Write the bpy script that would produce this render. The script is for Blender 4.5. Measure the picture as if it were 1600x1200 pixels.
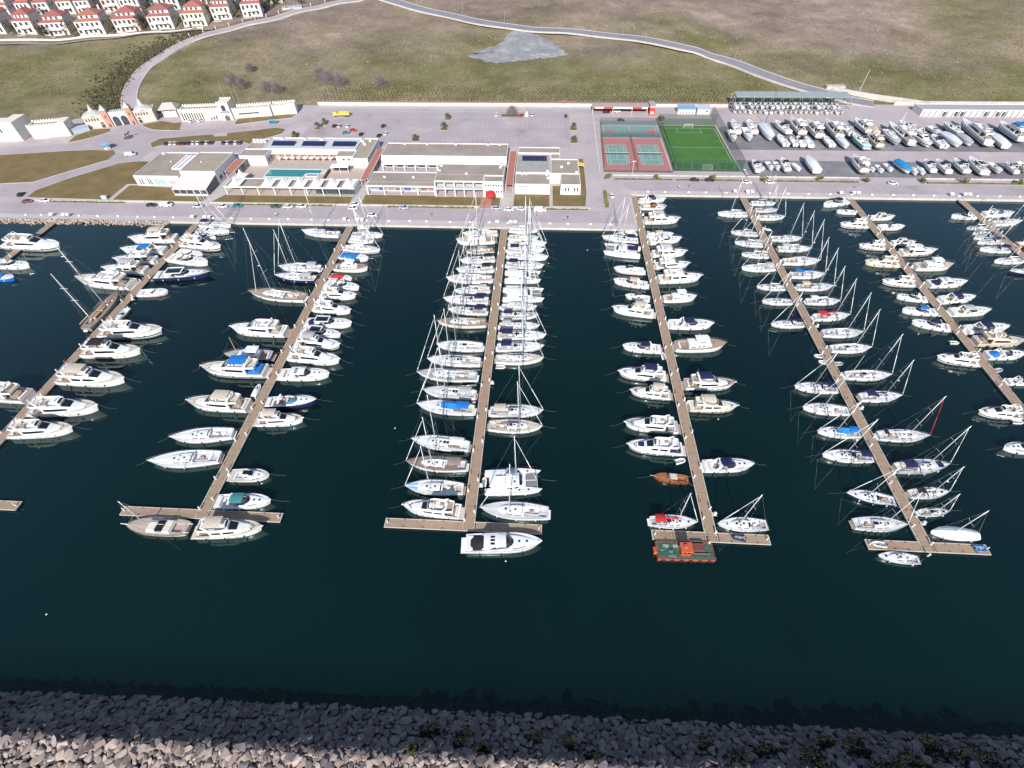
import bpy, bmesh, math, random
from mathutils import Vector, Matrix
S = bpy.context.scene
for _o in list(bpy.data.objects): bpy.data.objects.remove(_o)
COL = S.collection
R = math.radians
# ---------------------------------------------------------------- camera
CAM_R=[[0.998449, 0.054065, -0.013254], [-0.031704, 0.748004, 0.662936], [-0.045756, 0.661488, -0.748558]]
CAM_H=112.615
CAM_LENS=17.0835

cam = bpy.data.cameras.new('camera'); cam.lens = CAM_LENS; cam.sensor_width = 36; cam.clip_start = 1; cam.clip_end = 6000
camo = bpy.data.objects.new('camera', cam); COL.objects.link(camo)
_r, _u, _f = [Vector(v) for v in CAM_R]
camo.matrix_world = Matrix(((_r.x,_u.x,-_f.x,0),(_r.y,_u.y,-_f.y,0),(_r.z,_u.z,-_f.z,CAM_H),(0,0,0,1)))
S.camera = camo
# ---------------------------------------------------------------- sky and sun (sun low behind the camera)
SUN_EL = 32.0
w = bpy.data.worlds.new('World'); S.world = w; w.use_nodes = True
nt = w.node_tree; nt.nodes.clear()
sky = nt.nodes.new('ShaderNodeTexSky'); sky.sky_type = 'NISHITA'; sky.sun_disc = False
sky.sun_elevation = R(SUN_EL); sky.sun_rotation = R(180); sky.altitude = 50; sky.air_density = 1.0; sky.dust_density = 0.5; sky.ozone_density = 1.0
bg = nt.nodes.new('ShaderNodeBackground'); bg.inputs['Strength'].default_value = 0.11
ow = nt.nodes.new('ShaderNodeOutputWorld')
nt.links.new(sky.outputs[0], bg.inputs[0]); nt.links.new(bg.outputs[0], ow.inputs[0])
sl = bpy.data.lights.new('sun', 'SUN'); sl.energy = 4.5; sl.angle = R(0.53); sl.color = (1.0, 0.955, 0.89)
so = bpy.data.objects.new('sun', sl); COL.objects.link(so); so.rotation_euler = (R(90-SUN_EL), 0, R(-1.0)); so.location = (0, -200, 200)
S.view_settings.view_transform = 'Standard'; S.view_settings.look = 'None'
S.view_settings.exposure = 0.45; S.view_settings.gamma = 1.0; S.view_settings.use_curve_mapping = False
S.render.engine = 'CYCLES'
S.render.resolution_x = 1024; S.render.resolution_y = 768
WZ = -0.9      # water level; quay and land at 0
# ---------------------------------------------------------------- materials
MATS = {}
def mat(name, col=(.5,.5,.5), rough=.5, metal=0.0, var=0.0, vscale=1.0, bump=0.0, bscale=20.0, spec=.5, island=0.0, coat=0.0):
    if name in MATS: return MATS[name]
    m = bpy.data.materials.new(name); m.use_nodes = True; t = m.node_tree; b = t.nodes['Principled BSDF']
    b.inputs['Roughness'].default_value = rough; b.inputs['Metallic'].default_value = metal
    b.inputs['Specular IOR Level'].default_value = spec
    if coat: b.inputs['Coat Weight'].default_value = coat
    c4 = (*col, 1); b.inputs['Base Color'].default_value = c4
    tc = None
    def coord():
        nonlocal tc
        if tc is None: tc = t.nodes.new('ShaderNodeNewGeometry')
        return tc.outputs['Position']
    last = None
    if var:
        n = t.nodes.new('ShaderNodeTexNoise'); n.inputs['Scale'].default_value = vscale; n.inputs['Detail'].default_value = 6; n.inputs['Roughness'].default_value = .65
        t.links.new(coord(), n.inputs['Vector'])
        mr = t.nodes.new('ShaderNodeMapRange'); mr.inputs[1].default_value = .3; mr.inputs[2].default_value = .7
        mr.inputs[3].default_value = 1-var; mr.inputs[4].default_value = 1+var; t.links.new(n.outputs[0], mr.inputs[0])
        mx = t.nodes.new('ShaderNodeVectorMath'); mx.operation = 'SCALE'; mx.inputs[0].default_value = col; t.links.new(mr.outputs[0], mx.inputs['Scale'])
        last = mx.outputs[0]
    if island:
        g = t.nodes.new('ShaderNodeNewGeometry'); oi = t.nodes.new('ShaderNodeObjectInfo')
        ad = t.nodes.new('ShaderNodeMath'); ad.operation = 'ADD'; t.links.new(g.outputs['Random Per Island'], ad.inputs[0]); t.links.new(oi.outputs['Random'], ad.inputs[1])
        fr = t.nodes.new('ShaderNodeMath'); fr.operation = 'FRACT'; t.links.new(ad.outputs[0], fr.inputs[0])
        mr = t.nodes.new('ShaderNodeMapRange'); mr.inputs[3].default_value = 1-island; mr.inputs[4].default_value = 1+island; t.links.new(fr.outputs[0], mr.inputs[0])
        mx = t.nodes.new('ShaderNodeVectorMath'); mx.operation = 'SCALE'
        if last: t.links.new(last, mx.inputs[0])
        else: mx.inputs[0].default_value = col
        t.links.new(mr.outputs[0], mx.inputs['Scale']); last = mx.outputs[0]
    if last: t.links.new(last, b.inputs['Base Color'])
    if bump:
        n = t.nodes.new('ShaderNodeTexNoise'); n.inputs['Scale'].default_value = bscale; n.inputs['Detail'].default_value = 4
        t.links.new(coord(), n.inputs['Vector'])
        bp = t.nodes.new('ShaderNodeBump'); bp.inputs['Strength'].default_value = bump; bp.inputs['Distance'].default_value = .1
        t.links.new(n.outputs[0], bp.inputs['Height']); t.links.new(bp.outputs[0], b.inputs['Normal'])
    MATS[name] = m
    return m
def ramp_mat(name, stops, scale, rough=.9, fine=(3.0, .25), bump=.3, bscale=2.0, stretch=(1,1,1)):
    """several colours mixed by two noises in world space"""
    m = bpy.data.materials.new(name); m.use_nodes = True; t = m.node_tree; b = t.nodes['Principled BSDF']
    b.inputs['Roughness'].default_value = rough; b.inputs['Specular IOR Level'].default_value = .2
    g = t.nodes.new('ShaderNodeNewGeometry'); mp = t.nodes.new('ShaderNodeMapping'); mp.inputs['Scale'].default_value = stretch
    t.links.new(g.outputs['Position'], mp.inputs['Vector'])
    n = t.nodes.new('ShaderNodeTexNoise'); n.inputs['Scale'].default_value = scale; n.inputs['Detail'].default_value = 9; n.inputs['Roughness'].default_value = .62
    t.links.new(mp.outputs[0], n.inputs['Vector'])
    cr = t.nodes.new('ShaderNodeValToRGB'); els = cr.color_ramp.elements
    while len(els) < len(stops): els.new(.5)
    for e, (p, c) in zip(els, stops): e.position = p; e.color = (*c, 1)
    t.links.new(n.outputs[0], cr.inputs[0])
    n2 = t.nodes.new('ShaderNodeTexNoise'); n2.inputs['Scale'].default_value = fine[0]; n2.inputs['Detail'].default_value = 8; n2.inputs['Roughness'].default_value = .75
    t.links.new(g.outputs['Position'], n2.inputs['Vector'])
    mr = t.nodes.new('ShaderNodeMapRange'); mr.inputs[1].default_value = .3; mr.inputs[2].default_value = .7; mr.inputs[3].default_value = 1-fine[1]; mr.inputs[4].default_value = 1+fine[1]
    t.links.new(n2.outputs[0], mr.inputs[0])
    mx = t.nodes.new('ShaderNodeVectorMath'); mx.operation = 'SCALE'; t.links.new(cr.outputs[0], mx.inputs[0]); t.links.new(mr.outputs[0], mx.inputs['Scale'])
    t.links.new(mx.outputs[0], b.inputs['Base Color'])
    if bump:
        n3 = t.nodes.new('ShaderNodeTexNoise'); n3.inputs['Scale'].default_value = bscale; n3.inputs['Detail'].default_value = 8
        t.links.new(g.outputs['Position'], n3.inputs['Vector'])
        bp = t.nodes.new('ShaderNodeBump'); bp.inputs['Strength'].default_value = bump; bp.inputs['Distance'].default_value = .3
        t.links.new(n3.outputs[0], bp.inputs['Height']); t.links.new(bp.outputs[0], b.inputs['Normal'])
    MATS[name] = m
    return m
def net_mat(name, col, alpha):
    m = bpy.data.materials.new(name); m.use_nodes = True; t = m.node_tree; b = t.nodes['Principled BSDF']
    b.inputs['Base Color'].default_value = (*col, 1); b.inputs['Alpha'].default_value = alpha; b.inputs['Roughness'].default_value = .9
    MATS[name] = m; return m
C3 = dict(white=(.75,.75,.745), cream=(.66,.61,.51), sand=(.58,.51,.42), beige=(.55,.47,.38), teak=(.36,.275,.215), wood=(.30,.10,.035), taupe=(.27,.21,.18),
  grey=(.42,.42,.43), lightgrey=(.62,.61,.62), pale=(.66,.68,.72), navy=(.018,.022,.075), dark=(.025,.025,.03), blue=(.02,.17,.50), azure=(.02,.25,.55),
  skyblue=(.18,.46,.68), red=(.50,.03,.035), teal=(.05,.22,.24), cyan=(.08,.35,.5), seagreen=(.16,.42,.40), orange=(.6,.12,.04), green=(.05,.10,.06),
  silver=(.55,.56,.58), lavender=(.45,.46,.62), plum=(.20,.06,.10), maroon=(.16,.03,.04), yellow=(.80,.55,.06))
def gel(c): return mat('gelcoat_'+c, C3[c], .22, 0, .05, .8, coat=.25)
def canvas(c): return mat('canvas_'+c, C3[c], .85, 0, .10, 1.5, .3, 6, .2)
def decking(c):
    return mat('deck_'+c, C3[c], .6, 0, .10, 2.5, .15, 15, .3)
GLASS = mat('tinted_glass', (.012,.014,.018), .06, 0, 0, 1, spec=.7)
GLASSB = mat('blue_glass', (.03,.16,.30), .06, spec=.7)
ALU = mat('mast_aluminium', (.70,.71,.72), .38, .25)
STEEL = mat('stainless_rail', (.62,.63,.65), .25, .8)
ROPE = mat('mooring_rope', (.20,.22,.20), .9)
RUBBER = mat('black_rubber', (.02,.02,.022), .7)
FENDW = mat('fender_white', (.7,.7,.68), .4)
UPHOL = mat('white_upholstery', (.70,.68,.65), .7, 0, .08, 3)
# ---------------------------------------------------------------- mesh helpers
class MB:
    def __init__(s): s.v = []; s.f = []
    def add(s, vs, fs):
        n = len(s.v); s.v += [tuple(v) for v in vs]; s.f += [tuple(i+n for i in f) for f in fs]; return s
    def box(s, x0, x1, y0, y1, z0, z1, tx=0, ty=0):
        return s.add([(x0,y0,z0),(x1,y0,z0),(x1,y1,z0),(x0,y1,z0),(x0+tx,y0+ty,z1),(x1-tx,y0+ty,z1),(x1-tx,y1-ty,z1),(x0+tx,y1-ty,z1)],
              [(0,3,2,1),(4,5,6,7),(0,1,5,4),(1,2,6,5),(2,3,7,6),(3,0,4,7)])
    def bbox(s, x0, x1, y0, y1, z0, z1, c):
        """box with a chamfered top edge"""
        s.box(x0, x1, y0, y1, z0, z1-c)
        vs = [(x0,y0,z1-c),(x1,y0,z1-c),(x1,y1,z1-c),(x0,y1,z1-c),(x0+c,y0+c,z1),(x1-c,y0+c,z1),(x1-c,y1-c,z1),(x0+c,y1-c,z1)]
        s.f.pop(-5)
        return s.add(vs, [(4,5,6,7),(0,1,5,4),(1,2,6,5),(2,3,7,6),(3,0,4,7)])
    def loft(s, secs, closed=False, cap=False):
        n = len(secs[0]); vs = [p for q in secs for p in q]; fs = []
        for i in range(len(secs)-1):
            for j in range(n if closed else n-1):
                k = (j+1) % n
                fs.append((i*n+j, (i+1)*n+j, (i+1)*n+k, i*n+k))
        if cap: fs += [tuple(range(n)), tuple(range(len(vs)-1, len(vs)-n-1, -1))]
        return s.add(vs, fs)
    def tube(s, a, b, r0, r1=None, n=6, cap=True):
        r1 = r0 if r1 is None else r1
        a, b = Vector(a), Vector(b); d = (b-a).normalized()
        u = d.orthogonal().normalized(); v = d.cross(u)
        secs = [[c + (u*math.cos(2*math.pi*k/n)+v*math.sin(2*math.pi*k/n))*r for k in range(n)] for c, r in ((a, r0), (b, r1))]
        return s.loft(secs, True, cap)
    def path(s, pts, r, n=4):
        for a, b in zip(pts, pts[1:]): s.tube(a, b, r, r, n, False)
        return s
    def poly(s, pts, z):
        return s.add([(x, y, z) for x, y in pts], [tuple(range(len(pts)))])
    def prism(s, pts, z0, z1):
        n = len(pts); vs = [(x,y,z0) for x,y in pts]+[(x,y,z1) for x,y in pts]
        return s.add(vs, [tuple(range(n, 2*n))]+[(i,(i+1)%n,n+(i+1)%n,n+i) for i in range(n)]+[tuple(range(n-1,-1,-1))])
    def ring(s, outer, inner, z0, z1):
        """wall ring between two outlines with the same count of points"""
        n = len(outer)
        vs = [(x,y,z0) for x,y in outer]+[(x,y,z1) for x,y in outer]+[(x,y,z1) for x,y in inner]+[(x,y,z0) for x,y in inner]
        fs = []
        for i in range(n):
            j = (i+1) % n
            for a, b in ((0,n),(n,2*n),(2*n,3*n)): fs.append((a+i, a+j, b+j, b+i))
        return s.add(vs, fs)
    def patch(s, secs, u0, u1, v0, v1, off=.015, nu=3, nv=3, flip=1):
        def ev(u, v):
            i = min(max(int(u), 0), len(secs)-2); j = min(max(int(v), 0), len(secs[0])-2); a = u-i; b = v-j
            P = lambda i, j: Vector(secs[i][j])
            return (P(i,j)*(1-a)+P(i+1,j)*a)*(1-b)+(P(i,j+1)*(1-a)+P(i+1,j+1)*a)*b
        vs = []; 
        for k in range(nu):
            for l in range(nv):
                u = u0+(u1-u0)*k/(nu-1); v = v0+(v1-v0)*l/(nv-1); e = .02
                n = (ev(u+e,v)-ev(u-e,v)).cross(ev(u,v+e)-ev(u,v-e))
                if n.length > 0: n.normalize()
                vs.append(ev(u,v)+n*off*flip)
        fs = [(k*nv+l,(k+1)*nv+l,(k+1)*nv+l+1,k*nv+l+1) for k in range(nu-1) for l in range(nv-1)]
        return s.add(vs, fs)
    def mesh(s, name, m, smooth=False):
        me = bpy.data.meshes.new(name); me.from_pydata(s.v, [], s.f)
        if m: me.materials.append(m)
        if smooth: me.polygons.foreach_set('use_smooth', [True]*len(me.polygons))
        me.update(); return me
    def build(s, name, m, parent=None, smooth=False):
        return obj(name, s.mesh(name, m, smooth), parent)
def obj(name, me, parent=None, loc=None, rz=None):
    o = bpy.data.objects.new(name, me); COL.objects.link(o)
    if parent is not None: o.parent = parent
    if loc is not None: o.location = loc
    if rz is not None: o.rotation_euler = (0, 0, rz)
    return o
def tag(o, label=None, cat=None, group=None, kind=None):
    if label: o['label'] = label
    if cat: o['category'] = cat
    if group: o['group'] = group
    if kind: o['kind'] = kind
    return o
def thing(name, label, cat, loc=(0,0,0), rz=0.0, group=None):
    o = obj(name, None, None, loc, rz); o.empty_display_size = .3
    return tag(o, label, cat, group)
ORD = ['zeroth','first','second','third','fourth','fifth','sixth','seventh','eighth','ninth','tenth','eleventh','twelfth','thirteenth','fourteenth','fifteenth','sixteenth','seventeenth','eighteenth','nineteenth','twentieth','twenty-first','twenty-second','twenty-third','twenty-fourth','twenty-fifth','twenty-sixth','twenty-seventh','twenty-eighth','twenty-ninth','thirtieth']
def oned(n): return ORD[n] if n < len(ORD) else str(n)+'th'
def lerp_table(tab, t):
    for (a, va), (b, vb) in zip(tab, tab[1:]):
        if t <= b: return va+(vb-va)*(t-a)/(b-a)
    return tab[-1][1]
CACHE = {}
def cached(key, fn):
    if key not in CACHE: CACHE[key] = fn()
    return CACHE[key]
def sm(a):
    a = max(0.0, min(1.0, a)); return a*a*(3-2*a)
def hill_y0(x):
    y = 334.0
    if x < -150: y = 334 + 0.2*(max(x, -420)+150)
    if x > 105: y = 334 + 8*sm((x-105)/60)
    return y
def T(x, y):
    d = y - hill_y0(x)
    if d <= 0: return 0.0
    s = sm((x+165)/20) * sm((120-x)/15)
    z = 2.0*s*sm(d/1.5) + 0.11*d*sm(d/12)
    k = min(1.0, d/80)
    z += k*(1.3*math.sin(x*.021+y*.013)+.9*math.sin(x*.047-y*.037+1.3)+.35*math.sin(x*.13+y*.11))
    return z
# ---- world positions in metres
BOATS = [
('Z', 'R', 'f', -213.63, 169.39, -2.5, 25.18, 6.72, ''),
('Z', 'R', 'x', -212.3, 155.09, -1.3, 15.57, 4.44, ''),
('Z', 'R', 'm', -210.66, 147.15, -6.0, 11.94, 4.3, 'hull=blue,top=blue'),
('A', 'L', 'f', -164.62, 175.6, -173.7, 19.35, 5.17, 'top=beige'),
('A', 'L', 'x', -164.21, 167.11, -178.1, 18.44, 4.92, 'top=blue'),
('A', 'L', 'f', -163.47, 160.08, -176.5, 16.97, 4.53, ''),
('A', 'L', 'f', -163.8, 153.41, -179.4, 17.59, 4.7, 'top=grey'),
('A', 'L', 'f', -166.81, 145.24, 174.2, 23.74, 6.34, ''),
('A', 'L', 'k', -157.0, 128.63, 90, 19.84, 4.96, 'alongside=1'),
('A', 'L', 'f', -165.45, 88.45, 176.8, 20.94, 5.59, 'deck=teak'),
('A', 'R', 's', -142.91, 187.78, -2.4, 14.59, 4.16, 'bim=navy'),
('A', 'R', 's', -141.62, 182.66, -2.1, 15.18, 4.33, ''),
('A', 'R', 'x', -143.43, 177.99, -8.0, 11.66, 3.5, ''),
('A', 'R', 'f', -141.07, 171.42, -8.6, 18.47, 4.93, ''),
('A', 'R', 'm', -143.28, 165.56, -11.1, 12.32, 4.39, 'top=glass'),
('A', 'R', 'x', -141.14, 160.57, -10.6, 18.44, 4.88, ''),
('A', 'R', 'x', -138.65, 151.09, 6.5, 21.43, 5.72, 'hull=navy,deck=grey,top=glass'),
('A', 'R', 'm', -144.65, 139.97, 6.1, 11.16, 4.02, 'stripe=red'),
('A', 'R', 'm', -149.38, 126.96, -90, 7.53, 2.71, 'hull=grey,alongside=1'),
('A', 'R', 'f', -139.56, 117.84, 4.9, 21.36, 5.7, ''),
('A', 'R', 'f', -140.54, 108.08, 3.2, 19.35, 5.17, 'top=dark'),
('A', 'R', 'f', -139.35, 95.83, -0.5, 21.7, 5.79, 'top=beige'),
('A', 'R', 'f', -140.1, 83.77, 4.6, 20.26, 5.41, 'deck=sand'),
('A', 'R', 'f', -141.48, 75.67, 6.3, 17.55, 4.69, ''),
('B', 'L', 's', -94.02, 182.85, 173.3, 17.07, 4.56, 'bim=navy'),
('B', 'L', 's', -94.23, 157.34, 179.1, 16.94, 4.52, 'bim=grey'),
('B', 'L', 's', -93.74, 150.84, 174.9, 16.55, 4.42, 'bim=grey,hull=navy'),
('B', 'L', 's', -96.89, 140.05, 173.4, 22.65, 6.05, 'deck=teak,mast=27,stay2=1'),
('B', 'L', 'f', -95.81, 120.45, 178.4, 19.55, 5.22, ''),
('B', 'L', 't', -94.06, 108.0, -177.7, 15.54, 4.82, 'hull=navy,derrick=1,deck=grey'),
('B', 'L', 'f', -96.09, 101.59, 179.3, 21.0, 5.61, 'top=blue,deck=sand,cover=blue'),
('B', 'L', 'm', -85.74, 93.51, 90, 5.51, 1.98, 'alongside=1,top=white'),
('B', 'L', 'f', -94.73, 87.52, 178.7, 18.86, 5.04, 'top=beige'),
('B', 'L', 's', -94.33, 75.97, -172.3, 17.48, 4.67, 'mast=0,deck=white'),
('B', 'L', 's', -95.3, 67.98, -173.1, 19.29, 5.15, 'mast=0,deck=white'),
('B', 'R', 'm', -76.6, 188.85, 7.0, 5.85, 2.1, ''),
('B', 'R', 's', -73.2, 182.0, -0.3, 13.64, 3.89, ''),
('B', 'R', 's', -74.85, 177.73, -3.3, 10.89, 3.27, ''),
('B', 'R', 's', -72.67, 171.07, -4.9, 15.72, 4.48, ''),
('B', 'R', 'm', -74.38, 165.52, -10.6, 12.45, 4.48, 'top=blue'),
('B', 'R', 't', -73.63, 158.04, -1.6, 13.75, 4.26, ''),
('B', 'R', 'm', -75.96, 151.85, -10.8, 9.25, 3.33, 'top=red'),
('B', 'R', 'x', -73.68, 146.5, -11.1, 13.9, 3.96, ''),
('B', 'R', 'f', -73.68, 140.68, -1.1, 13.64, 3.89, ''),
('B', 'R', 'f', -73.43, 132.59, -6.5, 14.23, 4.05, ''),
('B', 'R', 'x', -72.27, 125.01, -0.1, 16.46, 4.39, 'top=glass,cover=navy'),
('B', 'R', 'x', -73.39, 119.86, -6.8, 14.32, 4.08, 'top=glass'),
('B', 'R', 'f', -72.78, 114.46, -3.4, 15.47, 4.41, 'top=grey'),
('B', 'R', 'f', -71.74, 107.86, -6.3, 17.62, 4.71, ''),
('B', 'R', 'x', -72.53, 100.59, 2.4, 15.95, 4.55, 'top=hard'),
('B', 'R', 'x', -72.85, 89.42, 5.3, 15.36, 4.38, 'hull=navy,top=blueglass'),
('B', 'R', 'f', -73.71, 82.45, 4.5, 13.63, 3.88, 'top=beige'),
('B', 'R', 'm', -75.16, 63.96, 2.6, 10.7, 3.85, 'top=hard,deck=sand'),
('B', 'R', 'x', -73.36, 56.24, 3.4, 14.3, 4.08, 'top=teal'),
('B', 'T', 'w', -92.24, 48.5, 179.6, 15.85, 4.6, ''),
('B', 'T', 'f', -73.61, 48.62, 5.7, 16.29, 4.35, 'top=beige'),
('C', 'L', 's', -25.16, 184.56, -176.2, 14.75, 4.2, ''),
('C', 'L', 't', -26.49, 179.02, -172.9, 16.1, 4.99, ''),
('C', 'L', 's', -24.22, 171.77, -173.5, 11.52, 3.46, 'deck=teak,hull=cream'),
('C', 'L', 's', -24.36, 165.24, -172.5, 13.84, 3.94, 'bim=navy'),
('C', 'L', 's', -24.75, 158.73, -176.3, 14.54, 4.14, 'bim=dark'),
('C', 'L', 's', -26.24, 152.46, -179.3, 17.48, 4.67, ''),
('C', 'L', 's', -24.34, 145.6, -174.5, 13.15, 3.75, 'bim=grey'),
('C', 'L', 's', -25.96, 139.68, 178.3, 16.55, 4.42, 'bim=navy'),
('C', 'L', 's', -24.81, 133.77, 176.4, 13.94, 3.97, 'bim=navy'),
('C', 'L', 's', -26.03, 127.21, 180.0, 17.06, 4.56, 'deck=teak,hull=cream'),
('C', 'L', 's', -25.23, 115.52, 178.9, 15.47, 4.41, ''),
('C', 'L', 's', -26.17, 108.52, 178.5, 17.35, 4.63, ''),
('C', 'L', 's', -27.56, 102.24, 177.5, 19.03, 5.08, 'deck=grey,mast=24'),
('C', 'L', 's', -25.74, 95.03, 176.2, 16.51, 4.41, 'bim=grey'),
('C', 'L', 's', -26.13, 89.25, 175.2, 17.33, 4.63, 'cover=blue,bim=blue'),
('C', 'L', 's', -25.74, 76.45, 174.3, 16.56, 4.42, 'deck=white,bim=white'),
('C', 'L', 's', -25.74, 69.64, 178.4, 16.48, 4.4, 'deck=taupe,bim=taupe'),
('C', 'L', 's', -25.16, 62.46, 179.9, 15.31, 4.36, 'patch=skyblue'),
('C', 'L', 'f', -24.82, 56.41, 176.5, 14.67, 4.18, ''),
('C', 'R', 's', -6.49, 188.04, -0.5, 12.42, 3.72, 'bim=grey'),
('C', 'R', 's', -6.35, 182.18, -0.4, 12.7, 3.81, ''),
('C', 'R', 's', -4.73, 177.56, 0.2, 15.94, 4.47, ''),
('C', 'R', 's', -5.09, 172.88, 1.9, 15.18, 4.19, 'bim=navy'),
('C', 'R', 's', -4.3, 168.22, -4.2, 16.84, 4.43, ''),
('C', 'R', 's', -5.11, 162.19, -1.3, 14.91, 4.25, 'bim=navy'),
('C', 'R', 'c', -5.68, 154.61, 2.1, 13.77, 6.88, ''),
('C', 'R', 'c', -5.02, 143.64, 2.1, 15.12, 7.56, ''),
('C', 'R', 's', -6.24, 136.61, 2.2, 12.66, 3.8, ''),
('C', 'R', 's', -5.92, 131.87, 3.7, 13.11, 3.74, 'bim=navy,deck=grey'),
('C', 'R', 's', -5.74, 126.3, 2.2, 13.93, 3.97, 'bim=grey'),
('C', 'R', 's', -4.57, 121.46, 2.3, 16.27, 4.34, 'bim=navy,solar=1'),
('C', 'R', 's', -4.9, 115.87, 4.6, 15.49, 4.41, 'bim=navy'),
('C', 'R', 's', -4.94, 110.36, 3.4, 15.55, 4.43, 'deck=sand'),
('C', 'R', 's', -4.89, 88.71, 3.4, 15.64, 4.46, 'deck=lightgrey,bim=beige'),
('C', 'R', 's', -4.98, 83.2, 0.8, 15.44, 4.4, 'deck=sand'),
('C', 'R', 'c', -4.68, 65.2, 4.9, 14.79, 7.39, 'dinghy=1'),
('C', 'R', 's', -4.05, 56.93, 178.1, 17.25, 4.61, 'deck=lightgrey,reverse=1'),
('C', 'T', 'x', -6.01, 48.37, 3.8, 18.18, 4.85, 'top=hard,deck=white,cover=dark'),
('D', 'L', 'm', 36.58, 186.57, -168.8, 9.22, 3.32, ''),
('D', 'L', 's', 33.79, 182.3, 170.5, 14.83, 4.23, 'bim=navy'),
('D', 'L', 'c', 33.86, 173.78, 171.1, 14.66, 7.33, 'bim=navy'),
('D', 'L', 'm', 35.24, 160.63, 173.6, 11.52, 4.15, 'stripe=red,top=hard'),
('D', 'L', 'x', 34.89, 152.28, 169.4, 12.64, 3.79, 'top=beige'),
('D', 'L', 'm', 36.68, 143.93, 170.2, 8.98, 3.23, 'top=hard'),
('D', 'L', 'f', 34.03, 135.69, 170.9, 14.31, 4.08, 'top=beige'),
('D', 'L', 'x', 34.89, 117.21, 176.8, 12.44, 3.73, 'top=navy'),
('D', 'L', 'f', 33.52, 105.07, 176.0, 14.58, 4.16, 'top=navy'),
('D', 'L', 'f', 35.14, 97.54, 175.1, 11.96, 3.59, 'top=beige'),
('D', 'L', 'f', 33.64, 85.2, 177.3, 14.93, 4.25, 'deck=grey'),
('D', 'L', 'f', 33.64, 77.73, 177.7, 14.92, 4.25, 'pad=navy,cover=navy'),
('D', 'L', 'v', 36.59, 68.3, 176.6, 9.05, 2.8, ''),
('D', 'L', 's', 35.35, 55.93, 1.1, 11.5, 3.45, 'bim=red,reverse=1'),
('D', 'R', 'x', 51.99, 215.62, 7.2, 12.28, 3.69, 'top=navy,stripe=cyan'),
('D', 'R', 'm', 51.67, 209.75, 1.7, 11.54, 4.15, 'deck=teak,top=wood'),
('D', 'R', 'f', 53.58, 197.9, 3.8, 15.4, 4.39, 'top=grey'),
('D', 'R', 'm', 51.32, 186.14, 7.0, 10.93, 3.78, 'top=beige'),
('D', 'R', 'x', 52.66, 182.02, 10.0, 13.73, 3.76, 'top=hard'),
('D', 'R', 'f', 52.76, 172.56, 5.7, 13.78, 3.93, 'top=grey'),
('D', 'R', 'f', 52.56, 164.2, 5.7, 13.39, 3.82, ''),
('D', 'R', 'f', 54.09, 155.74, 6.3, 16.48, 4.4, ''),
('D', 'R', 't', 51.98, 143.89, 5.6, 12.21, 3.79, ''),
('D', 'R', 'x', 53.41, 129.42, 1.0, 15.03, 4.28, 'top=navy'),
('D', 'R', 't', 54.23, 118.86, 4.4, 16.72, 5.18, 'deck=teak'),
('D', 'R', 'f', 53.76, 101.91, 2.4, 15.21, 4.33, 'deck=teak,top=navy,stripe=blue'),
('D', 'R', 'f', 52.89, 93.04, 0.5, 13.94, 3.97, 'top=beige,hull=cream'),
('D', 'R', 'x', 52.57, 72.79, 4.3, 13.38, 3.81, 'top=navy'),
('D', 'R', 's', 51.84, 55.98, -178.9, 11.88, 3.56, 'reverse=1'),
('D', 'T', 'b', 36.77, 48.66, 1.4, 13.37, 4.28, ''),
('E', 'L', 's', 85.22, 204.34, 179.3, 12.76, 3.83, ''),
('E', 'L', 's', 86.33, 188.69, 173.8, 10.61, 3.18, ''),
('E', 'L', 's', 86.13, 180.66, 172.0, 11.04, 3.31, 'bim=grey'),
('E', 'L', 's', 86.48, 172.64, 174.5, 10.3, 3.09, 'bim=beige'),
('E', 'L', 's', 85.22, 163.66, -178.0, 12.77, 3.83, 'bim=grey'),
('E', 'L', 's', 86.55, 151.61, 177.7, 10.11, 3.03, ''),
('E', 'L', 's', 86.31, 143.2, -179.8, 10.59, 3.18, ''),
('E', 'L', 's', 86.07, 130.92, -177.8, 11.08, 3.32, 'bim=navy'),
('E', 'L', 's', 85.4, 101.87, 176.5, 12.43, 3.73, 'bim=navy'),
('E', 'L', 's', 85.21, 93.52, 176.1, 12.81, 3.84, ''),
('E', 'L', 's', 85.82, 85.25, 178.2, 11.57, 3.47, 'cover=blue,bim=blue'),
('E', 'L', 's', 85.05, 77.27, 178.1, 13.1, 3.73, 'bim=navy'),
('E', 'L', 's', 86.01, 65.02, 170.8, 11.32, 3.4, 'hull=navy'),
('E', 'L', 's', 85.28, 57.63, 1.2, 12.64, 3.79, 'reverse=1,fend=6'),
('E', 'R', 's', 101.78, 214.42, -1.4, 10.77, 3.23, ''),
('E', 'R', 's', 101.34, 208.39, 1.7, 9.89, 2.97, ''),
('E', 'R', 's', 102.02, 202.1, 4.5, 11.27, 3.38, ''),
('E', 'R', 'r', 97.6, 192.74, -21.4, 2.58, 1.16, ''),
('E', 'R', 's', 102.69, 184.99, 1.9, 12.59, 3.78, 'bim=navy'),
('E', 'R', 's', 103.64, 177.49, 1.9, 13.3, 3.79, 'bim=grey'),
('E', 'R', 's', 103.55, 168.77, 3.7, 14.32, 4.08, ''),
('E', 'R', 's', 102.85, 159.91, 3.9, 12.92, 3.88, 'bim=blue'),
('E', 'R', 's', 103.02, 152.37, 3.8, 13.28, 3.78, 'bim=beige'),
('E', 'R', 's', 102.81, 143.97, 2.2, 12.04, 3.61, 'bim=white'),
('E', 'R', 's', 102.78, 135.72, 6.8, 12.78, 3.84, 'bim=red,cover=red'),
('E', 'R', 's', 103.16, 127.16, 3.6, 13.54, 3.86, ''),
('E', 'R', 's', 102.95, 119.76, 3.6, 13.13, 3.74, ''),
('E', 'R', 's', 103.35, 107.71, 2.4, 13.91, 3.96, 'mizzen=1'),
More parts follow.
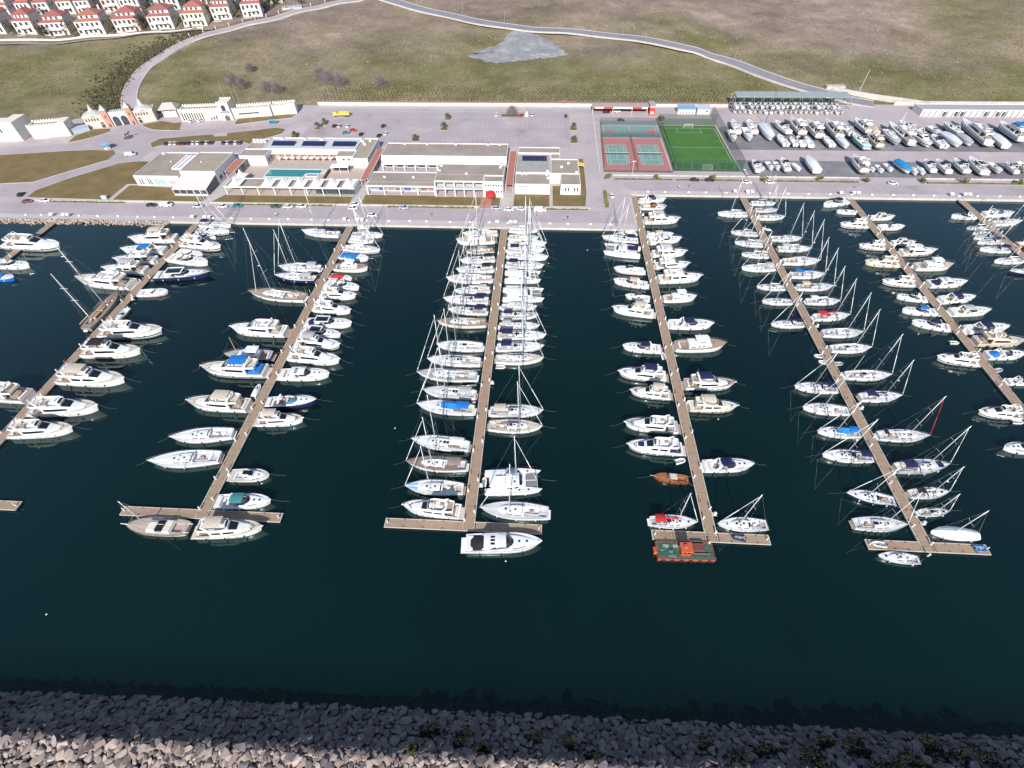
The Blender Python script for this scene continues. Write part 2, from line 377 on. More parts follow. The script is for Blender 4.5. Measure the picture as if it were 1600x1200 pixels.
('E', 'R', 's', 103.42, 99.16, 4.7, 12.51, 3.75, 'bim=navy'),
('E', 'R', 's', 103.3, 84.76, 1.7, 13.81, 3.94, 'jib=red,solar=1'),
('E', 'R', 's', 103.51, 74.85, 6.6, 14.32, 4.08, 'bim=navy,pad=navy,hull=grey'),
('E', 'R', 's', 101.44, 66.96, 5.8, 10.14, 3.04, 'bim=dark'),
('E', 'R', 's', 100.09, 61.67, 5.4, 7.41, 2.22, 'mast=9'),
('E', 'R', 'p', 101.74, 56.11, 177.6, 10.7, 3.32, 'reverse=1,top=white'),
('E', 'T', 's', 85.96, 49.48, 174.8, 8.81, 2.64, 'mast=0,deck=white'),
('F', 'L', 'x', 133.72, 215.13, -162.5, 12.75, 3.83, 'top=navy'),
('F', 'L', 'm', 135.73, 208.06, 177.8, 8.15, 2.94, ''),
('F', 'L', 'f', 134.36, 196.53, 176.4, 10.91, 3.27, 'stripe=navy'),
('F', 'L', 'f', 135.0, 180.18, 173.6, 9.66, 2.9, 'stripe=navy'),
('F', 'L', 'f', 133.71, 168.55, 176.0, 12.21, 3.66, 'hull=cream'),
('F', 'L', 'f', 134.3, 156.08, 173.9, 11.06, 3.32, ''),
('F', 'L', 'x', 134.91, 147.2, 171.5, 9.89, 2.97, ''),
('F', 'L', 'x', 133.89, 139.66, 177.0, 11.41, 3.42, 'top=blue'),
('F', 'L', 'x', 134.2, 132.47, 165.8, 11.55, 3.46, 'top=navy'),
('F', 'L', 'f', 134.02, 115.68, 171.1, 11.69, 3.51, ''),
('F', 'L', 'f', 134.26, 94.18, 176.4, 11.1, 3.33, ''),
('F', 'L', 'x', 134.02, 82.01, 179.5, 11.57, 3.47, 'deck=grey'),
('F', 'R', 'x', 149.65, 203.53, 4.8, 10.13, 3.04, 'top=beige'),
('F', 'R', 'm', 149.92, 195.69, 4.5, 10.68, 3.85, 'stripe=red,top=hard'),
('F', 'R', 'x', 149.22, 183.65, 1.9, 9.25, 2.78, 'top=beige'),
('F', 'R', 'f', 151.59, 176.83, 5.6, 14.05, 4.0, ''),
('F', 'R', 't', 152.49, 167.06, 3.7, 14.54, 4.51, ''),
('F', 'R', 'x', 152.15, 156.32, 5.2, 14.23, 4.06, 'cover=navy,top=hard'),
('F', 'R', 'x', 150.97, 147.19, 8.6, 12.89, 3.87, 'top=navy'),
('F', 'R', 'x', 151.49, 140.11, 5.1, 13.83, 3.94, 'top=grey'),
('F', 'R', 'x', 151.96, 131.13, 7.2, 14.84, 4.23, 'top=navy'),
('F', 'R', 'f', 152.26, 124.89, 0.0, 15.33, 4.37, 'hull=sand,deck=sand'),
('F', 'R', 'x', 150.73, 118.71, 3.7, 12.28, 3.68, 'cover=blue'),
('F', 'R', 'x', 148.72, 107.2, 2.4, 8.25, 2.47, ''),
('G', 'L', 'x', 184.08, 205.17, 178.7, 10.04, 3.01, ''),
('G', 'L', 's', 184.72, 196.06, -178.2, 8.19, 2.46, ''),
('G', 'L', 's', 184.81, 192.07, -178.2, 7.57, 2.27, ''),
('G', 'L', 's', 183.58, 188.36, -175.1, 9.07, 2.72, 'bim=navy'),
('G', 'L', 's', 183.86, 185.05, -175.5, 10.5, 3.15, 'bim=navy'),
('G', 'L', 's', 182.5, 179.69, 177.3, 11.25, 3.37, 'bim=navy'),
('G', 'L', 's', 183.19, 171.97, -175.8, 11.02, 3.31, ''),
('G', 'L', 's', 184.24, 164.93, 179.6, 9.72, 2.92, 'hull=navy'),
('G', 'R', 'x', 200.34, 207.75, 4.1, 12.91, 3.87, ''),
('G', 'R', 's', 200.24, 200.86, 8.8, 12.83, 3.85, 'bim=navy'),
('G', 'R', 'm', 198.71, 184.3, 1.9, 9.62, 3.46, 'hull=wood,deck=teak'),
]
YARD = [
('back', 'x', 108.06, 295.39, 87.9, 16.3, 3.88, ''),
('back', 'x', 116.96, 295.53, 88.1, 16.29, 4.35, ''),
('back', 'm', 103.73, 283.5, -94.1, 12.99, 4.15, ''),
('back', 'm', 112.39, 285.84, -90.7, 15.52, 4.15, ''),
('back', 'p', 123.63, 288.25, -88.8, 18.13, 5.2, 'top=pale'),
('back', 'x', 133.88, 295.87, 102.6, 14.81, 4.44, 'top=dark'),
('back', 'f', 142.12, 297.05, 90.8, 19.71, 5.2, 'deck=sand'),
('back', 'm', 128.78, 278.5, 94.2, 11.78, 4.24, ''),
('back', 'm', 134.24, 277.34, 89.1, 9.35, 3.23, ''),
('back', 'm', 137.99, 277.45, 87.7, 10.92, 3.61, 'top=dark'),
('back', 'm', 141.98, 276.71, 85.5, 10.9, 3.75, ''),
('back', 'f', 149.92, 293.29, 90.7, 20.06, 5.2, ''),
('back', 'm', 152.56, 277.6, 92.3, 10.93, 3.93, ''),
('back', 'f', 160.32, 293.44, 89.4, 21.81, 5.2, ''),
('back', 'p', 159.5, 275.88, -87.1, 11.53, 3.57, 'top=pale'),
('back', 'x', 167.77, 293.53, 94.1, 14.23, 4.27, ''),
('back', 'f', 178.27, 298.55, 94.4, 16.31, 4.54, ''),
('back', 'x', 168.8, 278.05, 93.3, 16.34, 4.9, 'hull=seagreen'),
('back', 'f', 176.49, 279.17, 90.0, 15.57, 4.67, 'hull=sand,deck=sand'),
('back', 'p', 182.76, 295.04, 82.6, 14.46, 3.8, 'top=beige'),
('back', 's', 187.35, 282.7, -90.4, 17.4, 4.75, 'mast=12,hull=white'),
('back', 'f', 193.79, 287.72, 92.3, 25.08, 5.2, 'hull=grey'),
('back', 'x', 202.37, 297.17, 100.9, 14.61, 4.38, ''),
('back', 'f', 201.96, 280.1, -82.7, 14.86, 4.46, 'stripe=navy'),
('back', 'm', 215.41, 293.38, -81.7, 10.03, 3.61, 'deck=white'),
('back', 'm', 209.65, 279.02, 87.9, 13.92, 5.01, 'top=navy'),
('back', 'x', 225.28, 295.83, 95.1, 14.26, 4.28, 'hull=grey'),
('back', 'p', 217.38, 280.42, -86.1, 14.76, 4.58, 'top=pale'),
('back', 'p', 224.55, 280.94, -89.5, 12.43, 3.85, 'top=grey'),
('back', 'f', 234.59, 291.29, 86.1, 30.3, 5.2, ''),
('back', 'p', 240.9, 280.53, 86.4, 15.5, 4.8, 'top=white,stripe=orange'),
('back', 'f', 253.51, 291.77, 89.2, 21.2, 5.2, 'stripe=blue,top=blue'),
('back', 'f', 262.37, 297.39, 88.7, 12.56, 3.77, 'top=blue'),
('front', 'r', 101.45, 244.13, -85.7, 5.25, 2.36, ''),
('front', 'x', 106.29, 247.11, 88.7, 10.71, 3.21, 'top=navy'),
('front', 'm', 109.42, 247.13, -83.2, 6.71, 2.42, ''),
('front', 'm', 113.9, 248.67, -87.7, 8.07, 2.91, ''),
('front', 'm', 117.33, 248.75, -92.5, 8.09, 2.84, ''),
('front', 'x', 120.84, 248.9, 87.7, 12.13, 3.55, 'top=dark'),
('front', 'p', 126.59, 247.56, -75.9, 6.83, 2.12, 'top=white'),
('front', 'p', 134.22, 249.66, 89.9, 15.48, 4.8, 'top=white'),
('front', 'f', 157.14, 250.59, 87.6, 16.17, 4.85, ''),
('front', 'm', 162.46, 248.11, -84.4, 7.31, 2.63, 'deck=grey'),
('front', 'm', 166.17, 246.81, -89.6, 7.23, 2.6, ''),
('front', 'm', 171.09, 248.32, -85.8, 7.29, 2.62, ''),
('front', 'p', 177.7, 248.2, -84.4, 11.91, 3.69, 'top=azure'),
('front', 'm', 181.59, 245.13, -94.4, 7.17, 2.58, 'top=pale'),
('front', 'm', 184.93, 245.22, -90.3, 7.13, 2.57, 'top=white'),
('front', 'x', 190.36, 249.55, 85.1, 11.34, 3.4, 'top=navy'),
('front', 'x', 196.44, 249.03, 89.6, 12.54, 3.76, 'top=navy'),
('front', 'x', 205.2, 249.61, 86.7, 13.25, 3.98, 'top=navy'),
('front', 'x', 212.99, 249.86, 86.1, 15.9, 4.77, 'top=glass'),
('front', 'm', 221.12, 248.22, -91.6, 9.8, 3.53, 'hull=cream'),
('front', 'x', 228.39, 248.4, 87.2, 9.81, 2.94, ''),
('front', 'm', 234.79, 249.58, -102.1, 9.43, 3.4, 'hull=cream'),
]
RIBS = [('C', -11.0, 107.2, 0, ''), ('D', 41.8, 114.3, 95, 'white'), ('D', 40.2, 74.1, 20, ''), ('E', 91.9, 116.3, 170, ''), ('E', 92.3, 113.5, 160, ''), ('E', 96.7, 113.1, 10, 'grey'), ('F', 138.2, 124.5, 0, ''), ('F', 145.1, 112.3, 20, 'grey'), ('F', 138.4, 91.7, 0, ''), ('F', 140.9, 138.5, -20, '')]
DECKRIBS = [('D', 50.2, 53.3, 175, 'navy'), ('E', 82.9, 53.7, 175, 'white'), ('E', 106.0, 53.9, 0, 'blue')]
BUOYS = [(-39.9, 81.8), (-130.7, 80.8), (129.0, 128.6), (20.1, 175.0), (53.8, 89.2), (-106.7, 27.6), (-5.4, 44.5), (78.9, 57.7), (-75.6, 169.9), (39.6, 131.3), (-36.0, 57.9), (-128.4, 136.6), (80.6, 127.0)]
ROAD_GATE = [(-260.2, 320.0), (-270.0, 337.5), (-277.2, 356.7), (-282.8, 382.3), (-278.6, 400.7), (-272.4, 423.8), (-258.0, 438.1), (-243.1, 451.7), (-226.3, 463.1), (-210.7, 479.0), (-190.0, 498.4), (-171.8, 512.8), (-154.5, 522.6)]
ROAD_HILL = [(-168.2, 543.1), (-138.1, 512.9), (-113.4, 497.2), (-79.6, 482.8), (-46.1, 458.6), (-15.8, 449.6), (23.0, 443.0), (59.7, 427.6), (94.0, 410.3), (123.9, 399.4), (144.8, 377.8), (161.6, 362.6), (178.6, 351.6)]
TRACK = [(-432.7, 404.5), (-409.6, 412.1), (-381.0, 414.3), (-354.1, 419.2), (-320.0, 430.3), (-289.2, 439.6), (-258.9, 446.4)]
GWALL = [(-436.7, 410.3), (-413.9, 418.5), (-386.1, 421.7), (-363.2, 425.2), (-335.9, 431.3), (-302.9, 437.0), (-265.0, 449.0)]
HOUSES = [(-420.3, 429.2, 8.2), (-400.4, 431.8, 14.3), (-378.3, 433.8, 19.4), (-349.6, 434.0, 20.3), (-322.9, 439.1, 19.1), (-299.1, 445.2, 18.7), (-275.2, 451.1, 18.5), (-259.4, 465.9, 15.3), (-237.1, 472.7, 15.9), (-434.4, 456.2, 13.0), (-420.0, 463.2, 10.9), (-409.3, 468.5, 11.9), (-392.2, 473.0, 11.9), (-380.8, 477.7, 11.9), (-361.7, 484.5, 14.0), (-345.0, 484.5, 15.5), (-310.4, 482.8, 17.1), (-289.6, 494.3, 12.0), (-261.7, 491.8, 10.1), (-228.7, 501.3, 13.9), (-455.6, 487.8, 13.4), (-442.4, 495.1, 13.2), (-420.4, 496.8, 16.3), (-337.8, 505.9, 11.8), (-398.9, 496.9, 10.4), (-380.4, 503.1, 12.3), (-448.9, 450.2, 11.7), (-354.9, 506.7, 14.2), (-473.3, 488.6, 12.2), (-318.2, 505.9, 14.1), (-281.6, 502.9, 13.3)]
GREY_PATCH = [(-55.1, 402.0), (-42.4, 414.7), (-31.6, 427.7), (-27.6, 440.4), (-19.6, 446.3), (-8.3, 441.4), (4.9, 429.1), (15.8, 406.9), (8.6, 400.4), (-7.2, 399.9), (-22.8, 394.5), (-36.1, 391.7)]
BARE = [(-150.5, 362.3), (-142.2, 356.7), (-133.5, 353.3), (-106.3, 350.2), (-208.0, 356.6), (-203.1, 375.1), (-182.3, 348.7), (-173.9, 346.5), (-200.2, 352.4), (-18.7, 317.2)]
PALMS = [(-131.7, 295.5), (-140.9, 283.4), (-70.7, 280.5), (-57.1, 296.0), (-57.0, 311.4), (17.9, 297.4), (17.7, 279.8), (-129.6, 302.3)]
BUSHES = [(32.7, 236.4), (57.0, 236.3), (83.5, 236.4), (107.8, 235.0), (134.5, 236.4), (156.4, 235.7), (181.9, 236.4), (200.8, 235.6), (225.7, 236.3)]
HTREES = [(-387.9, 430.5), (-382.6, 427.6), (-361.7, 429.8), (-360.9, 437.2), (-335.6, 438.0), (-343.1, 445.5), (-314.3, 448.0), (-312.7, 438.4), (-285.7, 448.2), (-270.1, 468.0), (-249.4, 469.1), (-248.8, 476.1), (-230.6, 482.5), (-410.2, 429.9), (-409.8, 459.9), (-398.8, 467.6), (-369.2, 475.5), (-373.6, 488.9), (-337.6, 491.8), (-302.9, 488.0), (-291.6, 481.4), (-272.4, 487.4), (-253.8, 495.8), (-239.9, 494.0), (-228.8, 492.9), (-224.9, 497.8), (-207.1, 501.3), (-422.4, 443.8), (-321.5, 465.6), (-279.9, 476.7)]
CARS = [(-243.0, 205.0, 20, 'plum'), (-251.2, 211.6, 100, 'dark'), (-234.7, 205.9, 10, 'white'), (-181.1, 203.3, 0, 'dark'), (-158.3, 202.8, 0, 'silver'), (-146.6, 203.1, 0, 'white'), (-139.9, 203.9, 0, 'teal'), (-121.9, 203.8, 0, 'green'), (-115.8, 203.7, 0, 'white'), (-109.6, 204.2, 0, 'white'), (-85.3, 203.2, 0, 'white'), (-85.4, 206.7, 0, 'white'), (-74.9, 197.3, 0, 'white'), (-62.1, 204.5, 0, 'lavender'), (-19.6, 205.2, 0, 'lavender'), (-14.0, 204.2, 0, 'white'), (-8.2, 204.9, 0, 'white'), (74.7, 235.1, 0, 'dark'), (81.7, 235.0, 0, 'dark'), (98.9, 233.2, 0, 'white'), (109.8, 233.5, 0, 'white'), (33.1, 218.5, 100, 'white'), (167.2, 234.1, 0, 'white'), (-122.4, 297.6, 90, 'dark'), (-119.3, 297.6, 90, 'silver'), (-114.4, 297.7, 90, 'white'), (-109.5, 291.3, 0, 'red'), (-93.2, 298.1, 80, 'dark'), (-89.0, 287.2, 80, 'white'), (-92.4, 284.4, 80, 'dark'), (-103.2, 286.0, 80, 'dark'), (-112.6, 287.6, 20, 'teal'), (-28.0, 316.5, 90, 'white'), (-12.8, 315.7, 80, 'red'), (-6.6, 316.8, 90, 'silver'), (13.8, 315.1, 90, 'dark'), (46.1, 309.3, 0, 'dark'), (45.0, 322.8, 0, 'white'), (38.4, 321.6, 0, 'dark'), (-211.8, 303.2, 70, 'white'), (-206.7, 304.3, 70, 'white'), (-210.4, 271.0, 100, 'navy'), (-207.9, 271.2, 100, 'white'), (-205.4, 271.3, 100, 'silver'), (-202.9, 271.5, 100, 'maroon'), (-200.4, 271.7, 100, 'dark'), (-197.8, 271.9, 100, 'navy'), (-195.3, 272.1, 100, 'silver'), (-192.8, 272.2, 100, 'white'), (-190.3, 272.4, 100, 'dark'), (-187.8, 272.6, 100, 'silver'), (-185.3, 272.8, 100, 'navy'), (-178.3, 272.9, 100, 'navy'), (-175.9, 272.9, 100, 'silver'), (-173.6, 273.0, 100, 'dark'), (-171.3, 273.0, 100, 'white'), (-168.9, 273.1, 100, 'maroon')]
VANS = [(-173.8, 203.5, 0, 'white'), (0.2, 204.1, 0, 'white'), (-9.7, 316.8, 90, 'white'), (-222.6, 256.4, 15, 'pale')]
LAWN5 = [(-216.3, 266.3), (-220.7, 272.1), (-218.5, 278.3), (-201.8, 282.6), (-190.4, 285.1), (-188.2, 282.0), (-181.5, 283.0), (-182.5, 287.1), (-167.6, 291.6), (-156.8, 295.5), (-150.5, 293.3), (-150.4, 286.8), (-158.1, 279.5), (-160.8, 270.9), (-168.1, 275.0), (-181.4, 275.5), (-211.3, 270.6)]
LAWN6 = [(-184.1, 299.3), (-185.9, 308.7), (-164.8, 314.2), (-151.4, 318.5), (-153.4, 310.8), (-170.9, 304.5)]
LAWN3 = [(-269.1, 271.5), (-260.6, 278.3), (-254.1, 287.5), (-257.0, 292.2), (-265.8, 291.1), (-271.4, 281.7)]
LAWN4 = [(-241.1, 298.3), (-232.1, 304.4), (-222.6, 301.5), (-218.3, 302.6), (-213.4, 290.2), (-229.4, 290.8), (-237.5, 295.4)]
PEOPLE = [(10.7, 196.4), (12.4, 197.8), (-1.4, 199.0), (-48.4, 198.1), (70.9, 227.9), (65.6, 227.1), (-118.6, 196.0), (148.0, 229.7)]

# ================================================================ THE SETTING
rnd = random.Random(7)
def hill_mat():
    m = bpy.data.materials.new('hill_grass'); m.use_nodes = True; t = m.node_tree; b = t.nodes['Principled BSDF']
    b.inputs['Roughness'].default_value = .95; b.inputs['Specular IOR Level'].default_value = .15
    g = t.nodes.new('ShaderNodeNewGeometry')
    def noise(sc, det, ro, stretch=(1,1,1)):
        mp = t.nodes.new('ShaderNodeMapping'); mp.inputs['Scale'].default_value = stretch; t.links.new(g.outputs['Position'], mp.inputs['Vector'])
        n = t.nodes.new('ShaderNodeTexNoise'); n.inputs['Scale'].default_value = sc; n.inputs['Detail'].default_value = det; n.inputs['Roughness'].default_value = ro
        t.links.new(mp.outputs[0], n.inputs['Vector']); return n.outputs[0]
    def ramp(f, stops):
        cr = t.nodes.new('ShaderNodeValToRGB'); els = cr.color_ramp.elements
        while len(els) < len(stops): els.new(.5)
        for e, (p, c) in zip(els, stops): e.position = p; e.color = (*c, 1)
        t.links.new(f, cr.inputs[0]); return cr.outputs[0]
    n1 = noise(.02, 8, .62, (1,1.5,1))
    green = ramp(n1, [(.30,(.115,.100,.050)),(.45,(.155,.143,.066)),(.55,(.195,.168,.090)),(.70,(.265,.208,.145))])
    brown = ramp(n1, [(.30,(.168,.120,.098)),(.45,(.235,.178,.150)),(.57,(.280,.218,.172)),(.72,(.375,.288,.255))])
    sp = t.nodes.new('ShaderNodeSeparateXYZ'); t.links.new(g.outputs['Position'], sp.inputs[0])
    mr = t.nodes.new('ShaderNodeMapRange'); mr.inputs[1].default_value = 370; mr.inputs[2].default_value = 500; mr.inputs[3].default_value = -.15; mr.inputs[4].default_value = .95; t.links.new(sp.outputs[1], mr.inputs[0])
    n2 = noise(.007, 5, .55); ad = t.nodes.new('ShaderNodeMath'); ad.operation = 'MULTIPLY_ADD'; ad.inputs[1].default_value = 4.2; ad.inputs[2].default_value = -2.05; t.links.new(n2, ad.inputs[0])
    a2 = t.nodes.new('ShaderNodeMath'); a2.operation = 'ADD'; a2.use_clamp = True; t.links.new(ad.outputs[0], a2.inputs[0]); t.links.new(mr.outputs[0], a2.inputs[1])
    mx = t.nodes.new('ShaderNodeMix'); mx.data_type = 'RGBA'; t.links.new(a2.outputs[0], mx.inputs['Factor']); t.links.new(green, mx.inputs['A']); t.links.new(brown, mx.inputs['B'])
    n3 = noise(.75, 9, .8); m3 = t.nodes.new('ShaderNodeMapRange'); m3.inputs[1].default_value = .3; m3.inputs[2].default_value = .7; m3.inputs[3].default_value = .50; m3.inputs[4].default_value = 1.5; t.links.new(n3, m3.inputs[0])
    n4 = noise(.09, 4, .6); m4 = t.nodes.new('ShaderNodeMapRange'); m4.inputs[1].default_value = .3; m4.inputs[2].default_value = .7; m4.inputs[3].default_value = .82; m4.inputs[4].default_value = 1.15; t.links.new(n4, m4.inputs[0])
    mm = t.nodes.new('ShaderNodeMath'); mm.operation = 'MULTIPLY'; t.links.new(m3.outputs[0], mm.inputs[0]); t.links.new(m4.outputs[0], mm.inputs[1])
    sc = t.nodes.new('ShaderNodeVectorMath'); sc.operation = 'SCALE'; t.links.new(mx.outputs['Result'], sc.inputs[0]); t.links.new(mm.outputs[0], sc.inputs['Scale']); t.links.new(sc.outputs[0], b.inputs['Base Color'])
    bp = t.nodes.new('ShaderNodeBump'); bp.inputs['Strength'].default_value = .7; bp.inputs['Distance'].default_value = .4; t.links.new(noise(1.0, 8, .7), bp.inputs['Height']); t.links.new(bp.outputs[0], b.inputs['Normal'])
    MATS['hill_grass'] = m; return m
GRASS = hill_mat()
LAWN = ramp_mat('lawn_grass', [(.3,(.145,.108,.046)),(.5,(.19,.140,.062)),(.7,(.24,.172,.084))], .12, .95, (2.5,.22), .35, 3)
PAVE = ramp_mat('paving', [(.28,(.33,.282,.29)),(.42,(.43,.366,.378)),(.56,(.46,.392,.402)),(.74,(.56,.478,.478))], .05, .9, (1.6,.10), .1, 4)
ASPH = ramp_mat('asphalt', [(.28,(.29,.25,.262)),(.42,(.385,.33,.348)),(.56,(.41,.352,.37)),(.74,(.50,.428,.438))], .06, .9, (2.2,.10), .1, 4)
DARKASPH = ramp_mat('yard_asphalt', [(.3,(.16,.155,.175)),(.5,(.205,.197,.215)),(.7,(.30,.285,.295))], .07, .9, (2,.16), .1, 4)
ROADM = ramp_mat('hill_asphalt', [(.3,(.22,.215,.245)),(.6,(.27,.26,.285))], .05, .9, (2,.1), .1, 4)
CONC = ramp_mat('concrete', [(.3,(.42,.39,.365)),(.55,(.50,.465,.43)),(.75,(.56,.52,.48))], .25, .85, (2,.12), .2, 5)
PROM = ramp_mat('promenade_paving', [(.3,(.44,.395,.40)),(.5,(.49,.44,.44)),(.7,(.54,.485,.475))], .2, .9, (1.4,.12), .1, 4)
CURB = mat('kerb_stone', (.50,.46,.43), .85, 0, .12, .8)
WLINE = mat('white_line', (.55,.55,.53), .8, 0, .18, 1.2)
WHITEW = mat('white_render', (.68,.665,.655), .8, 0, .06, .35)
def struct(name, mb, m, parent=None, smooth=False):
    o = mb.build(name, m, parent, smooth)
    if parent is None: o['kind'] = 'structure'
    return o
# ground: one sheet, cut along the two quay edges, out to the horizon
def make_ground():
    xs = [-2400,-1700,-1200,-900,-720,-620] + [-560+7*i for i in range(86)]
    xs = [x for x in xs if not (40 < x < 45)] + [42.2] + [49+7*i for i in range(66)] + [560,680,900,1300,1900,2600]
    xs = sorted(set(xs))
    ys = [190.45,195,203,212,221.1,230,245,262,280,298,308,316,322,326,330] + [333+2*i for i in range(9)] + [352+5*i for i in range(34)] + [530+12*i for i in range(20)] + [790,850,930,1050,1250,1600,2200,3000]
    idx = {}; mb = MB()
    def vid(i, j):
        if (i,j) not in idx:
            x, y = xs[i], ys[j]
            idx[(i,j)] = len(mb.v); mb.v.append((x, y, T(x,y)))
        return idx[(i,j)]
    for i in range(len(xs)-1):
        for j in range(len(ys)-1):
            if xs[i] >= 42.1 and ys[j] < 221: continue
            mb.f.append((vid(i,j), vid(i+1,j), vid(i+1,j+1), vid(i,j+1)))
    return struct('ground', mb, GRASS, None, True)
make_ground()
# water: dark harbour water; clear enough in the shallows to show the stones at the breakwater's foot
def water_mat():
    m = bpy.data.materials.new('harbour_water'); m.use_nodes = True; t = m.node_tree; b = t.nodes['Principled BSDF']
    b.inputs['Base Color'].default_value = (.0035,.0125,.0145,1); b.inputs['Roughness'].default_value = .035; b.inputs['IOR'].default_value = 1.55; b.inputs['Specular Tint'].default_value = (.72,1,1,1)
    g = t.nodes.new('ShaderNodeNewGeometry')
    n0 = t.nodes.new('ShaderNodeTexNoise'); n0.inputs['Scale'].default_value = .012; n0.inputs['Detail'].default_value = 5; t.links.new(g.outputs['Position'], n0.inputs['Vector'])
    cr = t.nodes.new('ShaderNodeValToRGB'); cr.color_ramp.elements[0].position = .35; cr.color_ramp.elements[0].color = (.0009,.0078,.0072,1); cr.color_ramp.elements[1].position = .68; cr.color_ramp.elements[1].color = (.0016,.0116,.0098,1)
    t.links.new(n0.outputs[0], cr.inputs[0]); t.links.new(cr.outputs[0], b.inputs['Base Color'])
    n1 = t.nodes.new('ShaderNodeTexNoise'); n1.inputs['Scale'].default_value = .9; n1.inputs['Detail'].default_value = 3; t.links.new(g.outputs['Position'], n1.inputs['Vector'])
    bp = t.nodes.new('ShaderNodeBump'); bp.inputs['Strength'].default_value = .10; bp.inputs['Distance'].default_value = .05
    t.links.new(n1.outputs[0], bp.inputs['Height']); t.links.new(bp.outputs[0], b.inputs['Normal'])
    # depth over the rubble slope: clear where shallow
    sx = t.nodes.new('ShaderNodeSeparateXYZ'); t.links.new(g.outputs['Position'], sx.inputs[0])
    ma = t.nodes.new('ShaderNodeMath'); ma.operation = 'MULTIPLY_ADD'; ma.inputs[1].default_value = -.0145; ma.inputs[2].default_value = 0; t.links.new(sx.outputs[0], ma.inputs[0])
    ad = t.nodes.new('ShaderNodeMath'); ad.operation = 'ADD'; t.links.new(ma.outputs[0], ad.inputs[0]); t.links.new(sx.outputs[1], ad.inputs[1])
    mr = t.nodes.new('ShaderNodeMapRange'); mr.inputs[1].default_value = 15.5; mr.inputs[2].default_value = 24.0; mr.inputs[3].default_value = .58; mr.inputs[4].default_value = 1.0
    t.links.new(ad.outputs[0], mr.inputs[0])
    tr = t.nodes.new('ShaderNodeBsdfTransparent'); tr.inputs[0].default_value = (.50,.60,.46,1)
    mx = t.nodes.new('ShaderNodeMixShader'); t.links.new(mr.outputs[0], mx.inputs[0]); t.links.new(tr.outputs[0], mx.inputs[1]); t.links.new(b.outputs[0], mx.inputs[2])
    t.links.new(mx.outputs[0], t.nodes['Material Output'].inputs[0])
    return m
struct('water', MB().add([(-2400,-2600,WZ),(2600,-2600,WZ),(2600,223,WZ),(-2400,223,WZ)], [(0,1,2,3)]), water_mat())
# quay walls with a pale coping
q = struct('quay_wall', MB().box(-2400,42.1,190.05,190.5,-3.2,-.02).box(41.7,42.15,190.5,221.0,-3.2,-.02).box(42.15,2600,220.65,221.15,-3.2,-.02), CONC)
def coping(x0,x1,y0,y1): return MB().box(x0,x1,y0,y1,-.02,.16)
x = -166.0
CP = CONC
while x < 42:
    x1 = min(x+9.9, 42.1); struct('coping_stone', MB().box(x,x1,190.0,191.1,-.02,.14), CP, q); x = x1+.1
x = 42.3
while x < 262:
    struct('coping_stone', MB().box(x,x+9.9,220.6,221.7,-.02,.14), CP, q); x += 10
y = 191.2
while y < 220:
    struct('coping_stone', MB().box(41.4,42.2,y,y+9.7,-.02,.14), CP, q); y += 9.8
# flat land: paved apron over everything below the hill, then darker and greener sheets a few mm up each
def sheet(name, pts, m, z):
    return struct(name, MB().poly(pts, z), m)
def ysub(pts): return pts
edge = [(-420,hill_y0(-420)-4),(-330,hill_y0(-330)-2.5),(-240,hill_y0(-240)+4),(-165,332.5),(-140,331.5),(115,331.5),(165,337),(215,338),(420,338)]
sheet('pavement', [(-420,190.6),(42.1,190.6),(42.1,221.2),(420,221.2)] + edge[::-1], PAVE, .004)
sheet('promenade', [(-420,191.2),(41.3,191.2),(41.3,194.5),(-420,194.5)], PROM, .008)
sheet('promenade', [(44,221.8),(420,221.8),(420,224.5),(44,224.5)], PROM, .008)
sheet('quay_road', [(-420,194.6),(34,194.6),(34,204.6),(-420,204.6)], ASPH, .008)
sheet('quay_road', [(44,224.6),(420,224.6),(420,233.6),(36,233.6)], ASPH, .008)
sheet('car_park', [(-138,272),(16,272),(16,322),(-138,320)], ASPH, .008)
sheet('yard_lane', [(103,258.5),(420,258.5),(420,271),(103,271)], PAVE, .008)
sheet('boat_yard', [(100.5,241),(420,241),(420,258.4),(100.5,258.4)], DARKASPH, .008)
sheet('boat_yard', [(100.5,271.1),(420,271.1),(420,303),(104,303),(100.5,300)], DARKASPH, .008)
sheet('approach_road', [(-420,256),(-297,255.6),(-264,261.5),(-247,263.4),(-236,262.6),(-224,262),(-212,262),(-150,262.5),(-150,270),(-214,265.8),(-221.3,272),(-219,278.8),(-202,283.2),(-150,295.8),(-148,302),(-213,289.7),(-229.5,290.2),(-238,295),(-243,299.5),(-251,298.5),(-253.5,287),(-260,277.8),(-268.6,271),(-297,265),(-420,262)], ASPH, .012)
sheet('approach_road', [(-232,250.2),(-243.4,237.6),(-255.3,224.2),(-271,222.4),(-420,221),(-420,211),(-249,210),(-248.2,216.8),(-239,230.8),(-224,247.6),(-215,250),(-214,262),(-224,262),(-231.9,258.4)], ASPH, .012)
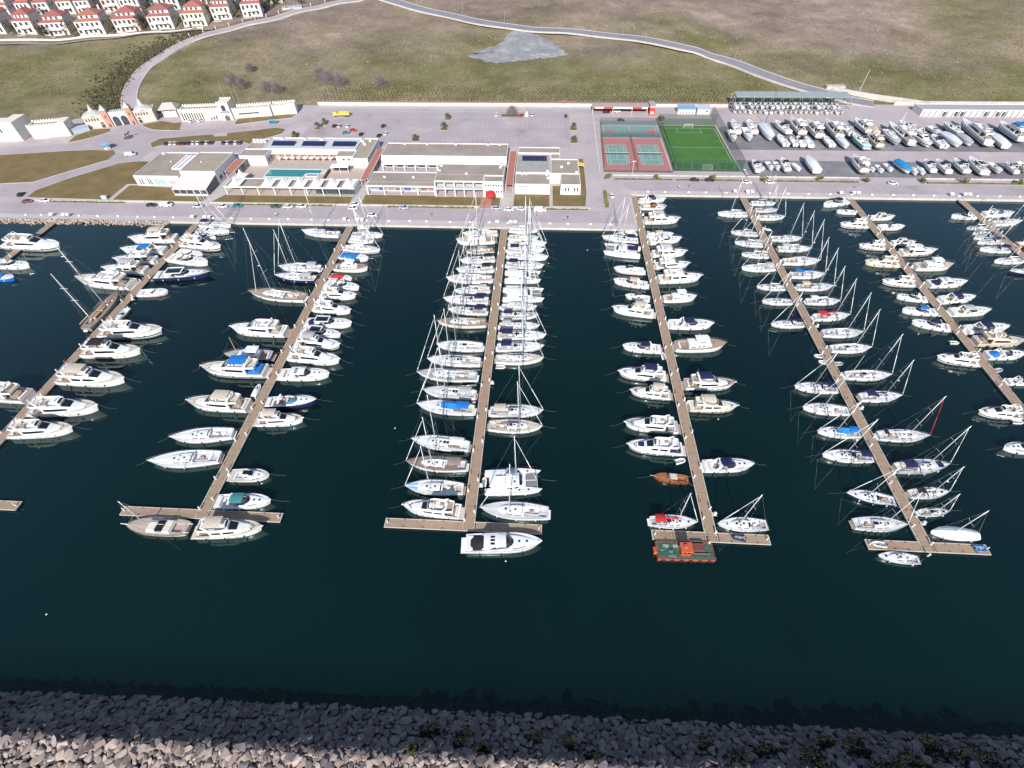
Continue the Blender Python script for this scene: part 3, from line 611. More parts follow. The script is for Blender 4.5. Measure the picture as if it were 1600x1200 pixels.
lawns = [
 [(-247,209.5),(-205.6,208.4),(-205.6,224),(-199.6,224),(-199.6,249),(-214,249.5),(-223.3,247),(-238.4,230.3),(-247.6,216.5)],
 [(-203.4,208.4),(-158.6,208.0),(-158.6,213),(-175.5,213.2),(-175.5,220.6),(-199.6,222.8),(-203.4,222.8)],
 [(-420,254),(-296.6,255),(-263.9,260.9),(-246.7,262.8),(-236,262),(-232.6,258.5),(-232.2,250.6),(-243.8,238.1),(-255.6,224.6),(-271.2,222.9),(-420,222)],
 [(-154.5,208),(-88.4,208),(-88.4,214.6),(-151,214.6)],
 [(-83,208),(-18.6,208),(-18.6,215.8),(-49.6,215.8),(-49.6,216.6),(-83,216.6)],
 [(-12.2,208),(4.3,208),(4.3,219.2),(-12.2,219.2)],
 [(5.8,208.6),(20.8,208.6),(21.8,222),(21.8,258),(19.4,258),(19.2,219.4),(9.4,219.4),(9.4,228),(5.8,228)],
 LAWN3, LAWN4, LAWN5, LAWN6]
def offset_poly(pts, d):
    n = len(pts); ar = sum(pts[i][0]*pts[(i+1)%n][1]-pts[(i+1)%n][0]*pts[i][1] for i in range(n))
    s = 1 if ar > 0 else -1; out = []
    for i in range(n):
        a, b, c = Vector(pts[i-1]), Vector(pts[i]), Vector(pts[(i+1)%n])
        e1 = (b-a).normalized(); e2 = (c-b).normalized()
        n1 = Vector((e1.y,-e1.x))*s; n2 = Vector((e2.y,-e2.x))*s; k = n1+n2
        k = k/max(.35, k.length_squared)*2 if k.length > .01 else n1
        out.append((b.x+k.x*d, b.y+k.y*d))
    return out
for pts in lawns:
    lw = sheet('lawn', pts, LAWN, .10)
    struct('kerb', MB().ring(offset_poly(pts,.25), pts, .0, .13), CURB, lw)
# soil lip of the lawn edge is the kerb; footpaths between the lawns
sheet('footpath', [(-160,204.8),(-155.2,204.8),(-151.5,214.5),(-151.5,230),(-157.5,230),(-157.5,214)], CONC, .016)
sheet('footpath', [(-88,204.8),(-83.4,204.8),(-83.4,224),(-87,224)], CONC, .016)
sheet('footpath', [(-18.2,204.8),(-12.6,204.8),(-12.6,222),(-17,222)], CONC, .016)
sheet('footpath', [(4.6,206.6),(5.5,206.6),(5.5,230),(4.6,230)], CONC, .016)
sheet('footpath', [(-205.4,206.5),(-203.6,206.5),(-203.6,223.4),(-205.4,223.4)], CONC, .016)
sheet('red_carpet', [(-27.5,206.4),(-22.5,206.4),(-22.5,214.8),(-27.5,214.8)], mat('red_paving', (.42,.20,.16), .9, 0, .15, 1), .108)
# parking bay lines on the car park
def bays(x0, x1, y, l):
    mb = MB(); x = x0
    while x <= x1:
        mb.box(x-.06, x+.06, y, y+l, .012, .016); x += 2.6
    mb.box(x0, x1, y-.06, y+.06, .012, .0155)
    struct('parking_line', mb, WLINE)
bays(-48, 12, 303.6, 4.6); bays(-48, 12, 298.6, 4.6); bays(-100, 12, 280.4, 4.6); bays(-120, -20, 311.5, 4.8); bays(-128,-100,296.0,4.6)
mb = MB()
for i in range(60): mb.box(-236+4.6*i, -234+4.6*i, 199.5, 199.65, .0125, .0165)
struct('lane_line', mb, WLINE)
mb = MB()
for i in range(44): mb.box(48+4.6*i, 50+4.6*i, 229.2, 229.35, .0125, .0165)
struct('lane_line', mb, WLINE)
# ---- hill roads as ribbons with kerbs, laid on the slope
def resample(pts, step):
    # Catmull-Rom then even steps
    P = [Vector(p) for p in pts]; P = [P[0]*2-P[1]]+P+[P[-1]*2-P[-2]]; out = []
    for i in range(1, len(P)-2):
        for k in range(12):
            t = k/12; a,b,c,d = P[i-1],P[i],P[i+1],P[i+2]
            out.append(.5*((2*b)+(c-a)*t+(2*a-5*b+4*c-d)*t*t+(3*b-a-3*c+d)*t**3))
    out.append(P[-2]); res = [out[0]]; acc = 0
    for a, b in zip(out, out[1:]):
        acc += (b-a).length
        if acc >= step: res.append(b); acc = 0
    return res
def ribbon_secs(path, offs):
    secs = []
    for i, p in enumerate(path):
        d = (path[min(i+1,len(path)-1)]-path[max(i-1,0)]).normalized(); n = Vector((-d.y, d.x))
        zc = max(T(*(p+n*o)) for o in (-5,0,5)) if True else 0
        secs.append([(p.x+n.x*o, p.y+n.y*o, zc+h) for o, h in offs])
    return secs
def road(name, pts, wdt, walk, m):
    path = resample(pts, 5.0)
    o = struct(name, MB().loft(ribbon_secs(path, [(-wdt/2,.22),(0,.27),(wdt/2,.22)][::-1])), m, None, True)
    for s in (-1, 1):
        a, b = s*wdt/2, s*(wdt/2+walk)
        prof = [(a,.1),(a,.37),(b,.37),(b,-.6)]
        struct('kerb', MB().loft(ribbon_secs(path, prof if s < 0 else prof)), CONC, o)
    return o, path
rg, pg = road('gate_road', [(-246.5,305)]+ROAD_GATE, 8.0, .8, ASPH)
rh, ph = road('hill_road', ROAD_HILL+[(192,343.5),(204,338)], 10.5, 1.1, ROADM)
mb = MB(); secs = ribbon_secs(ph, [(-.1,.285),(.1,.285)])
for i in range(0, len(secs)-1, 2): mb.add([secs[i][1],secs[i][0],secs[i+1][0],secs[i+1][1]], [(0,1,2,3)])
struct('centre_line', mb, WLINE, rh)
rt = struct('farm_track', MB().loft(ribbon_secs(resample(TRACK,5), [(2.2,.12),(0,.16),(-2.2,.12)])), mat('track_dirt', (.30,.26,.22), .95, 0, .2, .5))
# grey gravel spill below the hill road
mb = MB(); cx = sum(p[0] for p in GREY_PATCH)/len(GREY_PATCH); cy = sum(p[1] for p in GREY_PATCH)/len(GREY_PATCH)
rim = resample(GREY_PATCH+[GREY_PATCH[0]], 2.0); rings = []
for k in (1.0,.85,.68,.5,.32,.15,.01):
    rings.append([(cx+(p.x-cx)*k*(1+.05*math.sin(i*1.7+k*9)), cy+(p.y-cy)*k*(1+.05*math.sin(i*2.3)), 0) for i, p in enumerate(rim)])
rings = [[(x,y,T(x,y)+.25+.35*(1-abs(2*i/len(rings)-1))) for x,y,_ in r] for i, r in enumerate(rings)]
mb.loft(rings)
struct('gravel_patch', mb, ramp_mat('grey_gravel', [(.3,(.20,.205,.225)),(.5,(.26,.26,.275)),(.7,(.40,.395,.395))], .12, .95, (1.5,.3), .5, 2), None, True)
# ================================================================ BREAKWATER
STONE = mat('shaded_quarry_stone', (.150,.122,.120), .9, 0, .20, 1.6, .5, 3.0, .3, .38)  # slope stones: shade of the slope is darkened into this colour
STONEW = mat('crest_stone', (.37,.29,.25), .9, 0, .16, 1.6, .4, 3.0, .3, .28)  # paler copy for the crest, its sunlight put into the colour
def stone_mesh(seed, m):
    r = random.Random(seed); bm = bmesh.new()
    for k in range(15):      # split rock: convex hull of points near the faces of a squat block
        p = Vector((r.uniform(-1,1), r.uniform(-1,1), r.uniform(-1,1))); mx = max(abs(c) for c in p); p = p/mx*r.uniform(.82,1.0)
        if p.length > 1.32: p *= 1.32/p.length
        bm.verts.new(p*.5)
    res = bmesh.ops.convex_hull(bm, input=bm.verts)
    bmesh.ops.delete(bm, geom=[v for v in bm.verts if not v.link_faces], context='VERTS')
    me = bpy.data.meshes.new('stone'); bm.to_mesh(me); bm.free(); me.materials.append(m); return me
BW = thing('breakwater', 'rubble breakwater of grey quarry stones closing the marina basin', 'breakwater')
def bwy(x): return .0145*x
prof = [(-40,1.0),(-12,4.8),(-2,5.2),(6.6,5.2),(7.5,4.75),(15.6,-1.7),(26,-8)]
mb = MB().loft([[(x, y+bwy(x), z-.55) for y, z in prof][::-1] for x in range(-420,421,20)])
mb.build('core', mat('breakwater_core', (.05,.046,.046), .95, 0, .3, .8), BW)
SM = [stone_mesh(i, STONE) for i in range(10)]; SMW = [stone_mesh(40+i, STONEW) for i in range(8)]
stones = []
r = random.Random(3)
def bw_z(y): return lerp_table(prof, y)
def put(x, y, s, warm, fl=.62):
    z = bw_z(y)-.55
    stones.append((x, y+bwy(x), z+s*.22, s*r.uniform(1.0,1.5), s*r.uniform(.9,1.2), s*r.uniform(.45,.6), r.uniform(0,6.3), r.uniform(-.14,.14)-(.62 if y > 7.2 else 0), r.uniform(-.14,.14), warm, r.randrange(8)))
y = 24.0
while y > -7:
    slope = y > 7.0
    st = .98 if slope else 1.0
    x = -150+r.uniform(0,1)
    while x < 150:
        s = (r.choice([.65,.8,.95,1.1,1.3,1.6]) if slope else r.choice([.5,.65,.85,1.1,1.5]))
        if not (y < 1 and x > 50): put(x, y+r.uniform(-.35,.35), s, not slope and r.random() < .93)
        x += s*.84+r.uniform(0,.12)
    y -= st*(.82 if slope else .95)
# small chips packed along the crest edge
for _ in range(2600):
    x = r.uniform(-120,75); y = r.gauss(6.1,.7)
    put(x, y, r.uniform(.25,.55), r.random() < .8)
def stone_mat(sx): return Matrix.Translation(sx[:3]) @ Matrix.Rotation(sx[7],4,'X') @ Matrix.Rotation(sx[8],4,'Y') @ Matrix.Rotation(sx[6],4,'Z') @ Matrix.Diagonal((sx[3],sx[4],sx[5],1))
vis = [s for s in stones if -98 < s[0] < 92 and s[2] > -1.0]
vis.sort(key=lambda s: -s[3]*s[4]*(1.0+.02*s[2]))
top = set(id(s) for s in vis[:295])
rest = MB(); restw = MB()
for s in stones:
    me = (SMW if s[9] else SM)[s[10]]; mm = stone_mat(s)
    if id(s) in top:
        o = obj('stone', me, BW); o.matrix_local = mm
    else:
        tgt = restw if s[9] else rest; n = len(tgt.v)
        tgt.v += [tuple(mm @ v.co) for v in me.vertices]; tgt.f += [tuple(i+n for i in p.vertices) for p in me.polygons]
tag(rest.build('stones', STONE, BW), kind='stuff'); tag(restw.build('crest_stones', STONEW, BW), kind='stuff')
# rip-rap along the natural shore at the far end of the quay
rr = MB(); sh = random.Random(5)
for _ in range(900):
    x = sh.uniform(-330,-166); y = 189.9-abs(sh.gauss(0,1.2)); me = SMW[sh.randrange(8)]; s = sh.uniform(.5,1.3)
    mm = Matrix.Translation((x,y,-.1-(190-y)*.38)) @ Matrix.Rotation(sh.uniform(0,6),4,'Z') @ Matrix.Scale(s,4)
    n = len(rr.v); rr.v += [tuple(mm @ v.co) for v in me.vertices]; rr.f += [tuple(i+n for i in p.vertices) for p in me.polygons]
tag(rr.build('shore_rocks', STONEW), 'pale rubble rocks along the shore below the quay road', 'rocks', kind='stuff')
# ================================================================ BUILDINGS
ROOFG = ramp_mat('roof_gravel', [(.3,(.27,.228,.198)),(.5,(.33,.275,.238)),(.7,(.39,.325,.275))], .09, .95, (2.5,.14), .2, 5)
ROOFT = mat('roof_tan', (.34,.29,.22), .95, 0, .14, .3)
TERRA = mat('terracotta_roof', (.42,.16,.11), .85, 0, .12, 2)
SHOPG = mat('shop_glass', (.05,.06,.075), .08, 0, .35, .6, spec=.7)
INTER = mat('beige_render', (.55,.47,.42), .9, 0, .2, .8)  # plain beige for the arcade rail and the round kiosk counter
SOLAR = mat('solar_panel', (.02,.022,.07), .12, 0, .15, .9, spec=.7)
FLOORT = mat('terrace_paving', (.46,.38,.34), .85, 0, .10, .6)
POOLW = mat('pool_water', (.03,.23,.22), .05, 0, .10, .4)
TENT = mat('tent_fabric', (.80,.78,.76), .7, 0, .04, 1)
DARKM = mat('dark_frame', (.05,.05,.055), .5)
def block(root, x0, x1, y0, y1, h, roofm=None, par=.35, rname='roof', z0=0):
    """walls, parapet ring and a recessed flat roof"""
    w_ = MB().ring([(x0,y0),(x1,y0),(x1,y1),(x0,y1)], [(x0+.3,y0+.3),(x1-.3,y0+.3),(x1-.3,y1-.3),(x0+.3,y1-.3)], z0, h+par).build('wall', WHITEW, root)
    MB().box(x0+.28,x1-.28,y0+.28,y1-.28,h-.25,h).build(rname, roofm or ROOFG, root)
    return w_
def unit(root, x, y, z, w=1.2, d=.9, h=.9):
    o = MB().bbox(x-w/2,x+w/2,y-d/2,y+d/2,z,z+h,.06).build('roof_unit', mat('roof_unit', (.7,.69,.68), .6, 0, .08, 2), root)
    MB().tube((x,y,z+h),(x,y,z+h+.04),min(w,d)*.38,None,10).build('fan', DARKM, o)
def win(root, x0, x1, y, z0, z1, m=None, out=-1, name='window'):
    f = MB().box(x0,x1,min(y,y+out*.05),max(y,y+out*.05),z0,z1).build(name, mat('window_frame',(.6,.6,.6),.5), root)
    MB().box(x0+.06,x1-.06,min(y+out*.03,y+out*.09),max(y+out*.03,y+out*.09),z0+.06,z1-.06).build('pane', m or SHOPG, f)
def winx(root, x, y0, y1, z0, z1, out=1, name='window'):
    f = MB().box(min(x,x+out*.05),max(x,x+out*.05),y0,y1,z0,z1).build(name, mat('window_frame',(.6,.6,.6),.5), root)
    MB().box(min(x+out*.03,x+out*.09),max(x+out*.03,x+out*.09),y0+.06,y1-.06,z0+.06,z1-.06).build('pane', SHOPG, f)
# --- restaurant hall with the sloping glazed veranda
b1 = thing('restaurant', 'white flat-roofed restaurant hall with sloping veranda beside the quay lawn', 'building', (-179,236,0))
b1.matrix_world = Matrix.Identity(4); b1.location = (0,0,0)
block(b1, -199, -176.2, 223, 249.5, 4.6)
block(b1, -176.1, -158.4, 225.5, 247, 6.0, ROOFT)
block(b1, -176.0, -158.6, 247.1, 252, 3.4, None, .25)
mb = MB(); 
for i in range(6): mb.box(-183.2+i*1.15, -182.2+i*1.15, 230.5, 245.5, 4.55, 5.5 if i % 2 == 0 else 5.2)
mb.build('skylight', TENT, b1)
mb = MB().add([(-175.4,225.4,5.0),(-158.5,225.4,5.0),(-158.5,213.6,3.1),(-175.4,213.6,3.1),(-175.4,225.4,4.8),(-158.5,225.4,4.8),(-158.5,213.6,2.9),(-175.4,213.6,2.9)], [(0,3,2,1),(4,5,6,7),(2,3,7,6),(1,2,6,5),(0,4,7,3)])
mb.build('veranda_roof', mat('veranda_roof', (.66,.60,.58), .7, 0, .04, .5), b1)
for i in range(5):
    xx = -175.0+i*3.28
    win(b1, xx, xx+3.1, 213.9, .7, 2.75, None, -1, 'veranda_window')
for i in range(6): MB().box(-175.3+i*3.28,-175.1+i*3.28,213.75,213.95,0,2.9).build('post', WHITEW, b1)
MB().box(-175.2,-158.7,213.9,214.1,0,.68).build('parapet', WHITEW, b1)
for i in range(5): winx(b1, -158.65, 214.2+i*2.2, 216.2+i*2.2, .6, 2.6+i*.33, 1, 'side_window')
for xx in (-197.2,-195.9,-192.8,-191.6): win(b1, xx, xx+.7, 223, .5, 3.4)
win(b1, -189.6, -183.5, 223, .3, 3.4, mat('frosted_glass',(.35,.45,.45),.15), -1, 'glass_front')
for i in range(6): win(b1, -181.8+i*.95, -181.3+i*.95, 223, .8, 2.8)
for i in range(4): winx(b1, -158.4, 227+i*4.6, 230+i*4.6, 1.2, 3.2)
for p_ in ((-197,248,1.6),(-172,249.5,1.4),(-168.5,250,1.2),(-165,249,1.2),(-162,250.4,1.4),(-174,251,1),(-170,236,.5),(-188,239,.5)): unit(b1, p_[0], p_[1], 3.45 if p_[1] > 248.6 and p_[0] > -176 else (6.0 if p_[0] > -176 else 4.6), p_[2], .8, .7)
# --- terracotta link roofs
def link(name, label, x0, x1, y0, y1, z):
    t = thing(name, label, 'walkway', (0,0,0))
    MB().box(x0,x1,y0,y1,z-.12,z).build('roof', TERRA, t)
    MB().box(x0-.25,x0-.01,y0,y1,z-.3,z+.12).build('beam', WHITEW, t); MB().box(x1+.01,x1+.25,y0,y1,z-.3,z+.12).build('beam', WHITEW, t)
    yy = y0+.2
    while yy < y1:
        MB().box(x0-.2,x0-.02,yy,yy+.2,0,z-.3).build('post', WHITEW, t); MB().box(x1+.02,x1+.2,yy,yy+.2,0,z-.3).build('post', WHITEW, t); yy += 5.8
    return t
link('covered_walkway', 'short terracotta-roofed walkway between restaurant hall and pool terrace', -156.8,-152.2,231,245.3,3.9)
link('covered_walkway', 'long terracotta-roofed walkway between pool building and shopping block', -86.9,-83.6,225.3,259.6,3.5)
link('covered_walkway', 'terracotta-roofed walkway between shopping block and white office building', -16.3,-13.1,221.6,258.2,3.5)
# --- pool terrace
pt = struct('pool_terrace', MB().poly([(-151.4,214.8),(-88,214.8),(-88,256),(-142,256),(-142,246),(-151.4,246)], .12), FLOORT)
pool = thing('swimming_pool', 'turquoise swimming pool with small jacuzzi corner on the pool terrace', 'pool')
oo = [(-139.2,233.8),(-119.4,233.8),(-119.4,237.4),(-111.8,237.4),(-111.8,241.8),(-139.2,241.8)]
MB().poly(oo, .135).build('pool_water', POOLW, pool)
MB().ring(offset_poly(oo,.6), oo, .10, .24).build('pool_edge', WHITEW, pool)
jj = [(-117.6,234.3),(-112.4,234.3),(-112.4,236.6),(-117.6,236.6)]
MB().poly(jj, .4).build('jacuzzi_water', mat('jacuzzi_water',(.25,.28,.36),.08), pool); MB().ring(offset_poly(jj,.6), jj, .10, .5).build('jacuzzi_edge', WHITEW, pool)
def canopy_bits(label, pts_):
    t = thing('terrace_arcade', label, 'arcade'); return t
ar = thing('tented_arcade', 'long white arcade with a row of pointed tent roofs facing the quay lawn', 'arcade')
x0,x1,y0,y1,zt = -150.2,-87.2,215.2,224.2,3.6
MB().box(x0,x1,y0,y0+.5,zt-.15,zt+.45).build('beam', WHITEW, ar); MB().box(x0,x1,y1-.4,y1,zt,zt+.35).build('beam', WHITEW, ar)
MB().box(x0,x0+.4,y0+.51,y1-.41,zt,zt+.35).build('beam', WHITEW, ar); MB().box(x1-.4,x1,y0+.51,y1-.41,zt,zt+.35).build('beam', WHITEW, ar)
nt_ = 8; wd = (x1-x0)/nt_
for i in range(nt_):
    a = x0+i*wd; 
    MB().box(a+.1,a+.5,y0+.05,y0+.45,0,zt-.16).build('column', WHITEW, ar)
    MB().box(a+.1,a+.5,y1-.38,y1-.05,0,zt-.01).build('column', WHITEW, ar)
    if i == 1:
        MB().box(a+.55,a+wd-.05,y0+.55,y1-.45,zt+.02,zt+.16).build('flat_roof', ROOFG, ar); continue
    c = (a+.5*wd+.2, (y0+y1)/2); hw, hd = 2.75, 3.9
    secs = []
    for k, hz in ((1,0),(.72,.35),(.42,1.0),(.16,2.1),(.02,3.1)):
        secs.append([(c[0]-hw*k,c[1]-hd*k,zt+.1+hz),(c[0]+hw*k,c[1]-hd*k,zt+.1+hz),(c[0]+hw*k,c[1]+hd*k,zt+.1+hz),(c[0]-hw*k,c[1]+hd*k,zt+.1+hz)])
    MB().loft(secs, True).build('tent_roof', TENT, ar)
    MB().box(a+.02,a+.02+wd-2*hw-.1,y0+.55,y1-.45,zt+.02,zt+.12).build('flat_roof', ROOFG, ar)
MB().box(x1-.04,x1,y0,y1,0,zt).build('column', WHITEW, ar)
for i in range(3): win(ar, x1-19.5+i*6.4, x1-14+i*6.4, y0+1.2, .3, 3.1, None, -1, 'glass_screen')
MB().box(x0+1,x1-1,y1-1.2,y1-1.0,.1,1.1).build('back_rail', INTER, ar)
tt = thing('tent_pavilion', 'single pointed white tent canopy standing next to the short terracotta walkway', 'tent', (-147.5,228.2,0))
for sx in (-2.2,2.2):
    for sy in (-2,2): MB().tube((sx,sy,0),(sx,sy,3.2),.06).build('pole', STEEL, tt)
MB().loft([[(-2.6*k,-2.4*k,3.1+z),(2.6*k,-2.4*k,3.1+z),(2.6*k,2.4*k,3.1+z),(-2.6*k,2.4*k,3.1+z)] for k,z in ((1,0),(.7,.4),(.4,1.1),(.15,2.2),(.02,3.3))], True).build('tent_roof', TENT, tt)
# --- pool building with solar roof
b2 = thing('pool_building', 'white pool building with three solar arrays on its flat roof', 'building')
block(b2, -147, -97, 255.2, 269.5, 4.6, mat('roof_white', (.52,.52,.56), .8, 0, .08, .5))
for xx in (-144,-127.5,-111):
    s_ = MB(); 
    for k in range(11): s_.add([(xx+k*1.12,259.4,4.75),(xx+k*1.12+1.06,259.4,4.75),(xx+k*1.12+1.06,263.6,5.6),(xx+k*1.12,263.6,5.6)],[(0,1,2,3)])
    s_.build('solar_array', SOLAR, b2)
MB().box(-143,-103,252.6,255.1,3.1,3.4).build('porch_roof', WHITEW, b2)
for i in range(11): MB().box(-142.8+i*3.95,-142.5+i*3.95,252.7,253,0,3.1).build('column', WHITEW, b2)
MB().box(-143,-103,255.0,255.15,.2,3.0).build('porch_wall', mat('porch_wall',(.45,.26,.2),.9,0,.3,1.2), b2)
for p_ in ((-141,269,1.4),(-128,268.6,1),(-119,268.6,2),(-96,266.5,2),(-94,263,1.6),(-92,267.2,1.2)): unit(b2, p_[0], p_[1]-1.2, 4.6, p_[2], 1, 1)
b2b = thing('storage_annex', 'low white annex with grey roof and four round tanks, end of pool building', 'building')
block(b2b, -156.2, -142.2, 246.3, 254.8, 4.6); block(b2b, -156.2,-147.2,254.9,267,4.6)
for i in range(4): MB().tube((-154.6+i*1.9,263.5,4.6),(-154.6+i*1.9,263.5,6.3),.75,None,12).build('tank', mat('white_tank',(.75,.74,.72),.5), b2b)
winx(b2b, -142.2, 248.4, 250.2, 1, 3); winx(b2b, -142.2, 251.4, 253, 1, 3)
b2c = thing('kitchen_block', 'white kitchen block with two small dark windows by the pool terrace', 'building')
block(b2c, -105.5, -96.4, 247.3, 254.6, 4.4); block(b2c, -96.2, -88.2, 244.6, 269.2, 4.6, ROOFT)
win(b2c, -102.3, -101, 247.3, 2.6, 3.5); win(b2c, -99.6, -98.3, 247.3, 2.6, 3.5)
bar = thing('pool_bar', 'white flat-topped bar kiosk with open counter on the pool terrace', 'kiosk', (-101.5,240.3,.12))
MB().box(-4.6,4.6,-1.9,1.9,2.8,3.1).build('roof', TENT, bar)
for sx in (-4.3,0,4.3):
    for sy in (-1.7,1.7): MB().box(sx-.1,sx+.1,sy-.1,sy+.1,0,2.8).build('post', WHITEW, bar)
MB().box(-4.2,4.2,-1.6,-1.1,0,1.1).build('counter', mat('bar_counter',(.35,.28,.24),.6,0,.2,2), bar); MB().box(-4.2,4.2,1.2,1.6,0,2.7).build('back_wall', SHOPG, bar)
hd = thing('clipped_hedge', 'narrow clipped hedge between the swimming pool and the bar kiosk', 'hedge', (-107.8,236.5,.12))
MB().bbox(-.5,.5,-5.5,4.5,0,1.0,.15).build('foliage', mat('hedge_leaf',(.07,.08,.025),.95,0,.5,3,.8,8), hd)
def table_set(x, y, lab, col):
    t = thing('parasol', lab, 'parasol', (x,y,.12), 0, 'parasols on the pool terrace')
    MB().tube((0,0,0),(0,0,2.5),.04).build('pole', STEEL, t)
    MB().loft([[(1.5*k*math.cos(a*math.pi/4),1.5*k*math.sin(a*math.pi/4),2.2+z) for a in range(8)] for k,z in ((1,0),(.5,.35),(.03,.6))], True).build('canopy', canvas(col), t)
for i in range(9): table_set(-137+i*3.4, 250.6, 'open parasol in the row before the pool building porch', 'white' if i % 3 else 'sand')
def lounger(x, y, rz):
    t = thing('sun_lounger', 'white sun lounger at the end of the swimming pool', 'lounger', (x,y,.12), rz, 'loungers at the pool end')
    MB().box(-1,.45,-.35,.35,.25,.38).build('seat', UPHOL, t); MB().add([(.45,-.35,.3),(1.0,-.35,.75),(1.0,.35,.75),(.45,.35,.3),(.45,-.35,.38),(1.0,-.35,.83),(1.0,.35,.83),(.45,.35,.38)],[(0,1,2,3),(4,7,6,5),(0,4,5,1),(2,6,7,3)]).build('backrest', UPHOL, t)
    for a in (-.9,.4):
        for b in (-.3,.3): MB().box(a-.03,a+.03,b-.03,b+.03,0,.25).build('leg', STEEL, t)
for i in range(3): lounger(-109.6, 237+i*1.9, 0)
# --- shopping block
sb = thing('shopping_block', 'white shopping block with loggia fronts around a courtyard', 'building')
block(sb, -81.2, -17.4, 246, 261.4, 5.6, None, .4)
MB().box(-81.2,-17.4,244.6,246,3.4,5.2).build('fascia', WHITEW, sb)
MB().box(-81,-17.6,242.4,244.5,2.9,3.3).build('gallery_roof', WHITEW, sb)
for i in range(12): MB().box(-80.8+i*5.6,-80.3+i*5.6,242.5,243,0,2.9).build('column', WHITEW, sb)
for i in range(11): win(sb, -79.8+i*5.6, -75.7+i*5.6, 246, .2, 2.8, None, -1, 'shop_front')
block(sb, -82, -49.4, 220.8, 231.4, 4.2, None, .3)
MB().box(-82,-49.4,217.0,220.7,3.8,4.5).build('loggia_roof', WHITEW, sb)
MB().box(-81.7,-49.7,217.3,220.7,4.52,4.58).build('loggia_roof', ROOFG, sb)
for i in range(5):
    xx = -82+i*(32.1/4); MB().box(xx,xx+.5,217.05,217.6,0,3.79).build('column', WHITEW, sb)
shopm = [mat('shop_display_a',(.30,.32,.42),.3,0,.7,1.2), mat('shop_display_b',(.35,.22,.26),.3,0,.8,1.5), mat('shop_display_c',(.08,.12,.34),.2,0,.6,.8), mat('shop_display_d',(.22,.17,.15),.4,0,.6,1.0)]
for i in range(4):
    a = -81.2+i*8.02; win(sb, a, a+3.4, 220.8, .3, 3.5, shopm[i], -1, 'shop_front'); win(sb, a+3.6, a+7.2, 220.8, .3, 3.5, shopm[(i+2)%4], -1, 'shop_front')
block(sb, -49.2, -17.3, 222.5, 234.4, 7.2, None, .35)
MB().box(-49.2,-26.3,216.3,222.4,6.9,7.55).build('loggia_roof', WHITEW, sb); MB().box(-48.9,-26.6,216.6,222.4,7.57,7.62).build('loggia_roof', ROOFG, sb)
for i in range(6):
    xx = -49.2+i*4.5; MB().box(xx,xx+.45,216.35,218.2,0,6.89).build('column', WHITEW, sb)
    if i < 5:
        MB().box(xx+.46,xx+4.49,216.5,222.4,3.4,3.75).build('balcony', WHITEW, sb)
        win(sb, xx+.8, xx+4.1, 222.5, .2, 3.1, shopm[(i+1)%4], -1, 'shop_front'); win(sb, xx+.8, xx+4.1, 222.5, 4.0, 6.5, None, -1, 'shop_front')
        MB().box(xx+.6,xx+4.3,216.6,216.66,3.76,4.7).build('balustrade', mat('balustrade_glass',(.3,.33,.35),.1), sb)
block(sb, -26.2, -17.3, 216.2, 222.4, 7.2, None, .35)
for i in range(7): win(sb, -25.6+i*1.2, -24.9+i*1.2, 216.2, 5.2, 6.2); win(sb, -25.6+i*1.2, -24.9+i*1.2, 216.2, 2.2, 3.2)
block(sb, -42, -17.5, 234.5, 242.3, 3.0, None, .2)
for p_ in ((-72,260.3,5.6),(-60,260.2,5.6),(-45,260,5.6),(-28,260,5.6),(-22,260.4,5.6),(-75,226,4.2),(-61,226,4.2),(-35,224,7.2),(-19.5,231,7.2),(-48,232,7.2),(-48.2,227,7.2),(-19,233,7.2)): unit(sb, *p_, 1.1, .8, .8)
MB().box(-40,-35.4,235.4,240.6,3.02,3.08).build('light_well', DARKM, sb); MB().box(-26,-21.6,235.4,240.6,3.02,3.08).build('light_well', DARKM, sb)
um = thing('domed_canopy', 'red domed fabric canopy over the entrance of the shopping block', 'canopy', (-23.0,213.6,0))
MB().loft([[(2.3*math.cos(a)*math.cos(e), 2.4*math.sin(a)*math.cos(e)-.2, 2.6+1.9*math.sin(e)) for a in [2*math.pi*k/14 for k in range(14)]] for e in (0,.35,.7,1.05,1.35,1.56)], True).build('dome', canvas('red'), um, True)
MB().loft([[(2.3*math.cos(a), 2.4*math.sin(a)-.2, z) for a in [2*math.pi*k/14 for k in range(14)]] for z in (2.2,2.6)], True).build('valance', canvas('red'), um, True)
for a in range(4): MB().tube((1.9*math.cos(a*1.57+.78),1.9*math.sin(a*1.57+.78)-.2,0),(1.9*math.cos(a*1.57+.78),1.9*math.sin(a*1.57+.78)-.2,2.4),.05).build('pole', STEEL, um)
# --- office building
ob = thing('office_building', 'white office building with a solar roof court facing a lawn corner', 'building')
block(ob, -12, 4.3, 219.6, 230.7, 4.6); block(ob, -12.2, 4.5, 231, 253, 4.4, mat('roof_court',(.34,.32,.30),.9,0,.12,.4), .8)
block(ob, -12, 9.4, 253.3, 260, 4.6); block(ob, 4.7, 18.2, 231.1, 246.6, 4.5); block(ob, 9.4, 18.6, 219.6, 230.9, 4.6); block(ob,4.7,9.3,246.8,253.1,4.5)
MB().box(4.4,9.3,230.4,231.0,0,5.0).build('screen_wall', WHITEW, ob)
s_ = MB()
for k in range(11): s_.add([(-9.6+k*1.12,244.6,4.7),(-9.6+k*1.12+1.05,244.6,4.7),(-9.6+k*1.12+1.05,248.2,5.6),(-9.6+k*1.12,248.2,5.6)],[(0,1,2,3)])
s_.build('solar_array', SOLAR, ob)
for i in range(4): win(ob, -10.4+i*1.2, -9.7+i*1.2, 219.6, 3.4, 4.0)
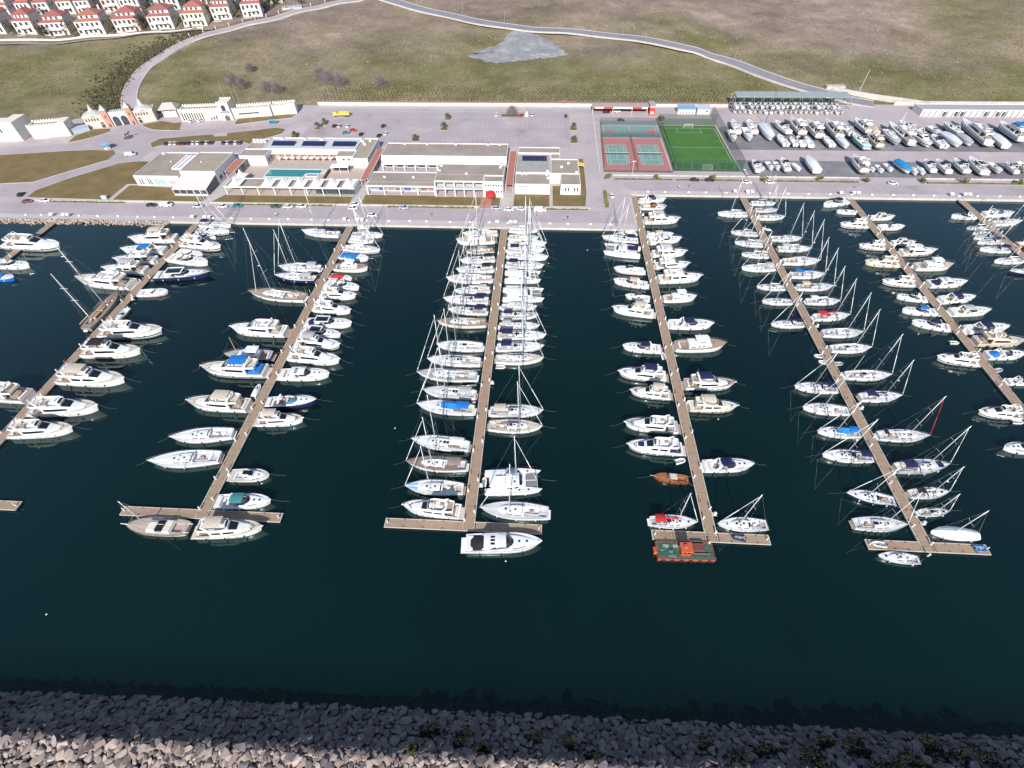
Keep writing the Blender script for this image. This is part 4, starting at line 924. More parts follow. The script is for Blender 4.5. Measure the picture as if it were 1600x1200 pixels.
for a, b in ((-11.4,-8.4),(-7.8,-5.2),(-2.8,1.0)): win(ob, a, b, 219.6, .2, 2.8, mat('white_door',(.66,.65,.64),.5,0,.05,1), -1, 'door')
for a in (-4.6,-3.9,-3.3,1.8,2.6,3.4): win(ob, a, a+.22, 219.6, .3, 3.2)
for a in (11.4,12.7,15.6,16.9): win(ob, a, a+.75, 219.6, 1.6, 3.6)
for a in (10.1,10.6,14.0,14.5,17.9): win(ob, a, a+.18, 219.6, .2, 3.0)
for p_ in ((-9,230,4.6),(-7,230.2,4.6),(2.8,229.4,4.6),(3.2,233.4,4.4),(13.4,242,4.5),(10,238,4.5),(17,232.5,4.5),(3.4,226,4.6)): unit(ob, *p_, 1.1, .8, .9)
yk = thing('yellow_awning', 'bright yellow awning box on the side of the office building', 'awning', (20.0,246,0))
MB().add([(-1.5,-1.6,2.6),(1.5,-1.6,2.3),(1.5,1.6,2.3),(-1.5,1.6,2.6),(-1.5,-1.6,2.9),(1.5,-1.6,2.6),(1.5,1.6,2.6),(-1.5,1.6,2.9)],[(4,5,6,7),(0,3,2,1),(0,1,5,4),(1,2,6,5),(2,3,7,6)]).build('canopy', canvas('yellow'), yk)
for sx,sy in ((1.35,-1.4),(1.35,1.4)): MB().tube((sx,sy,0),(sx,sy,2.4),.05).build('post', STEEL, yk)
# --- low walls and hedges along the quay road
def lowwall(x0, x1, y, lab):
    t = thing('quay_road_wall', lab, 'wall', (0,0,0)); xx = x0
    while xx < x1-.5:
        e = min(xx+11.8, x1); MB().box(xx, e, y, y+.35, 0, .45).build('wall_section', CONC, t); MB().box(xx, e, y-.05, y+.4, .452, .54).build('cap', CONC, t); xx = e+.2
for x0,x1,lab in ((-246,-160.5,'low white wall between restaurant lawn and quay road'),(-154.8,-88.4,'low white wall between the tented arcade lawn and quay road'),(-83,-28,'low white wall before the shopping block lawn'),(-12.4,22.6,'low white wall before the office building lawn')):
    lowwall(x0, x1, 206.6, lab)
HEDGE = mat('rough_hedge', (.10,.095,.03), .95, 0, .5, 2.0, .8, 6)
def hedge(x0, x1, y, hgt, lab):
    t = thing('roadside_hedge', lab, 'hedge'); r = random.Random(int(x0*7)); mb = MB(); n = int((x1-x0)/.9); secs = []
    for i in range(n+1):
        x = x0+(x1-x0)*i/n; w_ = .42*r.uniform(.6,1.25); h = hgt*r.uniform(.55,1.2)
        secs.append([(x+r.uniform(-.2,.2), y+w_*math.cos(a), max(0,h*math.sin(a)*r.uniform(.8,1.1))) for a in (math.pi,2.4,1.57,.75,0)])
    mb.loft(secs).build('foliage', HEDGE, t)
for x0,x1,lab in ((-232,-196,'ragged low hedge beside the quay road, furthest from the shops'),(-140,-96,'ragged hedge below the tented arcade lawn wall'),(-70,-30,'ragged hedge below the shopping block lawn wall'),(-9,22,'ragged hedge below the office building lawn wall')): hedge(x0, x1, 205.8, .7, lab)
hedge(36, 64, 235.6, .7, 'low hedge between tennis courts and quay road'); hedge(66,100,235.6,.7,'low hedge between football pitch and quay road'); hedge(112,152,235.6,.7,'low hedge before the boatyard, nearer the football pitch'); hedge(184,262,235.6,.7,'low hedge before the boatyard, beyond its entrance')
lw2 = thing('yard_front_wall', 'pale low wall in front of the courts and boatyard', 'wall')
for x0,x1 in ((32,100),(101,154),(184,270)):
    xx = x0
    while xx < x1-.5:
        e = min(xx+11.8,x1); MB().box(xx,e,239.6,240.0,0,.55).build('wall_section', CONC, lw2); xx = e+.2
st = thing('green_verge', 'strip of rough yellow-green bushes by the parked white car on the wide quay', 'shrubs', (30.4,214.5,0))
r = random.Random(4); mb = MB()
for _ in range(420):
    x,y,z = r.uniform(-.9,.9), r.uniform(-7,9), abs(r.gauss(0,.45)); a = r.uniform(0,6.3); s = r.uniform(.15,.35)
    mb.add([(x-s*math.cos(a),y-s*math.sin(a),z),(x+s*math.cos(a),y+s*math.sin(a),z+r.uniform(-.1,.2)),(x+r.uniform(-.2,.2),y+r.uniform(-.2,.2),z+s*1.3)],[(0,1,2)])
mb.build('foliage', mat('verge_leaf',(.17,.17,.03),.9,0,.4,2,island=.4), st)
# --- retaining wall behind the car park with a rose-coloured coping rail
rw = thing('retaining_wall', 'long pale retaining wall along the back of the car park', 'wall'); xx = -143.5
while xx < 113:
    e = min(xx+11.9, 113.2); MB().box(xx,e,332.0,333.0,0,1.6).build('wall_section', WHITEW, rw); MB().box(xx,e,331.9,333.1,1.61,2.2).build('cap', mat('rose_cap',(.30,.16,.16),.9,0,.2,1), rw); xx = e+.1
fw = struct('wall_footway', MB().poly([(-142,326.4),(30,327.2),(30,331.8),(-142,331.8)], .016), CONC)
# --- gatehouse and crenellated walls
PINK = mat('pink_render', (.62,.46,.40), .85, 0, .08, .6); BRICKO = mat('orange_brick', (.44,.235,.175), .9, 0, .15, 1.2); CREAMW = mat('cream_render', (.70,.64,.57), .85, 0, .07, .5)
LEAD = mat('lead_roof', (.42,.43,.40), .6, 0, .12, .8)
def cren(mb, x0, x1, y0, y1, z, w=.7, h=.7, st=1.5):
    x = x0
    while x < x1-.3: mb.box(x, min(x+w,x1), y0, y1, z, z+h); x += st
    return mb
def arch_open(root, xc, w, h, y, name='arch', m=None):
    pts = [(-w/2,0),(w/2,0)]+[(w/2*math.cos(a),h-w/2+w/2*math.sin(a)) for a in [math.pi*k/8 for k in range(9)]]
    mb = MB(); mb.add([(xc+a, y, b) for a,b in pts]+[(xc+a, y-.06, b) for a,b in pts], [tuple(range(len(pts)-1,-1,-1)), tuple(range(len(pts),2*len(pts)))]+[(i,(i+1)%len(pts),len(pts)+(i+1)%len(pts),len(pts)+i) for i in range(len(pts))])
    return mb.build(name, m or SHOPG, root)
gt = thing('gatehouse', 'pink castle-style gatehouse with two arches and pointed green roofs', 'gatehouse', (-253,297.6,0), R(22))
MB().box(-3.6,5.6,-.4,3.4,0,7.2).build('gate_wall', WHITEW, gt)
cren(MB(), -3.6, 5.6, -.4, 3.4, 7.2, .6, .5, 1.2).build('battlement', WHITEW, gt)
arch_open(gt, -1.1, 3.6, 5.2, -.42); arch_open(gt, 3.2, 3.6, 5.2, -.42)
for xc in (-5.4, 7.2):
    tw = MB().box(xc-1.6,xc+1.6,-1.2,2.6,0,9.0).build('tower', BRICKO, gt)
    MB().loft([[(xc-1.8*k,.7-2.1*k,9+z),(xc+1.8*k,.7-2.1*k,9+z),(xc+1.8*k,.7+2.1*k,9+z),(xc-1.8*k,.7+2.1*k,9+z)] for k,z in ((1,0),(.02,2.6))], True).build('spire', LEAD, tw)
    arch_open(tw, xc, .8, 1.8, -1.24); MB().box(xc-.3,xc+.3,-1.26,-1.2,5,6.4).build('slit', SHOPG, tw)
for sgn, xa, xb in ((-1,-17.5,-7.1),(1,8.9,19.5)):
    wg = MB().box(xa,xb,-.2,7.4,0,6.2).build('wing', PINK, gt)
    MB().box(xa-.2,xb+.2,-.5,7.6,6.2,6.6).build('cornice', CREAMW, wg)
    xm = (xa+xb)/2
    for k in range(5):
        xw = xa+.9+k*1.5; MB().box(xw,xw+.7,-.26,-.2,3.9,5.4).build('window', SHOPG, wg)
    MB().box(xa+.1,xb-.1,-.32,-.21,3.2,3.5).build('band', CREAMW, wg); MB().box(xa+.1,xb-.1,-.32,-.21,1.8,2.0).build('band', CREAMW, wg)
    arch_open(wg, xb-2 if sgn < 0 else xa+2, 1.8, 3.0, -.25); 
    MB().loft([[(xm+(xb-xa)/2*1.12*k*math.cos(a), 3.5+4.6*k*math.sin(a), 6.6+z) for a in [2*math.pi*q_/12 for q_ in range(12)]] for k,z in ((1,0),(.75,.9),(.4,1.7),(.22,2.2),(.18,3.0),(.02,5.2))], True).build('domed_roof', LEAD, wg)
pv = thing('gate_pavilion', 'small pavilion with grey hipped roof behind the gatehouse wing', 'pavilion', (-229.5,313.5,0), R(12))
for sx in (-3.8,0,3.8):
    for sy in (-3,3): MB().box(sx-.2,sx+.2,sy-.2,sy+.2,0,4.4).build('column', CREAMW, pv)
MB().loft([[(-5.4*k-a,-4.4*k,4.4+z),(5.4*k+a,-4.4*k,4.4+z),(5.4*k+a,4.4*k,4.4+z),(-5.4*k-a,4.4*k,4.4+z)] for k,a,z in ((1,0,0),(1,0,.3),(.05,2.4,3.0))], True).build('hip_roof', mat('slate_roof',(.44,.42,.40),.7,0,.1,1), pv)
MB().box(-3.4,3.4,-2.6,2.6,0,3.4).build('wall', CREAMW, pv)
def fort(name, label, loc, rz, L, D, H, cols=0, m=None, arcade=0):
    t = thing(name, label, 'wall', loc, rz); m = m or CREAMW
    MB().box(0,L,0,.8,0,H).build('front_wall', m, t); MB().box(0,L,D-.8,D,0,H).build('back_wall', m, t); MB().box(0,.8,.81,D-.81,0,H).build('end_wall', m, t); MB().box(L-.8,L,.81,D-.81,0,H).build('end_wall', m, t)
    MB().box(.8,L-.8,.8,D-.8,H-1.0,H-.7).build('roof', ROOFG, t)
    x = .1
    while x < L-.6:
        MB().box(x,x+.8,.02,.5,H,H+.7).build('merlon', m, t); MB().box(x,x+.8,D-.5,D-.02,H,H+.7).build('merlon', m, t); x += 1.5
    for i in range(arcade):
        xa = 1.2+i*1.45; MB().box(xa,xa+.75,-.06,0,.4,H-1.6).build('opening', SHOPG, t)
    return t
f1 = fort('crenellated_wall', 'crenellated cream wall with dark arcade beside the gatehouse', (-218.4,303.8,0), R(7), 24, 8, 6.2, 0, None, 9)
for k in range(3): MB().box(17.5+k*1.6,18.4+k*1.6,-.06,0,.3,1.6+k*.5).build('window', SHOPG, f1)
ft = thing('wall_tower', 'square cream tower with dark arch and sign between crenellated walls', 'tower', (-194.2,306.4,0), R(8))
MB().box(0,6.4,-.6,7.6,0,9.4).build('wall', CREAMW, ft); cren(cren(MB(),0,6.4,-.6,-.1,9.4,.8,.8,1.4),0,6.4,7.1,7.6,9.4,.8,.8,1.4).build('battlement', CREAMW, ft)
arch_open(ft, 3.2, 2.4, 3.2, -.62).location = (0,0,5.2)
MB().box(.6,5.8,-.72,-.6,4.0,4.9).build('sign_board', DARKM, ft); arch_open(ft, 3.4, 3.0, 2.8, -.64, 'doorway', mat('dark_door',(.12,.08,.08),.6))
MB().box(1.1,5.3,-.745,-.72,4.35,4.55).build('sign_lettering', WHITEW, ft)
f2 = fort('crenellated_wall', 'crenellated cream wall with long slot opening, past the tower', (-187.6,308.4,0), R(13), 22, 7, 5.2)
MB().box(3,15,-.08,0,2.2,2.9).build('opening', SHOPG, f2); MB().box(3,15,-.3,-.09,1.9,2.15).build('sill', CREAMW, f2)
f3 = fort('crenellated_wall', 'end section of crenellated cream wall at the car park', (-165.5,314.2,0), R(14), 13.6, 6.5, 5.2)
MB().box(9.6,13.9,-.5,6.9,0,5.6).build('bastion', CREAMW, f3)
f4 = fort('crenellated_wall', 'crenellated pale wall with sloping stair, far side of the gatehouse', (-293.6,277.4,0), R(14), 20, 8, 6.4)
MB().add([(1,-.1,0),(9.5,-.1,0),(1,-.1,5.6),(1,-1.4,0),(9.5,-1.4,0),(1,-1.4,5.6)],[(0,2,1),(3,4,5),(1,2,5,4),(0,3,5,2)]).build('stair', CREAMW, f4)
MB().box(16.4,20.3,-.5,8.2,0,7.2).build('bastion', CREAMW, f4)
f5 = thing('corner_block', 'tall plain white block at the far end of the crenellated walls', 'building', (-341,270,0), R(5))
MB().box(0,44,0,12,0,8.4).build('wall', WHITEW, f5); MB().box(38,44.4,-.3,12.3,8.4,10).build('roof_tower', CREAMW, f5)
for a in (33,35): MB().box(a,a+1,-.07,0,4.6,7.2).build('window', SHOPG, f5)
kb = thing('glass_gallery', 'low pale blue glazed gallery beside the gatehouse wing', 'building', (-274.2,283.6,0), R(38))
MB().box(0,9,0,3.6,0,2.4).build('wall', mat('blue_glazing',(.34,.42,.48),.2,0,.15,1), kb); MB().box(-.3,9.3,-.3,3.9,2.4,2.7).build('roof', mat('blue_roof',(.42,.46,.50),.5,0,.1,1), kb)
# guard booth, barrier, and other small things at the roundabout
gb = thing('guard_booth', 'guard booth with blue canopy at the tip of the island lawn', 'booth', (-241,264.5,0), R(-25))
MB().box(-1.2,1.2,-1,1,0,2.4).build('wall', WHITEW, gb); MB().box(-2.6,2.6,-1.6,1.6,2.5,2.75).build('canopy', canvas('skyblue'), gb); MB().box(-1,1,-1.05,-1,1,2).build('window', SHOPG, gb)
for sx in (-2.4,2.4): MB().tube((sx,-1.4,0),(sx,-1.4,2.5),.06).build('post', STEEL, gb)
MB().tube((2.4,-1.4,1),(7.5,-1.8,1.1),.07).build('barrier_arm', mat('barrier_red',(.6,.2,.18),.5), gb)
gs = thing('bus_shelter', 'small blue-roofed shelter on the road past the tower', 'shelter', (-160.8,300.5,0), R(14))
for sx in (-1.8,1.8): MB().box(sx-.06,sx+.06,-.06,.06,0,2.3).build('post', STEEL, gs)
MB().box(-2.2,2.2,-.9,.9,2.3,2.45).build('roof', canvas('skyblue'), gs); MB().box(-1.8,1.8,.3,.36,.4,2.1).build('back_panel', GLASSB, gs)
ng = thing('notice_box', 'small pale blue box on the lawn by the footpath to the restaurant', 'box', (-207.5,209.3,.1)); MB().bbox(-1.2,1.2,-.5,.5,0,1.3,.08).build('body', mat('pale_blue_box',(.45,.6,.68),.5), ng); MB().box(-1.3,1.3,-.6,.6,1.3,1.4).build('lid', WHITEW, ng)
rb = thing('sculpture', 'dark horse-like metal sculpture standing in the roundabout', 'sculpture', (-238,279.5,0))
MB().path([(-1.4,0,1.6),(-.6,0,2.1),(.6,0,2.0),(1.4,0,2.9),(2.0,0,3.4),(2.6,0,3.0)],.32,6).build('body', DARKM, rb)
for sx in (-1.1,-.8,.7,1.0): MB().tube((sx,.25*(1 if sx > 0 else -1),1.8),(sx*1.25,.3,0),.14,.08).build('leg', DARKM, rb)
MB().tube((0,0,-.02),(0,0,.05),2.6,None,16).build('plinth', mat('dark_plinth',(.12,.12,.13),.8), rb)
# ================================================================ SPORTS COURTS
NETG = net_mat('court_net', (.05,.075,.075), .42); NETD = net_mat('pitch_net', (.025,.075,.04), .46); NETT = net_mat('goal_net', (.7,.7,.7), .25)
REDC = mat('court_red', (.40,.165,.16), .9, 0, .10, .5); GRNC = mat('court_green', (.17,.29,.265), .9, 0, .09, .4); TURF = ramp_mat('pitch_turf', [(.3,(.055,.145,.035)),(.7,(.078,.185,.046))], .15, .9, (3,.12), .2, 6)
COURTL = mat('court_line', (.62,.66,.62), .8)
sheet('tennis_ground', [(31.4,243.4),(65.2,243.4),(65.2,284.6),(32.4,284.6)], REDC, .008)
def lines(name, segs, m, z, wd=.07):
    mb = MB()
    for (xa,ya,xb,yb) in segs: mb.box(min(xa,xb)-wd,max(xa,xb)+wd,min(ya,yb)-wd,max(ya,yb)+wd,z-.002,z)
    return struct(name, mb, m)
for xc in (39.8, 57.0):
    x0,x1,y0,y1 = xc-5.49,xc+5.49,252.1,275.9
    sheet('tennis_court', [(x0-.15,y0-.15),(x1+.15,y0-.15),(x1+.15,y1+.15),(x0-.15,y1+.15)], GRNC, .012)
    i0,i1 = x0+1.37,x1-1.37; yc = (y0+y1)/2
    lines('court_lines', [(x0,y0,x1,y0),(x0,y1,x1,y1),(x0,y0,x0,y1),(x1,y0,x1,y1),(i0,y0,i0,y1),(i1,y0,i1,y1),(i0,yc-6.4,i1,yc-6.4),(i0,yc+6.4,i1,yc+6.4),(xc,yc-6.4,xc,yc+6.4)], COURTL, .018)
    tn = thing('tennis_net', 'tennis net on the court %s' % ('beside the service road' if xc < 50 else 'beside the football pitch'), 'net', (xc,yc,0))
    for s in (-1,1): MB().tube((s*6.4,0,0),(s*6.4,0,1.07),.06).build('post', STEEL, tn)
    MB().box(-6.4,6.4,-.01,.01,.05,.92).build('mesh', NETG, tn); MB().box(-6.4,6.4,-.04,.04,.92,1.05).build('tape', WHITEW, tn)
sheet('ball_court', [(34.0,286),(65.5,286),(65.5,302.8),(34.4,302.8)], GRNC, .012)
for xa,xb in ((35.2,40.8),(58.7,64.3)): sheet('key_area', [(xa,291.9),(xb,291.9),(xb,296.9),(xa,296.9)], REDC, .016)
sheet('centre_circle', [(49.8+1.8*math.cos(a*math.pi/10),294.4+1.8*math.sin(a*math.pi/10)) for a in range(20)], REDC, .016)
lines('court_lines', [(35.2,287,64.3,287),(35.2,301.8,64.3,301.8),(35.2,287,35.2,301.8),(64.3,287,64.3,301.8),(49.8,287,49.8,301.8)], COURTL, .019)
sheet('football_pitch', [(66.6,245.8),(99.2,245.8),(99.2,303),(67.2,303)], TURF, .012)
lines('pitch_lines', [(68.4,247.8,97.9,247.8),(68.4,299.2,97.9,299.2),(68.4,247.8,68.4,299.2),(97.9,247.8,97.9,299.2),(68.4,273.4,97.9,273.4),(76.6,247.8,76.6,254.4),(89.8,247.8,89.8,254.4),(76.6,254.4,89.8,254.4),(76.6,299.2,76.6,293),(89.8,299.2,89.8,293),(76.6,293,89.8,293)], COURTL, .018)
for yg, s, lab in ((247.8,-1,'white football goal at the quay end of the pitch'),(299.2,1,'white football goal at the hill end of the pitch')):
    gl = thing('football_goal', lab, 'goal', (83.2,yg,0))
    for sx in (-2.5,2.5): MB().tube((sx,0,0),(sx,0,2.2),.09).build('post', WHITEW, gl); MB().tube((sx,0,2.2),(sx,s*1.4,0),.05).build('stay', WHITEW, gl)
    MB().tube((-2.5,0,2.2),(2.5,0,2.2),.09).build('crossbar', WHITEW, gl)
    MB().add([(-2.5,0,2.2),(2.5,0,2.2),(2.5,s*1.4,0),(-2.5,s*1.4,0)],[(0,1,2,3)]).build('net', NETT, gl)
def fence(lab, a, b, h, m, st=4.0):
    t = thing('court_fence', lab, 'fence'); a, b = Vector(a), Vector(b); n = max(1, round((b-a).length/st))
    for i in range(n+1):
        p = a.lerp(b, i/n); MB().tube((p.x,p.y,0),(p.x,p.y,h),.05,None,5).build('post', mat('fence_post',(.12,.18,.16),.6), t)
        if i < n:
            p2 = a.lerp(b,(i+1)/n); MB().add([(p.x,p.y,.05),(p2.x,p2.y,.05),(p2.x,p2.y,h),(p.x,p.y,h)],[(0,1,2,3)]).build('net_panel', m, t)
    MB().tube((a.x,a.y,h),(b.x,b.y,h),.03,None,4).build('top_rail', mat('fence_post',(.12,.18,.16),.6), t)
fence('tall dark mesh fence along the service road side of the tennis courts', (31.6,243.6), (33.6,303.4), 4, NETG)
fence('mesh fence between the two tennis courts', (48.4,244), (48.6,284.4), 3, NETG)
fence('mesh fence between tennis courts and basketball court', (32.6,285.3), (66,285.3), 3.5, NETG)
fence('mesh fence behind the basketball court', (33.6,303.4), (66.2,303.4), 4, NETG)
fence('low mesh fence between tennis courts and the road wall', (31.6,243.2), (65.6,243.2), 1.2, NETG)
fence('high green net along the football pitch beside the tennis courts', (66.0,243.6), (66.6,303.2), 6, NETD)
fence('high green net along the quay end of the football pitch', (66,245.2), (99.6,245.2), 6, NETD)
fence('high green net behind the hill end of the football pitch', (66.6,303.6), (99.8,303.6), 6, NETD)
fence('high net between football pitch and boatyard', (99.8,244.6), (100.2,318), 6, NETG)
fl = thing('floodlight', 'white twin-lamp floodlight pole before the tennis courts', 'lamp', (45.4,242.2,0)); MB().tube((0,0,0),(0,0,6),.09,.06).build('pole', WHITEW, fl); MB().box(-1,1,-.15,.15,5.9,6.1).build('lamp_bar', WHITEW, fl)
gz = thing('round_kiosk', 'dark red round-roofed kiosk between ball court and football pitch', 'kiosk', (68.8,307.5,0))
MB().loft([[(2.4*k*math.cos(a*.785),2.4*k*math.sin(a*.785),2.4+z) for a in range(8)] for k,z in ((1,0),(.6,.7),(.03,1.1))],True).build('roof', mat('dark_red_roof',(.20,.07,.07),.8,0,.1,1), gz)
for a in range(8): MB().tube((2*math.cos(a*.785),2*math.sin(a*.785),0),(2*math.cos(a*.785),2*math.sin(a*.785),2.4),.06).build('post', STEEL, gz)
MB().tube((0,0,0),(0,0,1.1),1.5,None,10).build('counter', INTER, gz)
# --- red carport, kiosks
REDP = mat('red_fascia', (.55,.05,.045), .5, 0, .06, .8)
cp = thing('carport', 'long open carport with red fascia along the retaining wall', 'carport')
MB().box(29.6,64.6,320.2,326.4,3.7,3.95).build('roof', mat('pink_grey_roof',(.40,.33,.33),.8,0,.08,.6), cp); MB().box(29.8,64.5,326.0,326.3,0,3.7).build('back_wall', mat('carport_back',(.16,.10,.10),.9), cp)
for k,(a,b,m_) in enumerate(((31,36.5,PINK),(36.6,42,REDP),(42.1,53.5,WHITEW),(53.6,59,REDP),(59.1,62.4,WHITEW))): MB().box(a,b,320.0,320.19,2.9,3.9).build('fascia_panel', m_, cp)
for xx in (30,42,53.5,62.5): MB().box(xx-.12,xx+.12,320.3,320.55,0,3.7).build('post', WHITEW, cp)
kt = thing('carport_tower', 'red and white square tower at the end of the carport', 'tower', (65.2,319.6,0))
MB().box(-1.6,1.6,-1.6,6.4,0,4.2).build('wall', REDP, kt); MB().box(-1.7,1.7,-1.7,6.5,4.2,5.4).build('top', mat('pink_grey_roof',(.4,.33,.33)), kt); MB().box(-.9,.9,-1.68,-1.6,.8,2.2).build('sign', WHITEW, kt)
for x0,x1,m_,lab in ((80.8,91.0,'azure','white kiosk with blue roof and dark figures on its front, behind the pitch'),(92.2,99.6,'pale','plain white kiosk next to the blue-roofed kiosk')):
    k_ = thing('kiosk', lab, 'kiosk'); MB().box(x0,x1,320,324.5,0,2.9).build('wall', WHITEW, k_); MB().add([(x0-.3,319.6,2.9),(x1+.3,319.6,2.9),(x1+.3,324.9,3.7),(x0-.3,324.9,3.7),(x0-.3,319.6,3.05),(x1+.3,319.6,3.05),(x1+.3,324.9,3.85),(x0-.3,324.9,3.85)],[(4,5,6,7),(0,3,2,1),(0,1,5,4),(1,2,6,5),(2,3,7,6),(3,0,4,7)]).build('roof', mat('kiosk_roof_'+m_, (.18,.33,.5) if m_=='azure' else (.42,.46,.56), .6,0,.06,.8), k_)
    if m_ == 'azure':
        for i in range(5): MB().tube((x0+1.6+i*1.75,319.97,.9),(x0+1.6+i*1.75,319.93,.9),.42,None,8).build('painted_figure', DARKM, k_)
    else: MB().box(x1-2.4,x1-1,319.95,320,1.4,2.1).build('window', SHOPG, k_)
# --- dry-stack boat rack
STEELG = mat('rack_steel', (.36,.39,.41), .6, 0, .1, 1)
rk = thing('boat_rack', 'two-tier steel boat rack under a long grey roof', 'rack')
MB().add([(114.5,324.8,8.0),(180.5,324.8,8.0),(180.5,332.4,8.5),(114.5,332.4,8.5),(114.5,324.8,8.25),(180.5,324.8,8.25),(180.5,332.4,8.75),(114.5,332.4,8.75)],[(4,5,6,7),(0,3,2,1),(0,1,5,4),(1,2,6,5),(2,3,7,6),(3,0,4,7)]).build('roof', mat('rack_roof',(.30,.34,.35),.5,0,.08,.3), rk)
for i in range(13):
    xx = 113.4+i*5.56
    for yy in (326,331.6): MB().box(xx-.1,xx+.1,yy-.1,yy+.1,0,8.0).build('post', STEELG, rk)
    MB().box(xx-.1,xx+.1,320.1,320.3,0,5.6).build('post', STEELG, rk); MB().tube((xx,320.2,5.5),(xx,324.9,8.0),.09,None,4).build('rafter', STEELG, rk)
    for zz in (2.9,5.4): MB().box(xx-.07,xx+.07,320.3,331.5,zz,zz+.18).build('shelf_beam', STEELG, rk)
for zz in (2.85,5.35,7.8):
    if zz < 6: MB().box(113.4,180.2,320.1,320.3,zz,zz+.14).build('rail', STEELG, rk)
    MB().box(113.4,180.2,331.5,331.7,zz,zz+.14).build('rail', STEELG, rk)
for i in range(12):
    xa = 113.5+i*5.56; MB().add([(xa,331.65,3.1),(xa+5.4,331.65,5.3),(xa+5.4,331.65,5.2),(xa,331.65,3.0)],[(0,1,2,3)]).build('brace', STEELG, rk)
# --- workshop row and walls behind the yard
ws = thing('workshop_row', 'low white workshop row with open bays behind the boatyard', 'building')
block(ws, 221, 330, 319.5, 329, 3.4, mat('roof_white2',(.38,.35,.36),.8,0,.06,.4), .2)
for i in range(26):
    xa = 222+i*3.3; MB().box(xa,xa+.45,318.3,319.45,0,3.3).build('buttress', WHITEW, ws)
    if i % 7 in (3,5,6): win(ws, xa+.6, xa+3.1, 319.5, .1, 2.6, None, -1, 'bay')
    else: win(ws, xa+.6, xa+3.1, 319.5, .1, 2.6, mat('roller_door',(.55,.54,.55),.6,0,.08,1), -1, 'roller_door')
w2 = thing('retaining_wall', 'white retaining wall on the slope behind the workshop row', 'wall'); xx = 214
while xx < 330: MB().box(xx,xx+11.9,337.0,337.8,0,2.2).build('wall_section', CONC, w2); xx += 12
w3 = thing('ramp_wall', 'curved pale concrete wall beside the foot of the hill road', 'wall')
pth = resample([(184,357),(196,350.5),(208,345),(222,338.5),(232,333)], 2.5)
MB().loft([[(p.x,p.y,-.5),(p.x,p.y,3.0+T(p.x,p.y)*.4),(p.x+.5,p.y+.8,3.0+T(p.x,p.y)*.4),(p.x+.5,p.y+.8,-.5)] for p in pth]).build('wall', CONC, w3)
MB().box(180.5,192,357.5,361.5,T(186,360)-1,T(186,360)+1.6).build('pump_house', CONC, w3)
# ================================================================ HOUSES ON THE HILL
ROOFR = mat('roof_tile_red', (.33,.105,.095), .85, 0, .16, 1.1, .3, 6); ROOFO = mat('roof_tile_orange', (.35,.135,.10), .85, 0, .16, 1.1, .3, 6)
HW = [mat('house_white',(.69,.635,.61),.85,0,.05,.5), mat('house_pink',(.66,.52,.47),.85,0,.05,.5), mat('house_cream',(.72,.66,.50),.85,0,.05,.5), mat('house_grey',(.60,.58,.57),.85,0,.05,.5)]
def hip(mb, x0,x1,y0,y1,z,h,ov=.5):
    x0-=ov; x1+=ov; y0-=ov; y1+=ov; d = min(x1-x0,y1-y0)/2*.95; ym = (y0+y1)/2; xm=(x0+x1)/2
    if x1-x0 >= y1-y0: a,b = (x0+d,ym),(x1-d,ym)
    else: a,b = (xm,y0+d),(xm,y1-d)
    mb.add([(x0,y0,z),(x1,y0,z),(x1,y1,z),(x0,y1,z),(a[0],a[1],z+h),(b[0],b[1],z+h),(x0,y0,z-.2),(x1,y0,z-.2),(x1,y1,z-.2),(x0,y1,z-.2)],
      [(0,1,5,4),(2,3,4,5),(1,2,5),(3,0,4)] if x1-x0 >= y1-y0 else [(0,1,4),(1,2,5,4),(2,3,5),(3,0,4,5)])
    mb.add([(x0,y0,z),(x1,y0,z),(x1,y1,z),(x0,y1,z),(x0,y0,z-.2),(x1,y0,z-.2),(x1,y1,z-.2),(x0,y1,z-.2)],[(0,4,5,1),(1,5,6,2),(2,6,7,3),(3,7,4,0),(4,7,6,5)])
    return mb
hl = ['front','middle','upper']
